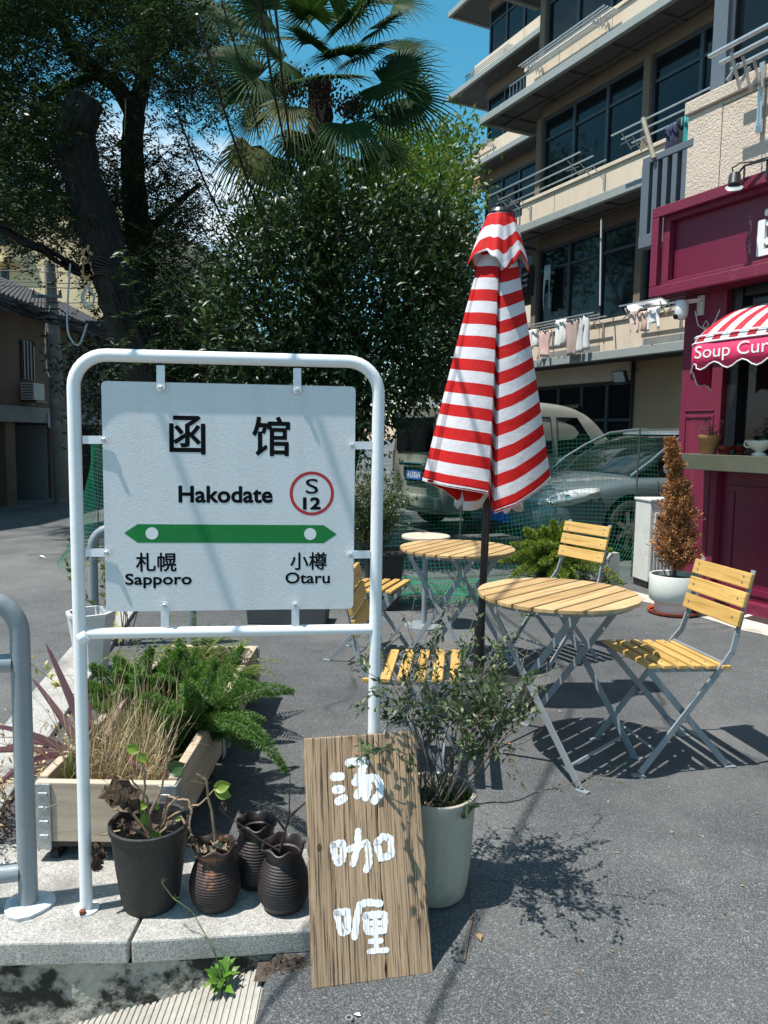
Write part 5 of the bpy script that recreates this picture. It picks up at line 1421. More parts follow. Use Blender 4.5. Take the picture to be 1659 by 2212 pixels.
pA = planter(2.26, 2.98, 'pale wooden planter box on casters with straw-dry grass, beside the railing')
pB = planter(3.04, 3.82, 'pale wooden planter box on casters full of green ferns behind the station sign')

# ================================================================== CARS
def loft_mesh(name, stations, n_sub=2, cut=None, cap=True):
    """stations: list of (x, [(y,z)...] half ring bottom-centre to top-centre); mirrored, subdivided, wheel arches cut"""
    V = []; F = []; m = None
    for x, half in stations:
        ring = [(x, y, z) for y, z in half] + [(x, -y, z) for y, z in half[::-1] if abs(y) > 1e-6]
        m = len(ring); V += ring
    for i in range(len(stations) - 1):
        for k in range(m): F.append((i * m + k, i * m + (k + 1) % m, (i + 1) * m + (k + 1) % m, (i + 1) * m + k))
    if cap: F.append(tuple(range(m))[::-1]); F.append(tuple((len(stations) - 1) * m + k for k in range(m)))
    me = bpy.data.meshes.new(name); me.from_pydata(V, [], F); me.update()
    o = bpy.data.objects.new(name, me); COL.objects.link(o)
    if n_sub: s = o.modifiers.new('s', 'SUBSURF'); s.levels = n_sub; s.render_levels = n_sub
    cut_o = None
    if cut:
        c = MB()
        for (x, z, r, y0, y1) in cut: c.tube([(x, y0, z), (x, y1, z)], r, 28)
        cut_o = c.build('cutter', None); bm = o.modifiers.new('b', 'BOOLEAN'); bm.object = cut_o; bm.operation = 'DIFFERENCE'; bm.solver = 'EXACT'
    dg = bpy.context.evaluated_depsgraph_get(); dg.update(); out = bpy.data.meshes.new_from_object(o.evaluated_get(dg))
    bpy.data.objects.remove(o, do_unlink=True)
    if cut_o: bpy.data.objects.remove(cut_o, do_unlink=True)
    out.name = name; return out
def mesh_obj(name, me, mat, parent, smooth=True):
    me.materials.clear(); me.materials.append(mat)
    if smooth:
        me.polygons.foreach_set('use_smooth', [True] * len(me.polygons))
        try: me.set_sharp_from_angle(angle=math.radians(40))
        except Exception: pass
    o = bpy.data.objects.new(name, me); link(o, parent); return o
m_tyre = M('tyre_rubber', (.018, .018, .018), .85, var=.2, scale=30)
m_rim = M('alloy_rim', (.42, .43, .44), .3, metal=.8, var=.1, scale=20)
m_well = M('wheel_well', (.008, .008, .008), .9)
m_cglass = M_glass('car_glass', (.008, .011, .012), .03, .10)
m_lampg = M('lamp_lens', (.45, .47, .48), .08, var=.2, scale=30, coat=.6)
m_chrome = M('chrome_trim', (.65, .66, .66), .12, metal=1., var=.05)
m_plate = M('blue_number_plate', (.02, .10, .42), .4, var=.08)
m_bpl = M('black_car_plastic', (.02, .02, .021), .55)
def wheel(parent, x, y, r, w, side, spokes=7):
    t = MB(); t.lathe([(r * .66, -w / 2), (r * .9, -w / 2), (r, -w * .36), (r * 1.005, 0), (r, w * .36), (r * .9, w / 2), (r * .66, w / 2)], 40, capb=False); t.xform(R3(math.pi / 2, 'X')); o = t.build('tyre', m_tyre, parent, smooth=True); o.location = (x, y, r)
    b = MB(); b.lathe([(r * .68, -w * .42), (r * .68, w * .42), (r * .62, w * .42), (r * .60, -w * .3)], 36, capb=False); b.lathe([(.05, w * .10), (.055, w * .30), (.02, w * .36)], 16, capt=True)
    for k in range(spokes):
        a = 2 * math.pi * k / spokes; ca, sa = math.cos(a), math.sin(a)
        b.bar((.04 * ca, .04 * sa, w * .26), (r * .63 * ca, r * .63 * sa, w * .34), .052, .03, up=(0, 0, 1))
    b.xform(R3(-side * math.pi / 2, 'X')); q = b.build('rim', m_rim, o, smooth=False)
    d = MB(); d.lathe([(r * .60, -.012), (r * .60, .0)], 24, capt=True); d.xform(R3(-side * math.pi / 2, 'X')); d.build('brake_shadow_disc', m_well, o)
    return o
# ---- silver sedan, nose out of the parking bay
hd = FN                       # heading = outward from the facade
wp = gp(1345, 1207, 0)
cz = math.atan2(hd.y, hd.x)
# car local: +x rearwards is convenient -> rotate so that local -x = heading
sed_rot = cz + math.pi
org = Vector((wp.x, wp.y, 0))
side = Vector((-math.sin(sed_rot), math.cos(sed_rot), 0))      # local +y
ys_ = 1 if side.dot(CAMP - org) > 0 else -1
org = org - side * (ys_ * .83) - Vector((math.cos(sed_rot), math.sin(sed_rot), 0)) * 1.10 * 1.04
sed = thing('silver_sedan', 'silver grey sedan parked nose out behind the green net', 'car', (org.x, org.y, 0), sed_rot); sed.scale = (1.04,) * 3
def M_paint(name, col):
    m, nt, out = nodes_of(name); b = pbsdf(nt, out, col, .34, .15, .5, None, 1.0); b.inputs['Coat Roughness'].default_value = .04; return m
m_silver = M_paint('silver_blue_paint', (.12, .155, .175))
def H(w, zb, zs, zt, zc=None):
    return [(0, zb), (w * .85, zb), (w * .98, zb + .10), (w, (zb + zs) / 2), (w * .985, zs - .03), (w * .90, zs + .02), (w * .55, zt), (0, zc or zt + .015)]
stn_ = [(0, H(.58, .30, .54, .60)), (.06, H(.72, .24, .62, .67)), (.32, H(.84, .20, .72, .775)), (.75, H(.895, .19, .80, .86)), (1.25, H(.905, .19, .86, .915)), (1.5, H(.91, .19, .86, .91)), (2.4, H(.91, .19, .89, .93)), (3.4, H(.91, .19, .91, .95)), (4.1, H(.895, .20, .92, .985)), (4.5, H(.83, .24, .88, .96)), (4.66, H(.70, .32, .80, .86))]
me = loft_mesh('body', stn_, 2, [(1.10, .33, .385, -1.2, -.45), (1.10, .33, .385, .45, 1.2), (3.65, .33, .385, -1.2, -.45), (3.65, .33, .385, .45, 1.2)])
body = mesh_obj('body', me, m_silver, sed)
def G_(wb, zb, wt, zt): return [(0, zb), (wb, zb), (wb * .99, zb + .02), ((wb + wt) / 2 + .02, (zb + zt) / 2), (wt, zt - .03), (wt * .7, zt), (0, zt + .012)]
gl = [(1.22, G_(.66, .86, .62, .90)), (1.45, G_(.76, .86, .68, 1.03)), (1.75, G_(.80, .86, .66, 1.21)), (2.1, G_(.82, .86, .62, 1.36)), (2.6, G_(.82, .86, .60, 1.43)), (3.1, G_(.82, .88, .60, 1.42)), (3.5, G_(.80, .9, .60, 1.31)), (3.9, G_(.75, .9, .62, 1.10)), (4.15, G_(.66, .92, .6, .98))]
mesh_obj('greenhouse_glass', loft_mesh('greenhouse_glass', gl, 2), m_cglass, sed)
rf_ = [(x, [(0, h[5][1] + .004), (h[5][0], h[5][1] + .004), (h[4][0] + .012, h[4][1] + .006), (h[4][0] + .016, h[4][1] + .03), (h[5][0], h[5][1] + .03), (0, h[6][1] + .024)]) for x, h in gl[3:7]]
mesh_obj('roof', loft_mesh('roof', rf_, 2), m_silver, sed)
for s in (-1, 1):
    b = MB(); b.tube([(1.26, s * .70, .90), (1.5, s * .735, 1.06), (1.8, s * .69, 1.23), (2.12, s * .635, 1.375)], .019, 8); b.build('windscreen_pillar', m_silver, sed, smooth=True)
    b = MB(); b.tube([(2.12, s * .635, 1.375), (2.6, s * .62, 1.43), (3.1, s * .62, 1.42), (3.5, s * .63, 1.31), (3.95, s * .66, 1.06)], .022, 8); b.build('roof_rail', m_silver, sed, smooth=True)
    b = MB(); b.bar((2.75, s * .84, .9), (2.75, s * .645, 1.40), .07, .02, up=(0, 1, .3)); b.build('door_pillar', m_bpl, sed)
    # headlight: curved lens hugging the corner of the wing
    b = MB(); n = 8
    for i in range(n):
        q = i / (n - 1); x = .08 + .58 * q; yo = .64 + .235 * min(1, q * 1.25) ** .75
        zc_ = .625 + .13 * q; hh = .062 * math.sin(math.pi * (.12 + .83 * q)) + .008
        b.v += [(x, s * (yo + .016), zc_ - hh), (x - .02, s * (yo + .02), zc_), (x + .01, s * (yo - .015), zc_ + hh)]
    b.f = [(i * 3 + k, i * 3 + k + 1, i * 3 + k + 4, i * 3 + k + 3) for i in range(n - 1) for k in (0, 1)]
    hl = b.build('headlight', m_lampg, sed, smooth=True); sd_ = hl.modifiers.new('s', 'SOLIDIFY'); sd_.thickness = .02
    for xx, yy, zz_ in ((.17, .735, .655), (.30, .815, .685)):
        b = MB(); b.lathe([(.04, -.0), (.042, .004), (.025, .012)], 14, capt=True); b.xform(R3(-1.45, 'Y') @ R3(s * -.3, 'X')); b.v = [(p[0] + xx - .02, p[1] + s * (yy + .03), p[2] + zz_) for p in b.v]; b.build('lamp_bowl', m_chrome, hl)
    b = MB(); b.box((1.60, s * .96, .99), (.12, .17, .11)); b.build('mirror', m_silver, sed, bev=.03)
    for x in (1.10, 3.65): wheel(sed, x, s * .80, .33, .215, s)
    b = MB(); b.bar((1.45, s * .908, .86), (1.52, s * .916, .30), .008, .006, up=(0, 1, 0)); b.bar((2.75, s * .913, .88), (2.72, s * .918, .30), .008, .006, up=(0, 1, 0)); b.build('door_seam', m_well, sed)
b = MB(); b.box((-.012, 0, .44), (.02, .44, .14)); pl2 = b.build('number_plate', m_plate, sed, bev=.006)
b = MB(); b.box((.03, 0, .30), (.10, .95, .12)); b.build('grille', m_bpl, sed, bev=.02)
b = MB(); b.box((2.3, 0, .28), (3.6, 1.5, .2)); b.build('underbody', m_well, sed)
# ---- olive grey minivan, tail toward the yard
van_rot = math.atan2(-FN.y, -FN.x)          # local +x = nose (towards the building)
vx, vy_ = Vector((math.cos(van_rot), math.sin(van_rot), 0)), Vector((-math.sin(van_rot), math.cos(van_rot), 0))
vw = .79
rc = gp(842, 1130, 0)          # far rear corner on the ground
van = thing('grey_minivan', 'olive grey minivan parked tail out beside the apartment block', 'car', rc - vy_ * vw, van_rot)
m_olv = M_paint('olive_grey_paint', (.30, .305, .265))
def VH(w, zb, zt, wt=None):
    wt = wt or w * .84; return [(0, zb), (w * .93, zb), (w, zb + .08), (w * 1.0, .62), (w * .995, .98), (w * .985, 1.06), ((w + wt) / 2 + .01, (1.06 + zt) / 2), (wt, zt - .12), (wt * .88, zt - .03), (0, zt)]
def VN(w, zb, zt): return [(0, zb), (w * .9, zb), (w, zb + .08), (w, .45), (w * .99, .58), (w * .98, zt - .16), (w * .95, zt - .10), (w * .88, zt - .05), (w * .7, zt - .02), (0, zt)]
vs_ = [(.0, VH(.74, .30, 1.80)), (.02, VH(.755, .26, 1.84)), (.12, VH(vw, .24, 1.885)), (.5, VH(vw, .22, 1.92)), (1.6, VH(vw, .22, 1.93)), (2.35, VH(vw, .22, 1.90)), (2.75, VH(vw, .22, 1.74)), (3.08, VH(vw, .22, 1.40)), (3.25, VN(vw, .22, 1.16)), (3.6, VN(vw * .99, .24, 1.04)), (3.82, VN(vw * .93, .28, .92)), (3.86, VN(vw * .85, .34, .85))]
me = loft_mesh('body', vs_, 2, [(.72, .30, .34, -1.2, -.45), (.72, .30, .34, .45, 1.2), (3.2, .30, .34, -1.2, -.45), (3.2, .30, .34, .45, 1.2)])
mesh_obj('body', me, m_olv, van)
def ysd(z): return vw * .99 - max(0, z - 1.06) * .165 + .012
for s in (-1, 1):
    for (x0_, x1_, x1b) in ((.22, .98, 1.0), (1.08, 1.86, 1.88), (1.96, 2.36, 2.78)):
        P = [(x0_, 1.10), (x1b, 1.10), (x1_, 1.66), (x0_ + .02, 1.66)]
        b = MB(); b.add([(x, s * ysd(z), z) for x, z in P] + [(x, s * (ysd(z) - .02), z) for x, z in P], [(0, 1, 2, 3), (7, 6, 5, 4), (0, 4, 5, 1), (1, 5, 6, 2), (2, 6, 7, 3), (3, 7, 4, 0)]); b.build('side_window', m_cglass, van)
        Q = [Vector((x, s * (ysd(z) + .002), z)) for x, z in P] ; Q.append(Q[0]); b = MB(); b.tube(Q, .010, 6); b.build('window_seal', m_bpl, van)
    for x in (1.03, 1.91, 2.86): b = MB(); b.bar((x, s * (vw + .004), .30), (x, s * (vw + .006), 1.04), .008, .006, up=(0, 1, 0)); b.build('door_seam', m_well, van)
    for x in (1.12, 2.0): b = MB(); b.box((x + .1, s * (vw + .018), .95), (.17, .025, .03)); b.build('door_handle', m_chrome, van, bev=.01)
    b = MB(); b.box((2.62, s * (vw + .11), 1.17), (.08, .15, .19)); b.build('mirror', m_chrome, van, bev=.03)
    for x in (.72, 3.2): wheel(van, x, s * .70, .29, .17, s, 5)
    b = MB(); b.box((.035, s * .695, .98), (.05, .14, .34)); b.build('tail_light', M('red_tail_lens', (.30, .05, .04), .2, var=.2, scale=20), van, bev=.02)
b = MB(); b.box((-.006, 0, 1.38), (.03, 1.14, .50)); b.build('rear_window', m_cglass, van, bev=.02)
b = MB(); b.box((-.03, 0, .42), (.10, 1.52, .20)); b.build('rear_bumper', m_olv, van, bev=.04)
b = MB(); b.box((-.02, -.05, .80), (.03, .62, .20)); b.build('plate_recess', m_bpl, van, bev=.01)
b = MB(); b.box((-.04, -.05, .80), (.012, .44, .14)); vpl = b.build('number_plate', m_plate, van, bev=.004)
fit_text('lettering', 'A·U1K6N', lambda u, v: Vector((-.0465, .145 - u, v)), (0, .39, .755, .845), M('plate_white', (.75, .76, .78), .5), vpl, .02)
b = MB(); b.box((-.05, .0, .955), (.06, .74, .055)); b.build('garnish', m_chrome, van, bev=.015)
b = MB(); b.box((2.0, 0, .32), (3.6, 1.3, .2)); b.build('underbody', m_well, van)
b = MB(); b.add([(2.46, -.60, 1.85), (2.46, .60, 1.85), (3.14, .66, 1.30), (3.14, -.66, 1.30)], [(0, 1, 2, 3)]); o = b.build('windscreen', m_cglass, van)
sd_ = o.modifiers.new('s', 'SOLIDIFY'); sd_.thickness = .05; sd_.offset = 0

# ================================================================== YARD ODDS AND ENDS
# white cabinet / outdoor unit by the shop corner
p = gp(1420, 1272, 0)
ac = thing('outdoor_unit', 'white louvred outdoor unit standing against the maroon shop corner', 'outdoor unit', (p.x, p.y + .14, 0), math.radians(12))
m_acw = M('chalk_white_metal', (.58, .57, .54), .6, var=.08, scale=9, dirt=(.42, .40, .36), dscale=6, dlo=.55, dhi=.75)
b = MB(); b.box((0, 0, .43), (.27, .26, .74)); b.build('casing', m_acw, ac, bev=.012)
b = MB(); b.box((0, 0, .81), (.29, .28, .025)); b.build('lid', m_acw, ac, bev=.006)
for x in (-.10, .10): b = MB(); b.box((x, 0, .03), (.05, .24, .06)); b.build('foot', m_bpl, ac)
b = MB(); b.box((-.02, -.137, .62), (.14, .016, .16)); q = b.build('handle_recess', m_acw, ac, bev=.004); b = MB(); b.box((-.02, -.146, .64), (.10, .006, .055)); b.build('slot', m_well, q)
for k in range(7): b = MB(); b.box((-.11 + .035 * k, -.133, .28), (.02, .010, .34)); b.build('louvre', m_acw, ac, bev=.003)
b = MB(); b.tube([(.12, -.14, .0), (.16, -.145, .55)], .010, 8); o = b.build('prop_rod', m_frame, ac)
# dead conifer in a white pot
p = gp(1465, 1332, 0) + Vector((0, .12, 0))
dc = thing('dead_conifer', 'brown dried out conifer in a white glazed pot beside the shop', 'potted tree', p)
m_wglz = M('white_glaze', (.60, .60, .55), .35, var=.06, scale=9, dirt=(.40, .37, .30), dscale=14, dlo=.66, dhi=.78)
b = MB(); b.lathe([(.135, .012), (.14, .03), (.14, .085), (.165, .10), (.182, .115), (.187, .20), (.187, .305), (.182, .312), (.172, .308), (.168, .25)], 40); b.build('pot_body', m_wglz, dc, smooth=True)
b = MB(); b.lathe([(.16, 0), (.19, .012), (.195, .03), (.187, .03), (.17, .016)], 36); b.build('saucer', M('red_saucer', (.34, .06, .025), .6, var=.2, scale=15), dc, smooth=True)
b = MB(); b.lathe([(.172, .27), (.001, .285)], 20); b.build('soil', m_psoil, dc)
topc = at(1440, 945, p.y).z
b = MB(); b.tube([(0, 0, .27), (.0, 0, .6), (-.01, 0, 1.0), (-.045, 0, topc - .12), (-.085, 0, topc)], [.016, .012, .009, .006, .003], 8); b.build('trunk', M('dead_bark', (.10, .065, .045), .9, var=.3, scale=30), dc, smooth=True)
rs = np.random.default_rng(12); parts = []
nb = 520
for i in range(nb):
    q = rs.random() ** 1.25; z = .31 + q * (topc - .34); R_ = .190 * (1 - q) ** .70 * (1.15 if q < .5 else 1.) + .02
    if .66 < q < .76: R_ *= .55
    a = rs.random() * 6.28; cx = -.085 * max(0, (q - .45) / .55) ** 1.3
    p0 = np.array([cx, 0, z]); d = np.array([math.cos(a), math.sin(a), .75 + .4 * rs.random()]); d /= np.linalg.norm(d)
    L = R_ * rs.uniform(.7, 1.15); n = 30
    t = rs.uniform(.25, 1, n)[:, None]; P = p0 + d * L * t + rs.normal(0, .008, (n, 3)); D = d + rs.normal(0, .55, (n, 3))
    parts.append(leaves(P, D, rs.uniform(.022, .042, n), .011, rs, quad=True))
V, F = merge(parts)
npmesh('foliage', V, F, M_leaf('dead_needles', (.26, .115, .04), (.44, .215, .085), (.55, .32, .15), rough=.8, transl=.15, tint=(1., .8, .6)), dc)
# grey angled post stub with an orange tab
p = gp(1320, 1262, 0)
stb = thing('grey_stub_post', 'short grey angled sheet metal stub with an orange tab behind the table', 'post', p, math.radians(25))
b = MB(); b.prism([(-.07, -.03), (.07, -.03), (.07, .03), (-.07, .03)], 0, .20); b.add([(-.07, -.03, .20), (.07, -.03, .20), (.07, .03, .20), (-.07, .03, .20), (-.01, -.03, .30), (.055, -.03, .30), (.055, .03, .30), (-.01, .03, .30)], [(4, 5, 6, 7), (0, 1, 5, 4), (1, 2, 6, 5), (2, 3, 7, 6), (3, 0, 4, 7)]); b.build('plate', M('galvanised_grey', (.38, .39, .39), .55, var=.1, scale=9), stb)
b = MB(); b.box((-.085, -.035, .15), (.05, .012, .025), R3(.6, 'Y')); b.build('orange_tab', M('orange_tab', (.62, .16, .04), .6), stb)
# litter: hex nut, leaf bits, twig, paper scraps
nut = MB(); nut.lathe([(.0105, 0), (.0105, .008), (.006, .008), (.006, 0)], 6, capb=False); p = gp(754, 2205, gz(0, 1.7)); o = nut.build('hex_nut', m_stl, loc=None); o.location = (p.x, p.y, gz(p.x, p.y) + .001); tag(o, 'steel hex nut lying on the asphalt before the wooden board', 'nut')
m_dl = M_leaf('fallen_leaf', (.20, .11, .05), (.34, .22, .10), transl=.1)
rs = np.random.default_rng(21)
def litter(x, y, L, label, mat, name='fallen_leaf', curl=.2):
    p = gp(x, y, 0); a = rs.random() * 6.28
    V, F = leaves(np.array([[0, 0, .002]]), np.array([[math.cos(a), math.sin(a), .02]]), L, L * .6, rs, fold=curl, N=np.array([[0, 0, 1.]]))
    V[:, 2] -= V[:, 2].min() - .001
    o = npmesh(name, V, F, mat); o.location = (p.x, p.y, gz(p.x, p.y) + .002); tag(o, label, 'litter'); return o
litter(1032, 2000, .03, 'curled dry brown leaf on the asphalt right of the wooden board', m_dl)
litter(1146, 1969, .016, 'tiny pale leaf scrap on the open asphalt', m_dl)
litter(1450, 1797, .02, 'small dry leaf on the asphalt near the chair shadow', m_dl)
litter(1097, 1610, .022, 'orange leaf beside the table leg', M_leaf('orange_leaf', (.5, .16, .04), (.6, .22, .06), transl=.1))
litter(1558, 1445, .022, 'tiny pale scrap on the asphalt beyond the chair', m_dl)
litter(80, 1203, .10, 'white paper scrap on the lane beside the sign', M('paper', (.7, .7, .69), .8), 'paper_scrap')
litter(780, 2166, .02, 'pale crumb below the wooden board edge', M('paper', (.7, .7, .69), .8), 'paper_scrap')
tw_ = [gp(1004, 2050, 0), gp(1012, 2010, 0), gp(1022, 1965, 0), gp(1016, 1930, 0), gp(1020, 1900, 0)]
b = MB(); b.tube([Vector((q.x, q.y, gz(q.x, q.y) + .004)) for q in tw_], .0022, 5); o = b.build('fallen_twig', M('twig_brown', (.16, .11, .075), .9), loc=tuple(tw_[0])); tag(o, 'thin crooked twig lying on the asphalt right of the planter', 'twig')

p = gp(620, 1350, 0)
tr_ = thing('grey_trough', 'low dark grey trough on the asphalt behind the second planter', 'trough', (p.x, p.y + .1, 0), math.radians(-3))
b = MB(); b.box((0, 0, .065), (.56, .22, .13), taper=1.04); b.build('body', M('dark_grey_trough', (.06, .065, .07), .7, var=.2, scale=9), tr_, bev=.008)
b = MB(); b.box((0, 0, .132), (.54, .19, .004)); b.build('soil', m_psoil, tr_)
p = at(200, 1200, 4.75)
fr_ = thing('far_railing', 'curved grey tube railing behind the station sign beside the ferns', 'railing', (p.x, p.y, 0), math.radians(8))
zt2 = at(222, 1142, 4.75).z
b = MB(); b.tube([(0, 0, 0), (0, 0, zt2 - .12)] + [(.12 - .12 * math.cos(a), 0, zt2 - .12 + .12 * math.sin(a)) for a in [math.pi / 2 * i / 6 for i in range(1, 7)]] + [(.50, 0, zt2), (.60, 0, zt2 - .10), (.60, 0, 0)], .03, 14); b.build('tube', m_gp, fr_, smooth=True)

# scattered leaf crumbs and grit on the asphalt
rs = np.random.default_rng(88); n = 420
P = np.stack([rs.uniform(-3.5, 3.2, n), rs.uniform(1.6, 8., n), np.zeros(n)], 1); ok = ~((P[:, 0] < -.2) & (P[:, 1] < 2.5)) & ~((P[:, 0] < -.55) & (P[:, 0] > -1.9) & (P[:, 1] < 4.)) & (P[:, 0] < 2.2); P = P[ok]; n = len(P)
P[:, 2] = [gz(x, y) + .002 for x, y, _ in P]; a = rs.random(n) * 6.28
V, F = leaves(P, np.stack([np.cos(a), np.sin(a), np.full(n, .05)], 1), rs.uniform(.006, .022, n), rs.uniform(.004, .012, n), rs, fold=.2, droop=-.02, N=np.tile([0, 0, 1.], (n, 1)) + rs.normal(0, .1, (n, 3)))
o = npmesh('leaf_litter', V, F, M_leaf('litter_leaf', (.10, .065, .035), (.24, .17, .09), (.42, .36, .26), rough=.8, transl=.05), kind='stuff'); o['label'] = 'scattered dry leaf crumbs over the asphalt yard'

# ================================================================== TREES
m_bark = M('dark_bark', (.024, .019, .016), .95, var=.4, scale=9, bump=.05, bscale=14, stretch=(3, 3, .6))
m_bark2 = M('shaded_bark', (.030, .026, .022), .95, var=.35, scale=8, bump=.03, bscale=18, stretch=(3, 3, .7))
def inpoly(x, y, P):
    c = False; j = len(P) - 1
    for i in range(len(P)):
        if (P[i][1] > y) != (P[j][1] > y) and x < (P[j][0] - P[i][0]) * (y - P[i][1]) / (P[j][1] - P[i][1]) + P[i][0]: c = not c
        j = i
    return c
def clumps(poly, n, Y0, Y1, rs, keep=None):
    xs_ = [p[0] for p in poly]; ys2 = [p[1] for p in poly]; out = []
    while len(out) < n:
        x, y = rs.uniform(min(xs_), max(xs_)), rs.uniform(min(ys2), max(ys2))
        if not inpoly(x, y, poly) or (keep and rs.random() > keep(x, y)): continue
        out.append(tuple(at(x, y, rs.uniform(Y0, Y1))))
    return np.array(out)
def limb(pts, r, name, mat, parent, n=12, wob=.0, seed=0, world_=True, fine=6):
    P = [at(*p) if len(p) == 3 and abs(p[0]) > 20 else Vector(p) for p in pts]
    Q, RR = [], []; rs = np.random.default_rng(seed)
    for i in range(len(P) - 1):
        p0 = P[max(i - 1, 0)]; p1 = P[i]; p2 = P[i + 1]; p3 = P[min(i + 2, len(P) - 1)]
        for t in range(fine):
            t /= fine; Q.append(.5 * ((2 * p1) + (p2 - p0) * t + (2 * p0 - 5 * p1 + 4 * p2 - p3) * t * t + (3 * p1 - p0 - 3 * p2 + p3) * t ** 3)); RR.append((r[i] + (r[i + 1] - r[i]) * t) * (1 + rs.normal(0, wob if fine == 6 else .012)))
    Q.append(P[-1]); RR.append(r[-1]); b = MB(); b.tube(Q, RR, n)
    if wob and n >= 30:
        from mathutils import noise as mnz
        nv = []
        for i_, v in enumerate(b.v):
            c_ = Q[min(i_ // n, len(Q) - 1)]; d_ = Vector(v) - c_; th_ = math.atan2(d_.y, d_.x)
            h_ = abs(mnz.noise(Vector((math.cos(th_) * 5, math.sin(th_) * 5, c_.z * 2.2)))) * .34 + abs(mnz.noise(Vector((math.cos(th_) * 11, math.sin(th_) * 11, c_.z * 5)))) * .20
            nv.append(tuple(c_ + d_ * (.90 + h_)))
        b.v = nv
    elif wob:
        b.v = [tuple(Vector(v) + Vector(rs.normal(0, wob * .12, 3))) for v in b.v]
    return b.build(name, mat, parent, smooth=True, world_=world_)
# ---- pinnate leaved tree with hanging catkins
rs = np.random.default_rng(77)
bz = at(330, 740, 12.2)
wing = thing('wingnut_tree', 'dark leafy tree with hanging catkins towering over the left lane', 'tree', (bz.x, bz.y, -.3))
limb([(bz.x - .0, bz.y, -.4), (330, 740, 12.2), (312, 620, 12.2), (296, 480, 12.2), (286, 350, 12.2), (290, 246, 12.2)], [.26, .23, .21, .19, .17, .16], 'trunk', m_bark2, wing, wob=.05)
limb([(290, 250, 12.2), (255, 190, 12), (215, 160, 11.8), (165, 122, 11.5), (120, 30, 11.2), (80, -120, 11)], [.14, .12, .11, .09, .07, .04], 'limb', m_bark2, wing)
limb([(290, 250, 12.2), (318, 130, 12.3), (330, 20, 12.4), (350, -120, 12.4)], [.14, .11, .09, .06], 'limb', m_bark2, wing)
limb([(318, 130, 12.3), (400, 60, 12.6), (460, 0, 12.8)], [.08, .06, .03], 'limb', m_bark2, wing)
limb([(300, 520, 12.2), (370, 450, 12.), (430, 400, 11.8)], [.07, .05, .03], 'limb', m_bark2, wing)
limb([(215, 160, 11.8), (120, 200, 11.2), (30, 300, 10.6)], [.07, .05, .03], 'limb', m_bark2, wing)
polyW = [(-220, -330), (260, -330), (330, -160), (380, -40), (480, 20), (490, 60), (498, 170), (520, 250), (512, 300), (480, 330), (470, 420), (455, 520), (440, 640), (440, 760), (250, 760), (232, 660), (205, 565), (120, 545), (60, 520), (-40, 500), (-220, 480)]
def keepW(x, y):
    k = 1.
    if 180 < x < 330 and 150 < y < 305: k = .10
    if 175 < x < 235 and 170 < y < 260: k = .02
    if x > 440 and 230 < y < 600: k = min(k, .12)
    if x > 470 and y < 230: k = min(k, .35)
    if 0 < x < 190 and 60 < y < 200: k = min(k, .45)
    if 300 < x < 430 and 120 < y < 420: k = min(k, .6)
    if 130 < x < 240 and 0 < y < 60: k = min(k, .5)
    if 400 < x < 460 and 480 < y < 760: k = min(k, .55)
    return k
CW = np.concatenate([clumps(polyW, 760, 10.2, 14., rs, keepW), clumps([(-220, -330), (250, -330), (400, 60), (330, 140), (230, 130), (120, 240), (90, 420), (-220, 460)], 120, 8.2, 10.2, rs, keepW), clumps([(300, 560), (400, 620), (420, 760), (330, 760)], 9, 8.2, 8.8, rs), clumps([(60, 260), (115, 260), (140, 420), (150, 520), (60, 480)], 12, 8.3, 9.2, rs)])
def pinnate(C, per, rad, rs, nl=6, Lr=.26, ll=.075, lw=.026, hang=.7):
    """compound leaves around clump centres"""
    n = len(C) * per
    base = np.repeat(C, per, 0) + rs.normal(0, 1, (n, 3)) * np.array([rad, rad, rad * .8])
    a = rs.random(n) * 6.283; D = np.stack([np.cos(a), np.sin(a), -hang * rs.random(n) + .15], 1); D = nrmz(D)
    parts = []; S = nrmz(np.cross(D, np.array([0, 0, 1.]))); L = Lr * rs.uniform(.7, 1.2, n)
    for k in range(nl):
        t = (k + 1) / nl; Pk = base + D * (L * t)[:, None] - np.array([0, 0, 1.]) * (L * t * t * .35)[:, None]
        for s in (-1, 1):
            dd = D * .55 + S * s * .85 + rs.normal(0, .12, (n, 3)) - np.array([0, 0, .25])
            parts.append(leaves(Pk, dd, ll * rs.uniform(.8, 1.15, n), lw, rs, quad=True, N=np.tile([0, 0, 1.], (n, 1)) + rs.normal(0, .35, (n, 3))))
    return merge(parts)
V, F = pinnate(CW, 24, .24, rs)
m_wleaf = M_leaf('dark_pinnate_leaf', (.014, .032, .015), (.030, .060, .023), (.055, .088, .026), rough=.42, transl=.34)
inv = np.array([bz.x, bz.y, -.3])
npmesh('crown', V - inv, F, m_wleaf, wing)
# hanging catkins
b = MB(); m_cat = M('catkin_strings', (.050, .058, .026), .8, var=.3, scale=20)
cc = CW[rs.choice(len(CW), 330)]
for c in cc:
    if c[0] < at(140, 300, c[1]).x: continue
    L = rs.uniform(.25, .5); p = c + rs.normal(0, .2, 3) - inv; w = .016
    b.ribbon([tuple(p + np.array([.01 * math.sin(k), .01 * math.cos(k * 1.3), -L * k / 5])) for k in range(6)], [w, w * 1.2, w * .8, w * 1.2, w * .7, w * .3], up=(0.3, 1, 0))
o = b.build('catkins', m_cat, wing); o['kind'] = 'stuff'
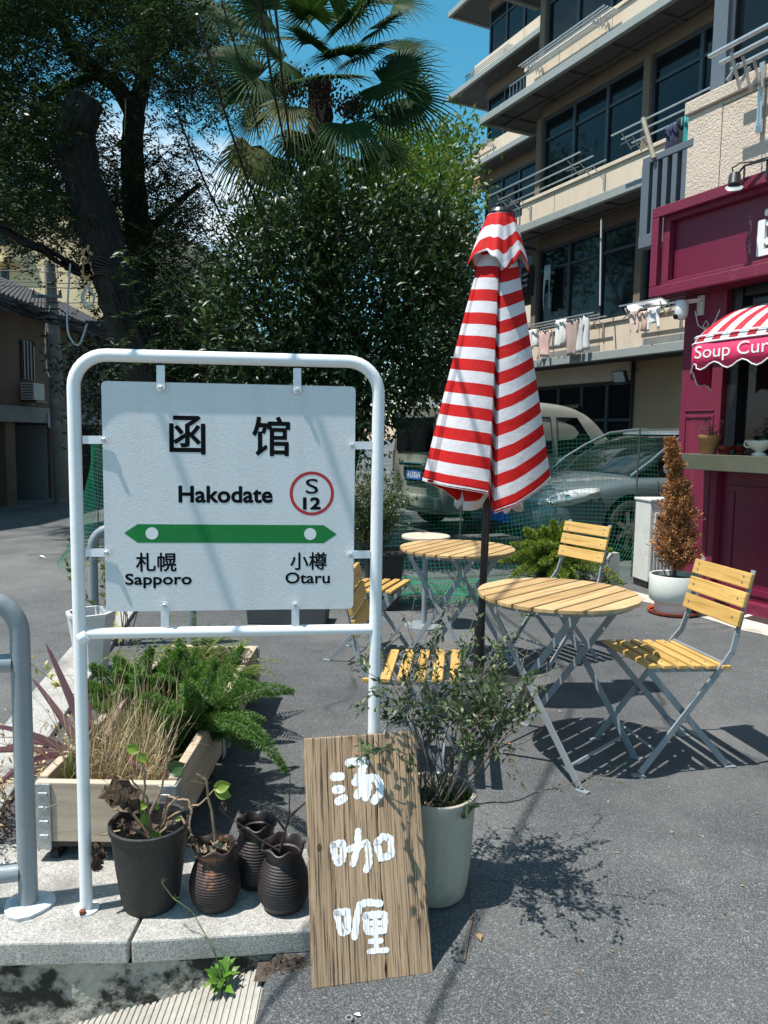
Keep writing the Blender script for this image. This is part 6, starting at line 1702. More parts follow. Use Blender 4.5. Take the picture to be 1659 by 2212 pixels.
# ---- sawn off leaning trunk
bz = at(312, 760, 9.)
stump = thing('sawn_tree_trunk', 'thick leaning tree trunk sawn off at the top and wrapped with cables', 'tree trunk', (bz.x + .75, bz.y, -.2))
limb([(bz.x + .75, bz.y, -.3), (bz.x + .42, bz.y, 1.0), (300, 740, 9.), (262, 640, 9.), (226, 540, 9.), (196, 440, 9.), (170, 350, 9.), (160, 300, 9.), (172, 255, 9.), (190, 212, 9.)], [.34, .30, .26, .24, .225, .205, .20, .205, .19, .165], 'trunk', m_bark, stump, n=64, wob=.05, seed=4, fine=16)
cut_ = at(190, 212, 9.); cd_ = (at(190, 212, 9.) - at(172, 255, 9.)).normalized()
b = MB(); b.tube([cut_ + cd_ * .001, cut_ + cd_ * .012], [.160, .150], 22); b.build('sawn_face', M('sawn_wood', (.20, .15, .10), .9, var=.3, scale=20), stump, world_=True)
b = MB(); rs2 = np.random.default_rng(9)
for i in range(16):
    p = at(188 + rs2.uniform(-6, 8), 570 + rs2.uniform(-32, 30), 8.78); b.box(p, (.05 * rs2.uniform(.5, 1.3), .03, .12 * rs2.uniform(.4, 1.2)), R3(rs2.normal(0, .4), 'Y'))
b.build('splintered_bark', M('raw_split_wood', (.48, .30, .15), .85, var=.35, scale=30), stump, world_=True)
for k in range(7):
    c = at(232 + k * 2.0, 574 + k * 6, 9.); b = MB()
    b.tube([c + Vector((.262 * math.cos(a), .262 * math.sin(a), .06 * math.cos(a + 2.6) + .012 * math.sin(3 * a + k))) for a in [2 * math.pi * i / 24 for i in range(25)]], .010, 6); b.build('cable_wrap', m_blk2, stump, smooth=True, world_=True)
# ---- glossy evergreen in the middle
rs = np.random.default_rng(5)
bz = at(720, 900, 8.6)
osm = thing('glossy_evergreen_tree', 'broad glossy leaved evergreen tree behind the station sign and parasol', 'tree', (bz.x, bz.y, 0))
polyO = [(462, 600), (490, 530), (520, 470), (560, 432), (640, 400), (720, 388), (830, 398), (900, 425), (965, 480), (1005, 545), (1012, 650), (990, 760), (950, 850), (880, 880), (800, 930), (740, 985), (600, 985), (520, 960), (480, 880), (450, 740)]
CO = clumps(polyO, 760, 7.5, 9.9, rs)
# keep only clumps inside a rounded volume (front bulges towards the camera)
cen = np.array(at(720, 690, 8.7)); rad = np.array([1.75, 1.35, 1.75])
q = (((CO - cen) / rad) ** 2).sum(1); CO = CO[q < 1.25]
for k in range(7):
    a = k * .9; tip = Vector(cen + np.array([math.cos(a) * 1.0, math.sin(a) * .8, .4 + .2 * math.sin(k)]))
    limb([(bz.x + .05 * math.cos(a), bz.y + .05 * math.sin(a), -.05), (bz.x + .2 * math.cos(a), bz.y + .2 * math.sin(a), .9), tuple((Vector((bz.x, bz.y, 1.2)) + tip) / 2), tuple(tip)], [.06, .05, .035, .015], 'trunk' if k == 0 else 'limb', m_bark2, osm, n=8)
per = 58; n = len(CO) * per
P = np.repeat(CO, per, 0) + rs.normal(0, .13, (n, 3)); out = nrmz(P - cen)
D = nrmz(out * .7 + rs.normal(0, .6, (n, 3)) + np.array([0, 0, .25]))
V, F = leaves(P, D, rs.uniform(.05, .12, n), rs.uniform(.022, .046, n), rs, fold=.22, droop=.18, N=out * .4 + np.array([0, 0, .8]) + rs.normal(0, .45, (n, 3)))
m_oleaf = M_leaf('glossy_leaf', (.011, .027, .009), (.026, .056, .016), (.062, .105, .026), rough=.40, transl=.20, spec=.45)
npmesh('crown', V - np.array([bz.x, bz.y, 0]), F, m_oleaf, osm)
# ---- grey green shrub behind the sign
def bush(name, label, poly, n, Y0, Y1, per, rad, L, W, mat, seed, cat='shrub', trunk=True, up=.2, quad=False, group=None, z0=0., rn=.6):
    rs = np.random.default_rng(seed); C = clumps(poly, n, Y0, Y1, rs); c0 = C.mean(0); base = (c0[0], c0[1], z0)
    t = thing(name, label, cat, base, group=group); m_ = len(C) * per
    P = np.repeat(C, per, 0) + rs.normal(0, rad, (m_, 3)); out = nrmz(P - c0); D = nrmz(out * .6 + rs.normal(0, rn, (m_, 3)) + np.array([0, 0, up]))
    V, F = leaves(P, D, L * rs.uniform(.7, 1.2, m_), W * rs.uniform(.8, 1.2, m_), rs, quad=quad)
    npmesh('crown', V - np.array(base), F, mat, t)
    if trunk:
        for k in range(5):
            e = C[rs.integers(len(C))]; b = MB(); b.tube([(rs.normal(0, .05), rs.normal(0, .05), -.05), tuple((e - np.array(base)) * .5 + np.array([0, 0, .1])), tuple(e - np.array(base))], [.05, .03, .012], 7); b.build('trunk' if k == 0 else 'limb', m_bark2, t, smooth=True)
    return t
m_gleaf = M_leaf('grey_green_leaf', (.028, .045, .028), (.055, .080, .050), (.09, .115, .07), rough=.35, transl=.2)
bush('grey_green_shrub', 'greyish leaved shrub between the cut trunk and the glossy evergreen', [(395, 640), (470, 560), (520, 600), (520, 800), (440, 860), (380, 800)], 120, 9.6, 10.8, 40, .13, .085, .028, m_gleaf, 31, up=.0)
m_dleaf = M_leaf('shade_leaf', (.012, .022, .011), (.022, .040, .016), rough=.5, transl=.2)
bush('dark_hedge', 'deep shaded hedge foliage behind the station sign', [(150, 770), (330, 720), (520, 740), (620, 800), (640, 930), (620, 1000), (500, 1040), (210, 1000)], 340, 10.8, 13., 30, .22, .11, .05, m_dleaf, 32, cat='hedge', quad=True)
bush('dark_side_shrub', 'dark leafy shrub between the parasol top and the apartment block', [(925, 560), (1000, 470), (1015, 640), (1005, 800), (985, 890), (930, 890)], 170, 11.5, 15., 34, .17, .10, .045, m_oleaf, 33)
m_lleaf = M_leaf('sunlit_tree_leaf', (.045, .095, .016), (.085, .15, .025), (.13, .20, .035), rough=.5, transl=.4)
bush('sunlit_tree', 'bright yellow green tree rising behind the palm beside the far block', [(770, 330), (800, 275), (850, 255), (900, 275), (925, 330), (950, 285), (1000, 262), (1018, 330), (1018, 560), (960, 620), (820, 620), (770, 470)], 330, 19., 23.5, 34, .30, .17, .075, m_lleaf, 34, cat='tree', quad=True)
bush('pale_green_tree', 'dappled green tree filling the gap right of the palm fronds', [(820, 420), (905, 330), (1010, 420), (1010, 560), (860, 560)], 130, 15.5, 18., 34, .25, .14, .06, m_lleaf, 35, cat='tree', quad=True)
# ---- fan palm
pc_ = at(700, 190, 9.3); rs = np.random.default_rng(15)
palm = thing('fan_palm', 'tall fan palm with drooping yellowed lower fronds above the evergreen', 'palm tree', (pc_.x - .05, pc_.y, 0))
PO = np.array([pc_.x - .05, pc_.y, 0])
m_fib = M('palm_fibre', (.018, .015, .012), .98, var=.5, scale=30, bump=.05, bscale=40, stretch=(2, 2, .6))
b = MB(); N = 46
prof = []
for i in range(N):
    z = -.1 + (pc_.z + .15) * i / (N - 1); r = .15 + .06 * smooth(pc_.z - 2.4, pc_.z - 1.0, z) - .09 * smooth(pc_.z - .9, pc_.z, z); prof.append((r * (1 + rs.normal(0, .09)), z))
b.lathe(prof, 22, mod=lambda r, z, a: (r * (1 + .12 * math.sin(5 * a + z * 9) + .06 * math.sin(11 * a + 23 * z)), z)); b.build('trunk', m_fib, palm, smooth=False)
b = MB()
for i in range(240):
    a = rs.random() * 6.28; z = pc_.z - rs.uniform(.2, 2.4); r = .19; p = Vector((r * math.cos(a), r * math.sin(a), z)); d = Vector((math.cos(a) * .5 + rs.normal(0, .2), math.sin(a) * .5 + rs.normal(0, .2), rs.uniform(-.6, .5))); L = rs.uniform(.1, .28)
    b.tube([p, p + d * L * .6, p + d * L + Vector((0, 0, -.05))], [.006, .004, .002], 3)
b.build('fibre_strands', m_fib, palm)['kind'] = 'stuff'
m_pg = M_leaf('palm_leaf', (.014, .040, .012), (.028, .070, .018), (.045, .095, .024), rough=.6, transl=.32, spec=.15)
m_py = M_leaf('palm_leaf_yellowing', (.040, .058, .014), (.085, .095, .020), (.19, .14, .028), rough=.62, transl=.3, spec=.25)
m_pet = M('palm_petiole', (.045, .07, .025), .5, var=.2, scale=10)
def fan(hub, axis, up_, R, mat, seed, spread=2.5, nseg=40, droop=.35):
    r = np.random.default_rng(seed); ax = Vector(axis).normalized(); upv = Vector(up_); sd = ax.cross(upv).normalized(); nv = sd.cross(ax).normalized()
    b = MB()
    for k in range(nseg):
        a = -spread + 2 * spread * k / (nseg - 1); d = ax * math.cos(a) + sd * math.sin(a); L = R * (1 - .22 * abs(a) / spread) * r.uniform(.92, 1.06)
        w = .021 * R / .6; tw = d.cross(nv).normalized(); P = []
        for j in range(6):
            q = j / 5; dr = droop * R * max(0, q - .35) ** 1.6 * r.uniform(.7, 1.3) * 1.6
            p = Vector(hub) + d * (L * q) + nv * (.05 * R * math.sin(q * 2)) + Vector((0, 0, -dr)); ww = w * (.35 + 1.15 * min(1, q * 2.6)) * (1 - .97 * max(0, (q - .38) / .62) ** .9)
            P.append((p, ww))
        m_ = len(b.v)
        for p, ww in P:
            b.v += [tuple(p - tw * ww / 2 - nv * ww * .22), tuple(p), tuple(p + tw * ww / 2 - nv * ww * .22)]
        for j in range(5):
            k0 = m_ + 3 * j; b.f += [(k0, k0 + 1, k0 + 4, k0 + 3), (k0 + 1, k0 + 2, k0 + 5, k0 + 4)]
    o = b.build('fan_leaf', mat, palm, world_=True); c = pc_ - Vector((0, 0, .15))
    b = MB(); midp = c.lerp(Vector(hub), .5) + Vector((0, 0, .06)); b.tube([c, midp, Vector(hub), Vector(hub) + ax * .05], [.022, .016, .011, .006], 6); b.build('petiole', m_pet, o, world_=True, smooth=True)
hubs = [(557, 168, 8.7, 0), (625, 229, 8.5, 2), (818, 61, 8.9, 0), (826, 179, 8.8, 0), (747, 268, 8.5, 1), (545, 318, 9.0, 2), (590, 338, 9.2, 1), (832, 322, 9.4, 0), (629, 11, 8.7, 0), (711, 0, 9.0, 0), (520, 58, 9.0, 0), (742, 118, 8.6, 0), (672, 95, 8.6, 0), (860, 110, 9.3, 0), (640, -70, 9.2, 0), (770, -60, 9.1, 0), (590, 90, 9.9, 0), (800, 230, 9.9, 0), (560, 240, 9.9, 0), (700, 40, 10., 0), (850, 10, 9.8, 0), (780, 350, 9.7, 0), (500, 120, 9.5, 0), (520, 200, 9.3, 0), (610, 130, 8.6, 0), (780, 120, 9.0, 0), (690, -40, 8.7, 0), (570, 20, 8.9, 0), (760, 40, 8.8, 0), (660, 290, 8.7, 1), (880, 210, 9.4, 0), (480, 30, 9.2, 0), (540, 110, 9.6, 0), (860, 160, 8.9, 0), (840, 250, 9.1, 0), (720, 170, 8.5, 0), (610, 180, 9.6, 0), (670, 30, 8.5, 0), (800, 0, 8.7, 0), (560, -40, 9.0, 0)]
for k, (x, y, Y, kind) in enumerate(hubs):
    hub = at(x, y, Y); axis = (hub - pc_); axis.z = axis.z * .6 - (.12 if kind == 0 else .55 if kind == 1 else .45); toc = (CAMP - hub).normalized()
    upv = Vector((0, 0, 1)) * .7 + toc * (.55 if k % 3 else .95)
    fan(hub, axis, upv, rs.uniform(.54, .70), m_py if kind == 2 else m_pg, k, spread=2.45 if kind == 0 else 1.7, droop=.24 if kind == 0 else .70)
b = MB(); m_frt = M('dry_fruit_cluster', (.050, .036, .022), .9, var=.4, scale=30)
for (x, y, Y, R_) in ((690, 200, 8.8, .30), (630, 190, 8.9, .22), (760, 235, 8.9, .20), (655, 330, 9.0, .20)):
    c = at(x, y, Y)
    for i in range(420):
        d = Vector(rs.normal(0, 1, 3)); d.z *= .7; p = c + d * (R_ * .42); s_ = rs.uniform(.010, .022); b.box(p, (s_, s_, s_), R3(rs.random() * 3, 'Z'))
o = b.build('fruit_clusters', m_frt, palm, world_=True); o['kind'] = 'stuff'

# ================================================================== SMALL PLANTS
def needles_along(curve, rs, per, L, W, rad_of, mat, name, parent, fwd=.5):
    C = np.array(curve); n = len(C); parts = []
    T = nrmz(np.gradient(C, axis=0))
    t = rs.random(per) * (n - 1); i = np.clip(t.astype(int), 0, n - 2); f = (t - i)[:, None]; P = C[i] * (1 - f) + C[i + 1] * f; Tt = T[i]
    a = rs.random(per) * 6.283; u = nrmz(np.cross(Tt, np.array([.3, .2, 1.]))); v = np.cross(Tt, u)
    out = u * np.cos(a)[:, None] + v * np.sin(a)[:, None]; R_ = np.array([rad_of(x / (n - 1)) for x in t])
    st_ = P + out * (R_ * rs.uniform(.2, .85, per))[:, None]
    D = out + Tt * fwd + rs.normal(0, .35, (per, 3))
    V, F = leaves(st_, D, L * rs.uniform(.6, 1.2, per), W, rs, quad=True)
    return npmesh(name, V, F, mat, parent)
def arch(base, d, L, droop, n=14):
    base, d = np.array(base, float), np.array(d, float); d = d / np.linalg.norm(d); q = np.linspace(0, 1, n)[:, None]
    return base + d * L * q - np.array([0, 0, 1.]) * droop * L * q ** 2.2
m_fox = M_leaf('foxtail_green', (.045, .12, .018), (.10, .21, .035), (.17, .30, .065), rough=.5, transl=.35)
m_fox2 = M_leaf('pale_foxtail_green', (.11, .17, .02), (.20, .28, .04), (.28, .35, .06), rough=.5, transl=.35)
m_stem = M('green_stem', (.08, .11, .04), .7, var=.2, scale=20)
def foxtail(label, loc, plumes, per, rad, mat, seed, nl=.017, nw=.0030):
    rs = np.random.default_rng(seed); t = thing('foxtail_fern', label, 'fern', loc, group='foxtail ferns')
    for (d, L, dr) in plumes:
        c = arch((rs.normal(0, .025), rs.normal(0, .025), 0), d, L, dr)
        needles_along(c, rs, int(per * L / .4), nl, nw, lambda q: rad * (.55 + .6 * math.sin(math.pi * min(1, q * 1.05) ** .8)) * (1 if q < .85 else max(.25, (1 - q) / .15)), mat, 'plume', t)
        b = MB(); b.tube([tuple(p) for p in c], [.003] * 10 + [.0015] * 4, 5); b.build('stem', m_stem, t)
    return t
rs = np.random.default_rng(3)
def rplumes(n, L0, L1, el0, el1, dr0, dr1, a0=0, a1=6.28):
    out = []
    for k in range(n):
        a = rs.uniform(a0, a1); el = rs.uniform(el0, el1); out.append(((math.cos(a) * math.cos(el), math.sin(a) * math.cos(el), math.sin(el)), rs.uniform(L0, L1), rs.uniform(dr0, dr1)))
    return out
zs = .22
def ptip(base, tip, droop=.55):
    v = Vector(tip) - Vector(base); L = v.length * 1.12; d = v / L + Vector((0, 0, droop)); return (tuple(d), L * d.length, droop / d.length)
fb_ = (-.715, 2.80, zs)
foxtail('lush green foxtail fern spilling over the side of the first wooden planter', fb_, rplumes(44, .16, .36, .25, 1.4, .25, .6) + [ptip(fb_, at(640, 1490, 2.78), .5), ptip(fb_, at(630, 1662, 2.42), .62), ptip(fb_, at(515, 1400, 2.95), .2), ptip(fb_, at(470, 1420, 2.7), .3), ptip(fb_, at(540, 1470, 2.85), .4), ptip(fb_, at(330, 1500, 2.6), .4), ptip(fb_, at(350, 1570, 2.55), .5), ptip(fb_, at(400, 1480, 2.5), .4), ptip(fb_, at(440, 1500, 2.6), .4), ptip(fb_, at(380, 1600, 2.6), .6), ptip(fb_, at(360, 1540, 2.5), .4)], 2300, .030, m_fox, 50)
foxtail('low foxtail fern among the dry grass at the back of the first planter', (-.93, 2.90, zs), rplumes(40, .28, .44, .7, 1.45, .15, .4), 2200, .030, m_fox, 51, .019, .0034)
foxtail('foxtail fern sprouting at the front of the second planter', (-.80, 3.16, zs), rplumes(30, .2, .36, .4, 1.4, .2, .5), 2000, .028, m_fox, 52)
p = gp(1195, 1262, 0)
foxtail('bushy bright foxtail fern beside the folding chairs near the net', (p.x, p.y, .16), rplumes(80, .36, .70, .2, 1.5, .25, .6), 900, .045, m_fox2, 53, .030, .0075)
fp = thing('fern_pot', 'low brown pot holding the bushy bright fern', 'plant pot', (p.x, p.y, 0)); b = MB(); b.lathe([(.13, 0), (.15, .02), (.19, .19), (.20, .2), (.17, .19)], 24); b.build('pot_body', m_dpot, fp, smooth=True); b = MB(); b.lathe([(.18, .17), (.001, .18)], 16); b.build('soil', m_psoil, fp)
# dry grass in planter A
def tuft(name, label, loc, n, L0, L1, spread, mat, seed, w=.003, rx=.05, ry=.05, droop=(.2, .9), cat='grass', group=None, flop=.5):
    rs = np.random.default_rng(seed); b = MB()
    for i in range(n):
        base = np.array([rs.uniform(-rx, rx), rs.uniform(-ry, ry), 0]); a = rs.random() * 6.28; lean_ = abs(rs.normal(0, spread)); L = rs.uniform(L0, L1)
        d = np.array([math.cos(a) * lean_, math.sin(a) * lean_, 1.]); c = arch(base, d, L, rs.uniform(*droop), 7) + np.cumsum(rs.normal(0, L * .018, (7, 3)), 0); c[:, 2] = np.maximum(c[:, 2], .004)
        b.ribbon([tuple(q) for q in c], [w, w, w, w * .9, w * .8, w * .6, w * .2], up=(math.cos(a + 1), math.sin(a + 1), .3))
    o = b.build(name, mat, None); o.location = loc; tag(o, label, cat, group); return o
m_straw = M_leaf('straw', (.36, .27, .14), (.55, .45, .26), (.66, .57, .38), rough=.75, transl=.12, tint=(1, .85, .6))
tuft('dry_grass', 'tangled straw coloured dry grass standing in the first wooden planter', (-.87, 2.58, zs), 900, .14, .36, .32, m_straw, 60, .0028, .14, .24, (.0, .6))
tuft('dry_grass', 'flattened dry grass litter along the front plank of the first planter', (-.86, 2.36, zs - .01), 420, .07, .18, 1.3, m_straw, 61, .0028, .2, .045, (.3, 1.))
tuft('green_grass_tuft', 'small tuft of green blades at the front of the first planter', (-.97, 2.36, zs - .01), 34, .09, .20, .22, M_leaf('blade_green', (.06, .09, .02), (.14, .17, .04), (.22, .22, .07), rough=.5, transl=.3), 62, .007, .03, .02, (.05, .4))
# cordyline: long purple straps behind the railing
m_cord = M_leaf('purple_strap_leaf', (.14, .06, .075), (.26, .13, .145), (.34, .20, .19), rough=.42, transl=.25, tint=(1, .7, .75))
cpl = thing('purple_cordyline', 'cordyline with long purple strap leaves arching over the planter corner', 'plant', (-.965, 2.50, zs - .01))
rs = np.random.default_rng(70)
for (dx, dy, dz, L, dr) in ((-.55, .1, .9, .42, .1), (-.35, .0, 1., .50, .05), (-.75, -.05, .6, .46, .25), (-.95, .0, .45, .50, .35), (-.9, -.1, .25, .42, .45), (-.25, .15, 1., .40, .1), (.6, -.3, .7, .38, .7), (.35, -.6, .6, .36, .8), (-.9, .3, .5, .45, .4), (.2, .4, .9, .35, .3), (-.5, -.4, .55, .40, .55)):
    c = arch((rs.normal(0, .012), rs.normal(0, .012), 0), (dx, dy, dz), L, dr, 12); b = MB(); m_ = 12
    wv = [.012 + .026 * math.sin(math.pi * min(1, (i / 11) * 1.0) ** .6) if i < 11 else .002 for i in range(12)]
    T = np.gradient(c, axis=0); sdv = nrmz(np.cross(T, np.array([.1, 1., .35])))
    up2 = nrmz(np.cross(sdv, T))
    for i in range(12): b.v += [tuple(c[i] - sdv[i] * wv[i] / 2 + up2[i] * wv[i] * .25), tuple(c[i]), tuple(c[i] + sdv[i] * wv[i] / 2 + up2[i] * wv[i] * .25)]
    b.f = [f for i in range(11) for f in ((3 * i, 3 * i + 1, 3 * i + 4, 3 * i + 3), (3 * i + 1, 3 * i + 2, 3 * i + 5, 3 * i + 4))]
    b.build('strap_leaf', m_cord, cpl)
# fern fronds and leafy mix in planter B
m_fern = M_leaf('fern_green', (.06, .10, .02), (.13, .18, .035), (.24, .26, .06), rough=.5, transl=.35)
def frond_fern(label, loc, n, L0, L1, seed, mat=m_fern):
    rs = np.random.default_rng(seed); t = thing('sword_fern', label, 'fern', loc, group='sword ferns')
    for k in range(n):
        a = rs.random() * 6.28; el = rs.uniform(.5, 1.3); L = rs.uniform(L0, L1); c = arch((0, 0, 0), (math.cos(a) * math.cos(el), math.sin(a) * math.cos(el), math.sin(el)), L, rs.uniform(.3, .8), 22)
        T = nrmz(np.gradient(c, axis=0)); S = nrmz(np.cross(T, np.array([0, 0, 1.]))); q = np.linspace(0, 1, 22); ll = .055 * np.sin(np.pi * np.clip(q * .95 + .08, 0, 1)) + .004
        pr = [leaves(c, S * s + T * .35, ll, .010, rs, quad=True, N=np.tile([0, 0, 1.], (22, 1)) + 0.) for s in (-1, 1)]; V, F = merge(pr); npmesh('frond', V, F, mat, t)
    return t
frond_fern('yellowish sword fern arching at the back of the second planter', (-.90, 3.62, zs), 26, .28, .50, 80)
frond_fern('sword fern leaning over the inner side of the second planter', (-.74, 3.45, zs), 26, .22, .42, 81)
frond_fern('tall yellow green fern beside the white octagonal pot', (-1.28, 4.0, .03), 12, .45, .75, 82)
# twiggy shrubs
def twiggy(name, label, cat, loc, nst, H, spread, mat, seed, leafL, leafW, per_node=3, r0=.003, base_r=.07, side=.55, sideL=(.06, .16), bare=.3, dirs=None, group=None, wander=.16, tmat=None):
    rs = np.random.default_rng(seed); t = thing(name, label, cat, loc, group=group); b = MB(); LP, LD = [], []
    for k in range(nst):
        a = rs.random() * 6.28; r = base_r * math.sqrt(rs.random()); p = Vector((r * math.cos(a), r * math.sin(a), 0))
        d = Vector((math.cos(a) * spread * rs.random(), math.sin(a) * spread * rs.random(), 1)) if dirs is None or k >= len(dirs) else Vector(dirs[k])
        L = H * rs.uniform(.55, 1.1); n = 11; P = [p.copy()]
        for i in range(n):
            d = (d.normalized() + Vector(rs.normal(0, wander, 3))).normalized(); p = p + d * (L / n); p.z = max(p.z, .0); P.append(p.copy())
            if i / n > bare:
                if rs.random() < side:
                    sd = (d + Vector(rs.normal(0, .8, 3))).normalized(); sl = rs.uniform(*sideL); q = p.copy(); SP = [q.copy()]
                    for _ in range(4):
                        sd = (sd + Vector(rs.normal(0, .25, 3)) + Vector((0, 0, .08))).normalized(); q = q + sd * (sl / 4); SP.append(q.copy())
                        for _ in range(per_node): LP.append(tuple(q + Vector(rs.normal(0, .008, 3)))); LD.append(tuple(sd + Vector(rs.normal(0, .7, 3))))
                    b.tube(SP, [r0 * .5, r0 * .45, r0 * .4, r0 * .3, r0 * .2], 3)
                for _ in range(max(1, per_node - 1)): LP.append(tuple(p + Vector(rs.normal(0, .006, 3)))); LD.append(tuple(d + Vector(rs.normal(0, .8, 3))))
        b.tube(P, [r0 * (1 - .75 * i / n) for i in range(n + 1)], 4)
    b.build('stems', tmat or M('grey_twig', (.13, .105, .08), .9, var=.3, scale=30), t)
    if LP and leafL:
        rs2 = np.random.default_rng(seed + 1); V, F = leaves(np.array(LP), np.array(LD), leafL * rs2.uniform(.6, 1.25, len(LP)), leafW, rs2, fold=.15, droop=.1); npmesh('foliage', V, F, mat, t)
    return t
m_shr = M_leaf('small_sage_leaf', (.035, .062, .022), (.070, .110, .040), (.13, .17, .06), rough=.45, transl=.25)
twiggy('twiggy_shrub', 'wispy small leaved shrub growing from the fluted ceramic planter', 'shrub', (cp.x, cp.y, cp.z + cH - .05), 25, .50, .22, m_shr, 90, .025, .0105, 4, .0030, .075, .75, (.07, .17), .38,
       dirs=[(.30, .1, 1), (.38, .05, 1), (.45, .0, 1), (.25, .1, 1), (.33, -.05, 1), (.40, .1, 1), (-.30, .0, .6), (.24, .05, .9), (.15, -.1, 1), (.52, .05, 1), (.28, .2, 1), (.38, .2, 1), (.35, .1, 1), (.45, .15, 1), (.2, .05, 1), (.5, -.05, 1), (.42, .0, 1.1), (.32, .0, 1.1)], wander=.12)
twiggy('bare_bramble', 'bare thorny twigs sprawling sideways from the ceramic planter', 'twigs', (cp.x + .03, cp.y, cp.z + cH - .05), 9, .62, .6, m_shr, 91, .016, .007, 1, .0030, .06, .8, (.05, .14), .5, dirs=[(.9, .1, .55), (.8, -.05, .75), (1., .15, .5), (.9, .2, .65), (-.6, 0, .8)], wander=.2)
tuft('straw_litter', 'dry straw and small weeds covering the soil of the ceramic planter', (cp.x, cp.y, cp.z + cH - .045), 150, .04, .12, 1.2, m_straw, 92, .002, .085, .085, (.4, 1.))
tuft('pot_weeds', 'dark green weeds at the base of the planter stems', (cp.x + .02, cp.y - .03, cp.z + cH - .045), 120, .04, .10, .7, M_leaf('weed_green', (.03, .06, .015), (.07, .12, .03), transl=.3), 93, .007, .08, .07, (.1, .6))
# boxwood in black square pot
p = gp(826, 1322, 0) + Vector((0, .14, 0))
bp = thing('black_square_pot', 'tall black square plastic pot behind the far folding chair', 'plant pot', p, math.radians(8))
b = MB(); b.box((0, 0, .22), (.22, .22, .44), taper=1.32); b.build('pot_body', m_dpot, bp, bev=.008); b = MB(); b.box((0, 0, .445), (.32, .32, .03)); b.build('rim', m_dpot, bp, bev=.006); b = MB(); b.box((0, 0, .462), (.27, .27, .006)); b.build('soil', m_psoil, bp)
m_box = M_leaf('boxwood_leaf', (.028, .05, .014), (.065, .10, .025), (.13, .16, .05), rough=.4, transl=.25)
twiggy('boxwood_bush', 'upright small leaved bush in the black square pot', 'shrub', (p.x - .10, p.y, .46), 60, .62, .28, m_box, 95, .026, .014, 3, .003, .10, .9, (.05, .12), .05)
# white octagonal pot with trailing ivy
p = gp(186, 1452, .03)
wpot = thing('octagonal_pot', 'white octagonal plastic pot standing on the kerb behind the sign post', 'plant pot', p + Vector((0, .09, 0)), math.radians(10))
b = MB(); b.lathe([(.085, 0), (.13, .30), (.135, .305), (.135, .325), (.118, .325), (.112, .27)], 8); b.build('pot_body', M('white_pot_plastic', (.62, .61, .59), .5, var=.06, scale=6), wpot); b = MB(); b.lathe([(.115, .275), (.001, .28)], 8); b.build('soil', m_psoil, wpot)
m_ivy = M_leaf('ivy_leaf', (.05, .08, .02), (.11, .15, .035), (.24, .24, .06), rough=.45, transl=.3)
twiggy('climbing_vine', 'thin climbing vine with drooping leaves beside the white sign post', 'vine', (p.x - .02, p.y + .7, 0), 9, .85, .35, m_ivy, 96, .05, .026, 1, .004, .05, .8, (.08, .2), .35)
twiggy('yellow_leaf_twig', 'slanting twig with yellow leaves behind the railing', 'twig', (-1.0, 2.86, zs), 2, .55, .2, M_leaf('yellow_leaf', (.34, .30, .06), (.5, .44, .10), transl=.3), 97, .028, .014, 2, .003, .01, .5, (.02, .05), .2, dirs=[(-.85, .2, .75), (-.2, .3, 1)], wander=.05)
twiggy('dry_creeper', 'tangle of dry brown stems spilling outside the planter at the railing', 'twigs', (-1.22, 2.50, .03), 34, .30, .9, m_straw, 98, .03, .008, 1, .0025, .12, .8, (.05, .15), .2, tmat=M('brown_stem', (.15, .09, .06), .9, var=.3, scale=20))
# withered hydrangea in the dark pot
hyd = thing('withered_hydrangea', 'withered hydrangea with crooked brown stems and a few green leaves', 'plant', (pc.x, pc.y, pc.z + .185))
m_hst = M('crooked_stem', (.27, .185, .12), .85, var=.3, scale=25, bump=.002, bscale=90)
m_hlf = M_leaf('young_leaf', (.13, .22, .03), (.24, .34, .05), (.36, .40, .08), rough=.4, transl=.4)
m_hdr = M('crumpled_dead_leaf', (.085, .050, .030), .9, var=.45, scale=30, bump=.01, bscale=60)
def hloc(x, y, dy=0.): q = at(x, y, pc.y + dy); return tuple(q - Vector((pc.x, pc.y, pc.z + .185)))
zH = lambda x, y: (x * .4069, 1566 + y * .4069)      # lower-left zoom -> view pixels
stems = [[(800, 560), (790, 480), (860, 330), (885, 180), (880, 30)], [(800, 540), (760, 400), (770, 260), (740, 140)], [(800, 520), (930, 470), (1060, 420), (1140, 340)], [(800, 500), (690, 460), (600, 450)], [(790, 520), (700, 380), (620, 330)], [(800, 560), (700, 545), (560, 580), (500, 585)], [(830, 500), (960, 490), (1010, 560), (1040, 640), (1085, 740)], [(850, 470), (890, 380), (1000, 400), (1020, 460), (1010, 560)], [(800, 540), (820, 560), (805, 590)], [(850, 480), (900, 430), (945, 380)], [(1140, 345), (1100, 300), (1045, 260)], [(800, 480), (780, 390), (690, 270)]]
for k, st_ in enumerate(stems):
    P = [Vector(hloc(*zH(x, y), dy=-.02 + .012 * ((k * 7) % 5) - .012 * i)) for i, (x, y) in enumerate(st_)]; P[0].z = min(P[0].z, .01)
    Q = []
    for i in range(len(P) - 1):
        for t_ in range(4): Q.append(P[i].lerp(P[i + 1], t_ / 4) + Vector(rs.normal(0, .0015, 3)))
    Q.append(P[-1]); b = MB(); b.tube(Q, [.0048 * (1 - .6 * i / len(Q)) for i in range(len(Q))], 6); b.build('stem', m_hst, hyd, smooth=True)
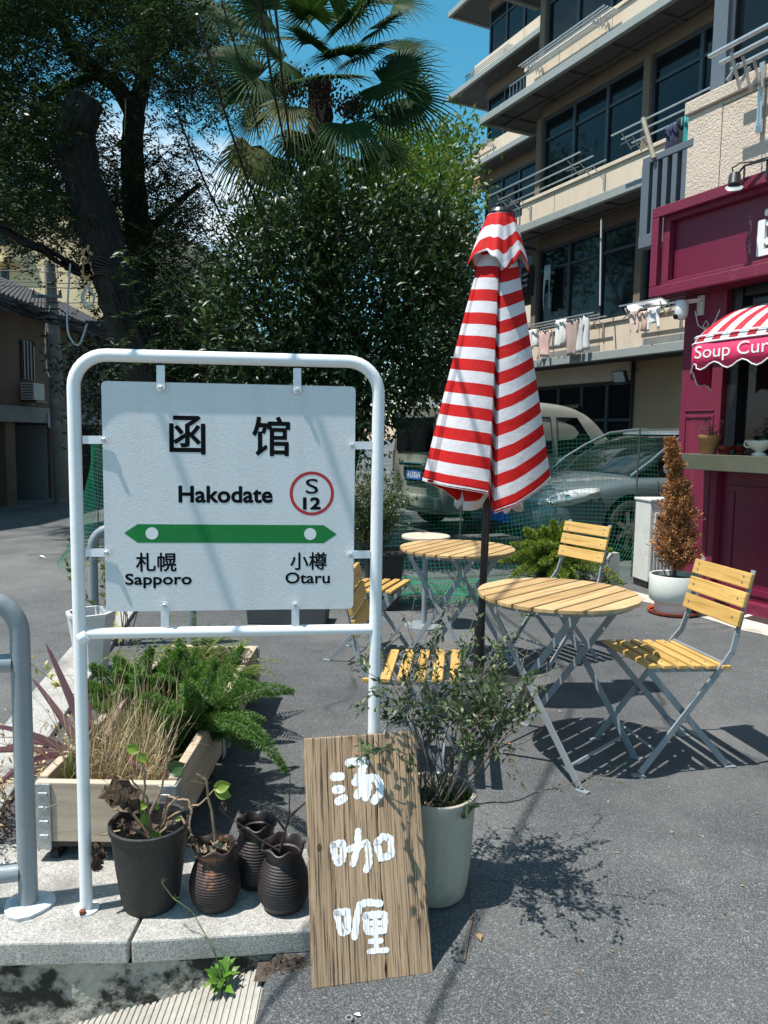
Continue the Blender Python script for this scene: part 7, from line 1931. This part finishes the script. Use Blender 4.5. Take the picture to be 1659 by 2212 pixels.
def bigleaf(x, y, L, W, ang, mat, name='leaf', crumple=.0, seed=0, dy=-.03):
    r = np.random.default_rng(seed); c = np.array(hloc(*zH(x, y), dy=dy)); b = MB(); nu, nv = 9, 7
    d = np.array([math.cos(ang), -.25, math.sin(ang)]); d /= np.linalg.norm(d); s_ = np.cross(d, np.array([.1, -1., .35])); s_ /= np.linalg.norm(s_); nn2 = np.cross(s_, d)
    for i in range(nu):
        q = i / (nu - 1); w = W * math.sin(math.pi * (q * .93 + .05)) ** .8
        for j in range(nv):
            v = (j / (nv - 1) - .5) * 2; p = c + d * L * q + s_ * w / 2 * v + nn2 * (W * .18 * v * v - L * .25 * q * q) + r.normal(0, crumple, 3); b.v.append(tuple(p))
    b.f = [(i * nv + j, i * nv + j + 1, (i + 1) * nv + j + 1, (i + 1) * nv + j) for i in range(nu - 1) for j in range(nv - 1)]
    o = b.build(name, mat, hyd, smooth=True)
for k, (x, y, L, W, an) in enumerate([(735, 140, .035, .030, 2.6), (740, 150, .030, .026, -.8), (1140, 335, .045, .034, .35), (1145, 350, .045, .030, -.25), (720, 430, .034, .03, .1), (760, 470, .034, .028, -1.2), (800, 570, .045, .026, -.5), (900, 250, .05, .045, .6), (830, 450, .02, .014, 1.2), (930, 500, .02, .012, .3)]):
    bigleaf(x, y, L, W, an, M_leaf('dark_leaf', (.03, .07, .02), (.05, .10, .03), transl=.3) if k == 7 else m_hlf, seed=k)
for k, (x, y, L, W, an, cr) in enumerate([(610, 290, .11, .07, -.85, .006), (560, 340, .07, .05, -.4, .006), (530, 620, .06, .035, -1.5, .005), (520, 690, .04, .03, -1.4, .005), (645, 500, .045, .028, -1.2, .004), (1020, 590, .04, .02, -1.4, .004), (1190, 400, .035, .016, -1.6, .003)]):
    bigleaf(x, y, L, W, an, m_hdr, 'dead_leaf', cr, 30 + k, -.05 if k < 2 else -.06)
# dead leaves stuffed in the rusty vase
rs = np.random.default_rng(41); b = MB(); P = rs.normal(0, .018, (26, 3)); P[:, 2] = .150 + rs.uniform(0, .018, 26); a = rs.random(26) * 6.28
V, F = leaves(P, np.stack([np.cos(a), np.sin(a), rs.normal(0, .35, 26)], 1), rs.uniform(.025, .045, 26), rs.uniform(.015, .026, 26), rs, fold=.5, droop=.4)
npmesh('dead_leaves', V, F, M_leaf('crisp_leaf', (.16, .11, .07), (.28, .21, .14), (.38, .30, .21), rough=.8, transl=.1), v2)
# forked twig in the vase beside the board
tg = thing('forked_twig', 'bare forked twig standing in the vase beside the wooden board', 'twig', tuple(v3c + Vector((0, 0, .11))))
def tl2(x, y, dy=0.): q = at(*zH(x, y), v3c.y + dy); return q - (v3c + Vector((0, 0, .11)))
for P in ([(1485, 680), (1520, 540), (1535, 480), (1540, 260)], [(1535, 490), (1600, 430), (1700, 340)], [(1480, 670), (1380, 610), (1290, 540), (1190, 470)], [(1515, 560), (1470, 500), (1430, 460)]):
    b = MB(); pts = [tl2(x, y, .0 - .02 * i) for i, (x, y) in enumerate(P)]; b.tube(pts, [.004 - .0009 * i for i in range(len(pts))], 6); b.build('branch', M('dark_twig', (.055, .036, .030), .85, var=.3, scale=40), tg, smooth=True)
# little weed at the foot of the kerb
p = at(478, 2085, 1.885)
wd = thing('broadleaf_weed', 'fresh green broad leaved weed sprouting at the foot of the kerb', 'weed', (p.x, p.y, ramp_z(p.x) + .004))
rs = np.random.default_rng(44); n = 30; a = rs.random(n) * 6.28; el = rs.uniform(.15, 1.3, n); P = np.zeros((n, 3)); P[:, 2] = rs.uniform(.0, .045, n)
D = np.stack([np.cos(a) * np.cos(el), np.sin(a) * np.cos(el) * .8 - .1, np.sin(el)], 1); V, F = leaves(P + D * .012, D, rs.uniform(.03, .052, n), rs.uniform(.016, .026, n), rs, fold=.12, droop=.25, N=np.tile([0, -.4, 1.], (n, 1)) + rs.normal(0, .2, (n, 3)))
npmesh('foliage', V, F, M_leaf('fresh_weed', (.07, .16, .02), (.11, .24, .03), (.16, .32, .05), rough=.4, transl=.3), wd)
b = MB(); b.tube([(0, 0, .0), (0, 0, .06)], .003, 5); b.build('stem', m_stem, wd)
b = MB(); q0 = Vector((0, 0, .05)); pts = [at(*zH(x, y), p.y - .02 + .02 * i) - Vector((p.x, p.y, ramp_z(p.x) + .004)) for i, (x, y) in enumerate([(1130, 1180), (1070, 1080), (1020, 990), (920, 920), (860, 840)])]
b.tube([q0] + pts, [.0016] * 3 + [.001] * 3, 4)
for k in range(12):
    c = pts[2 + k % 3] ; b.tube([c, c + Vector(rs.normal(0, .012, 3)) + Vector((0, 0, .01))], [.0008, .0004], 3)
b.build('flower_stalk', m_stem, wd)
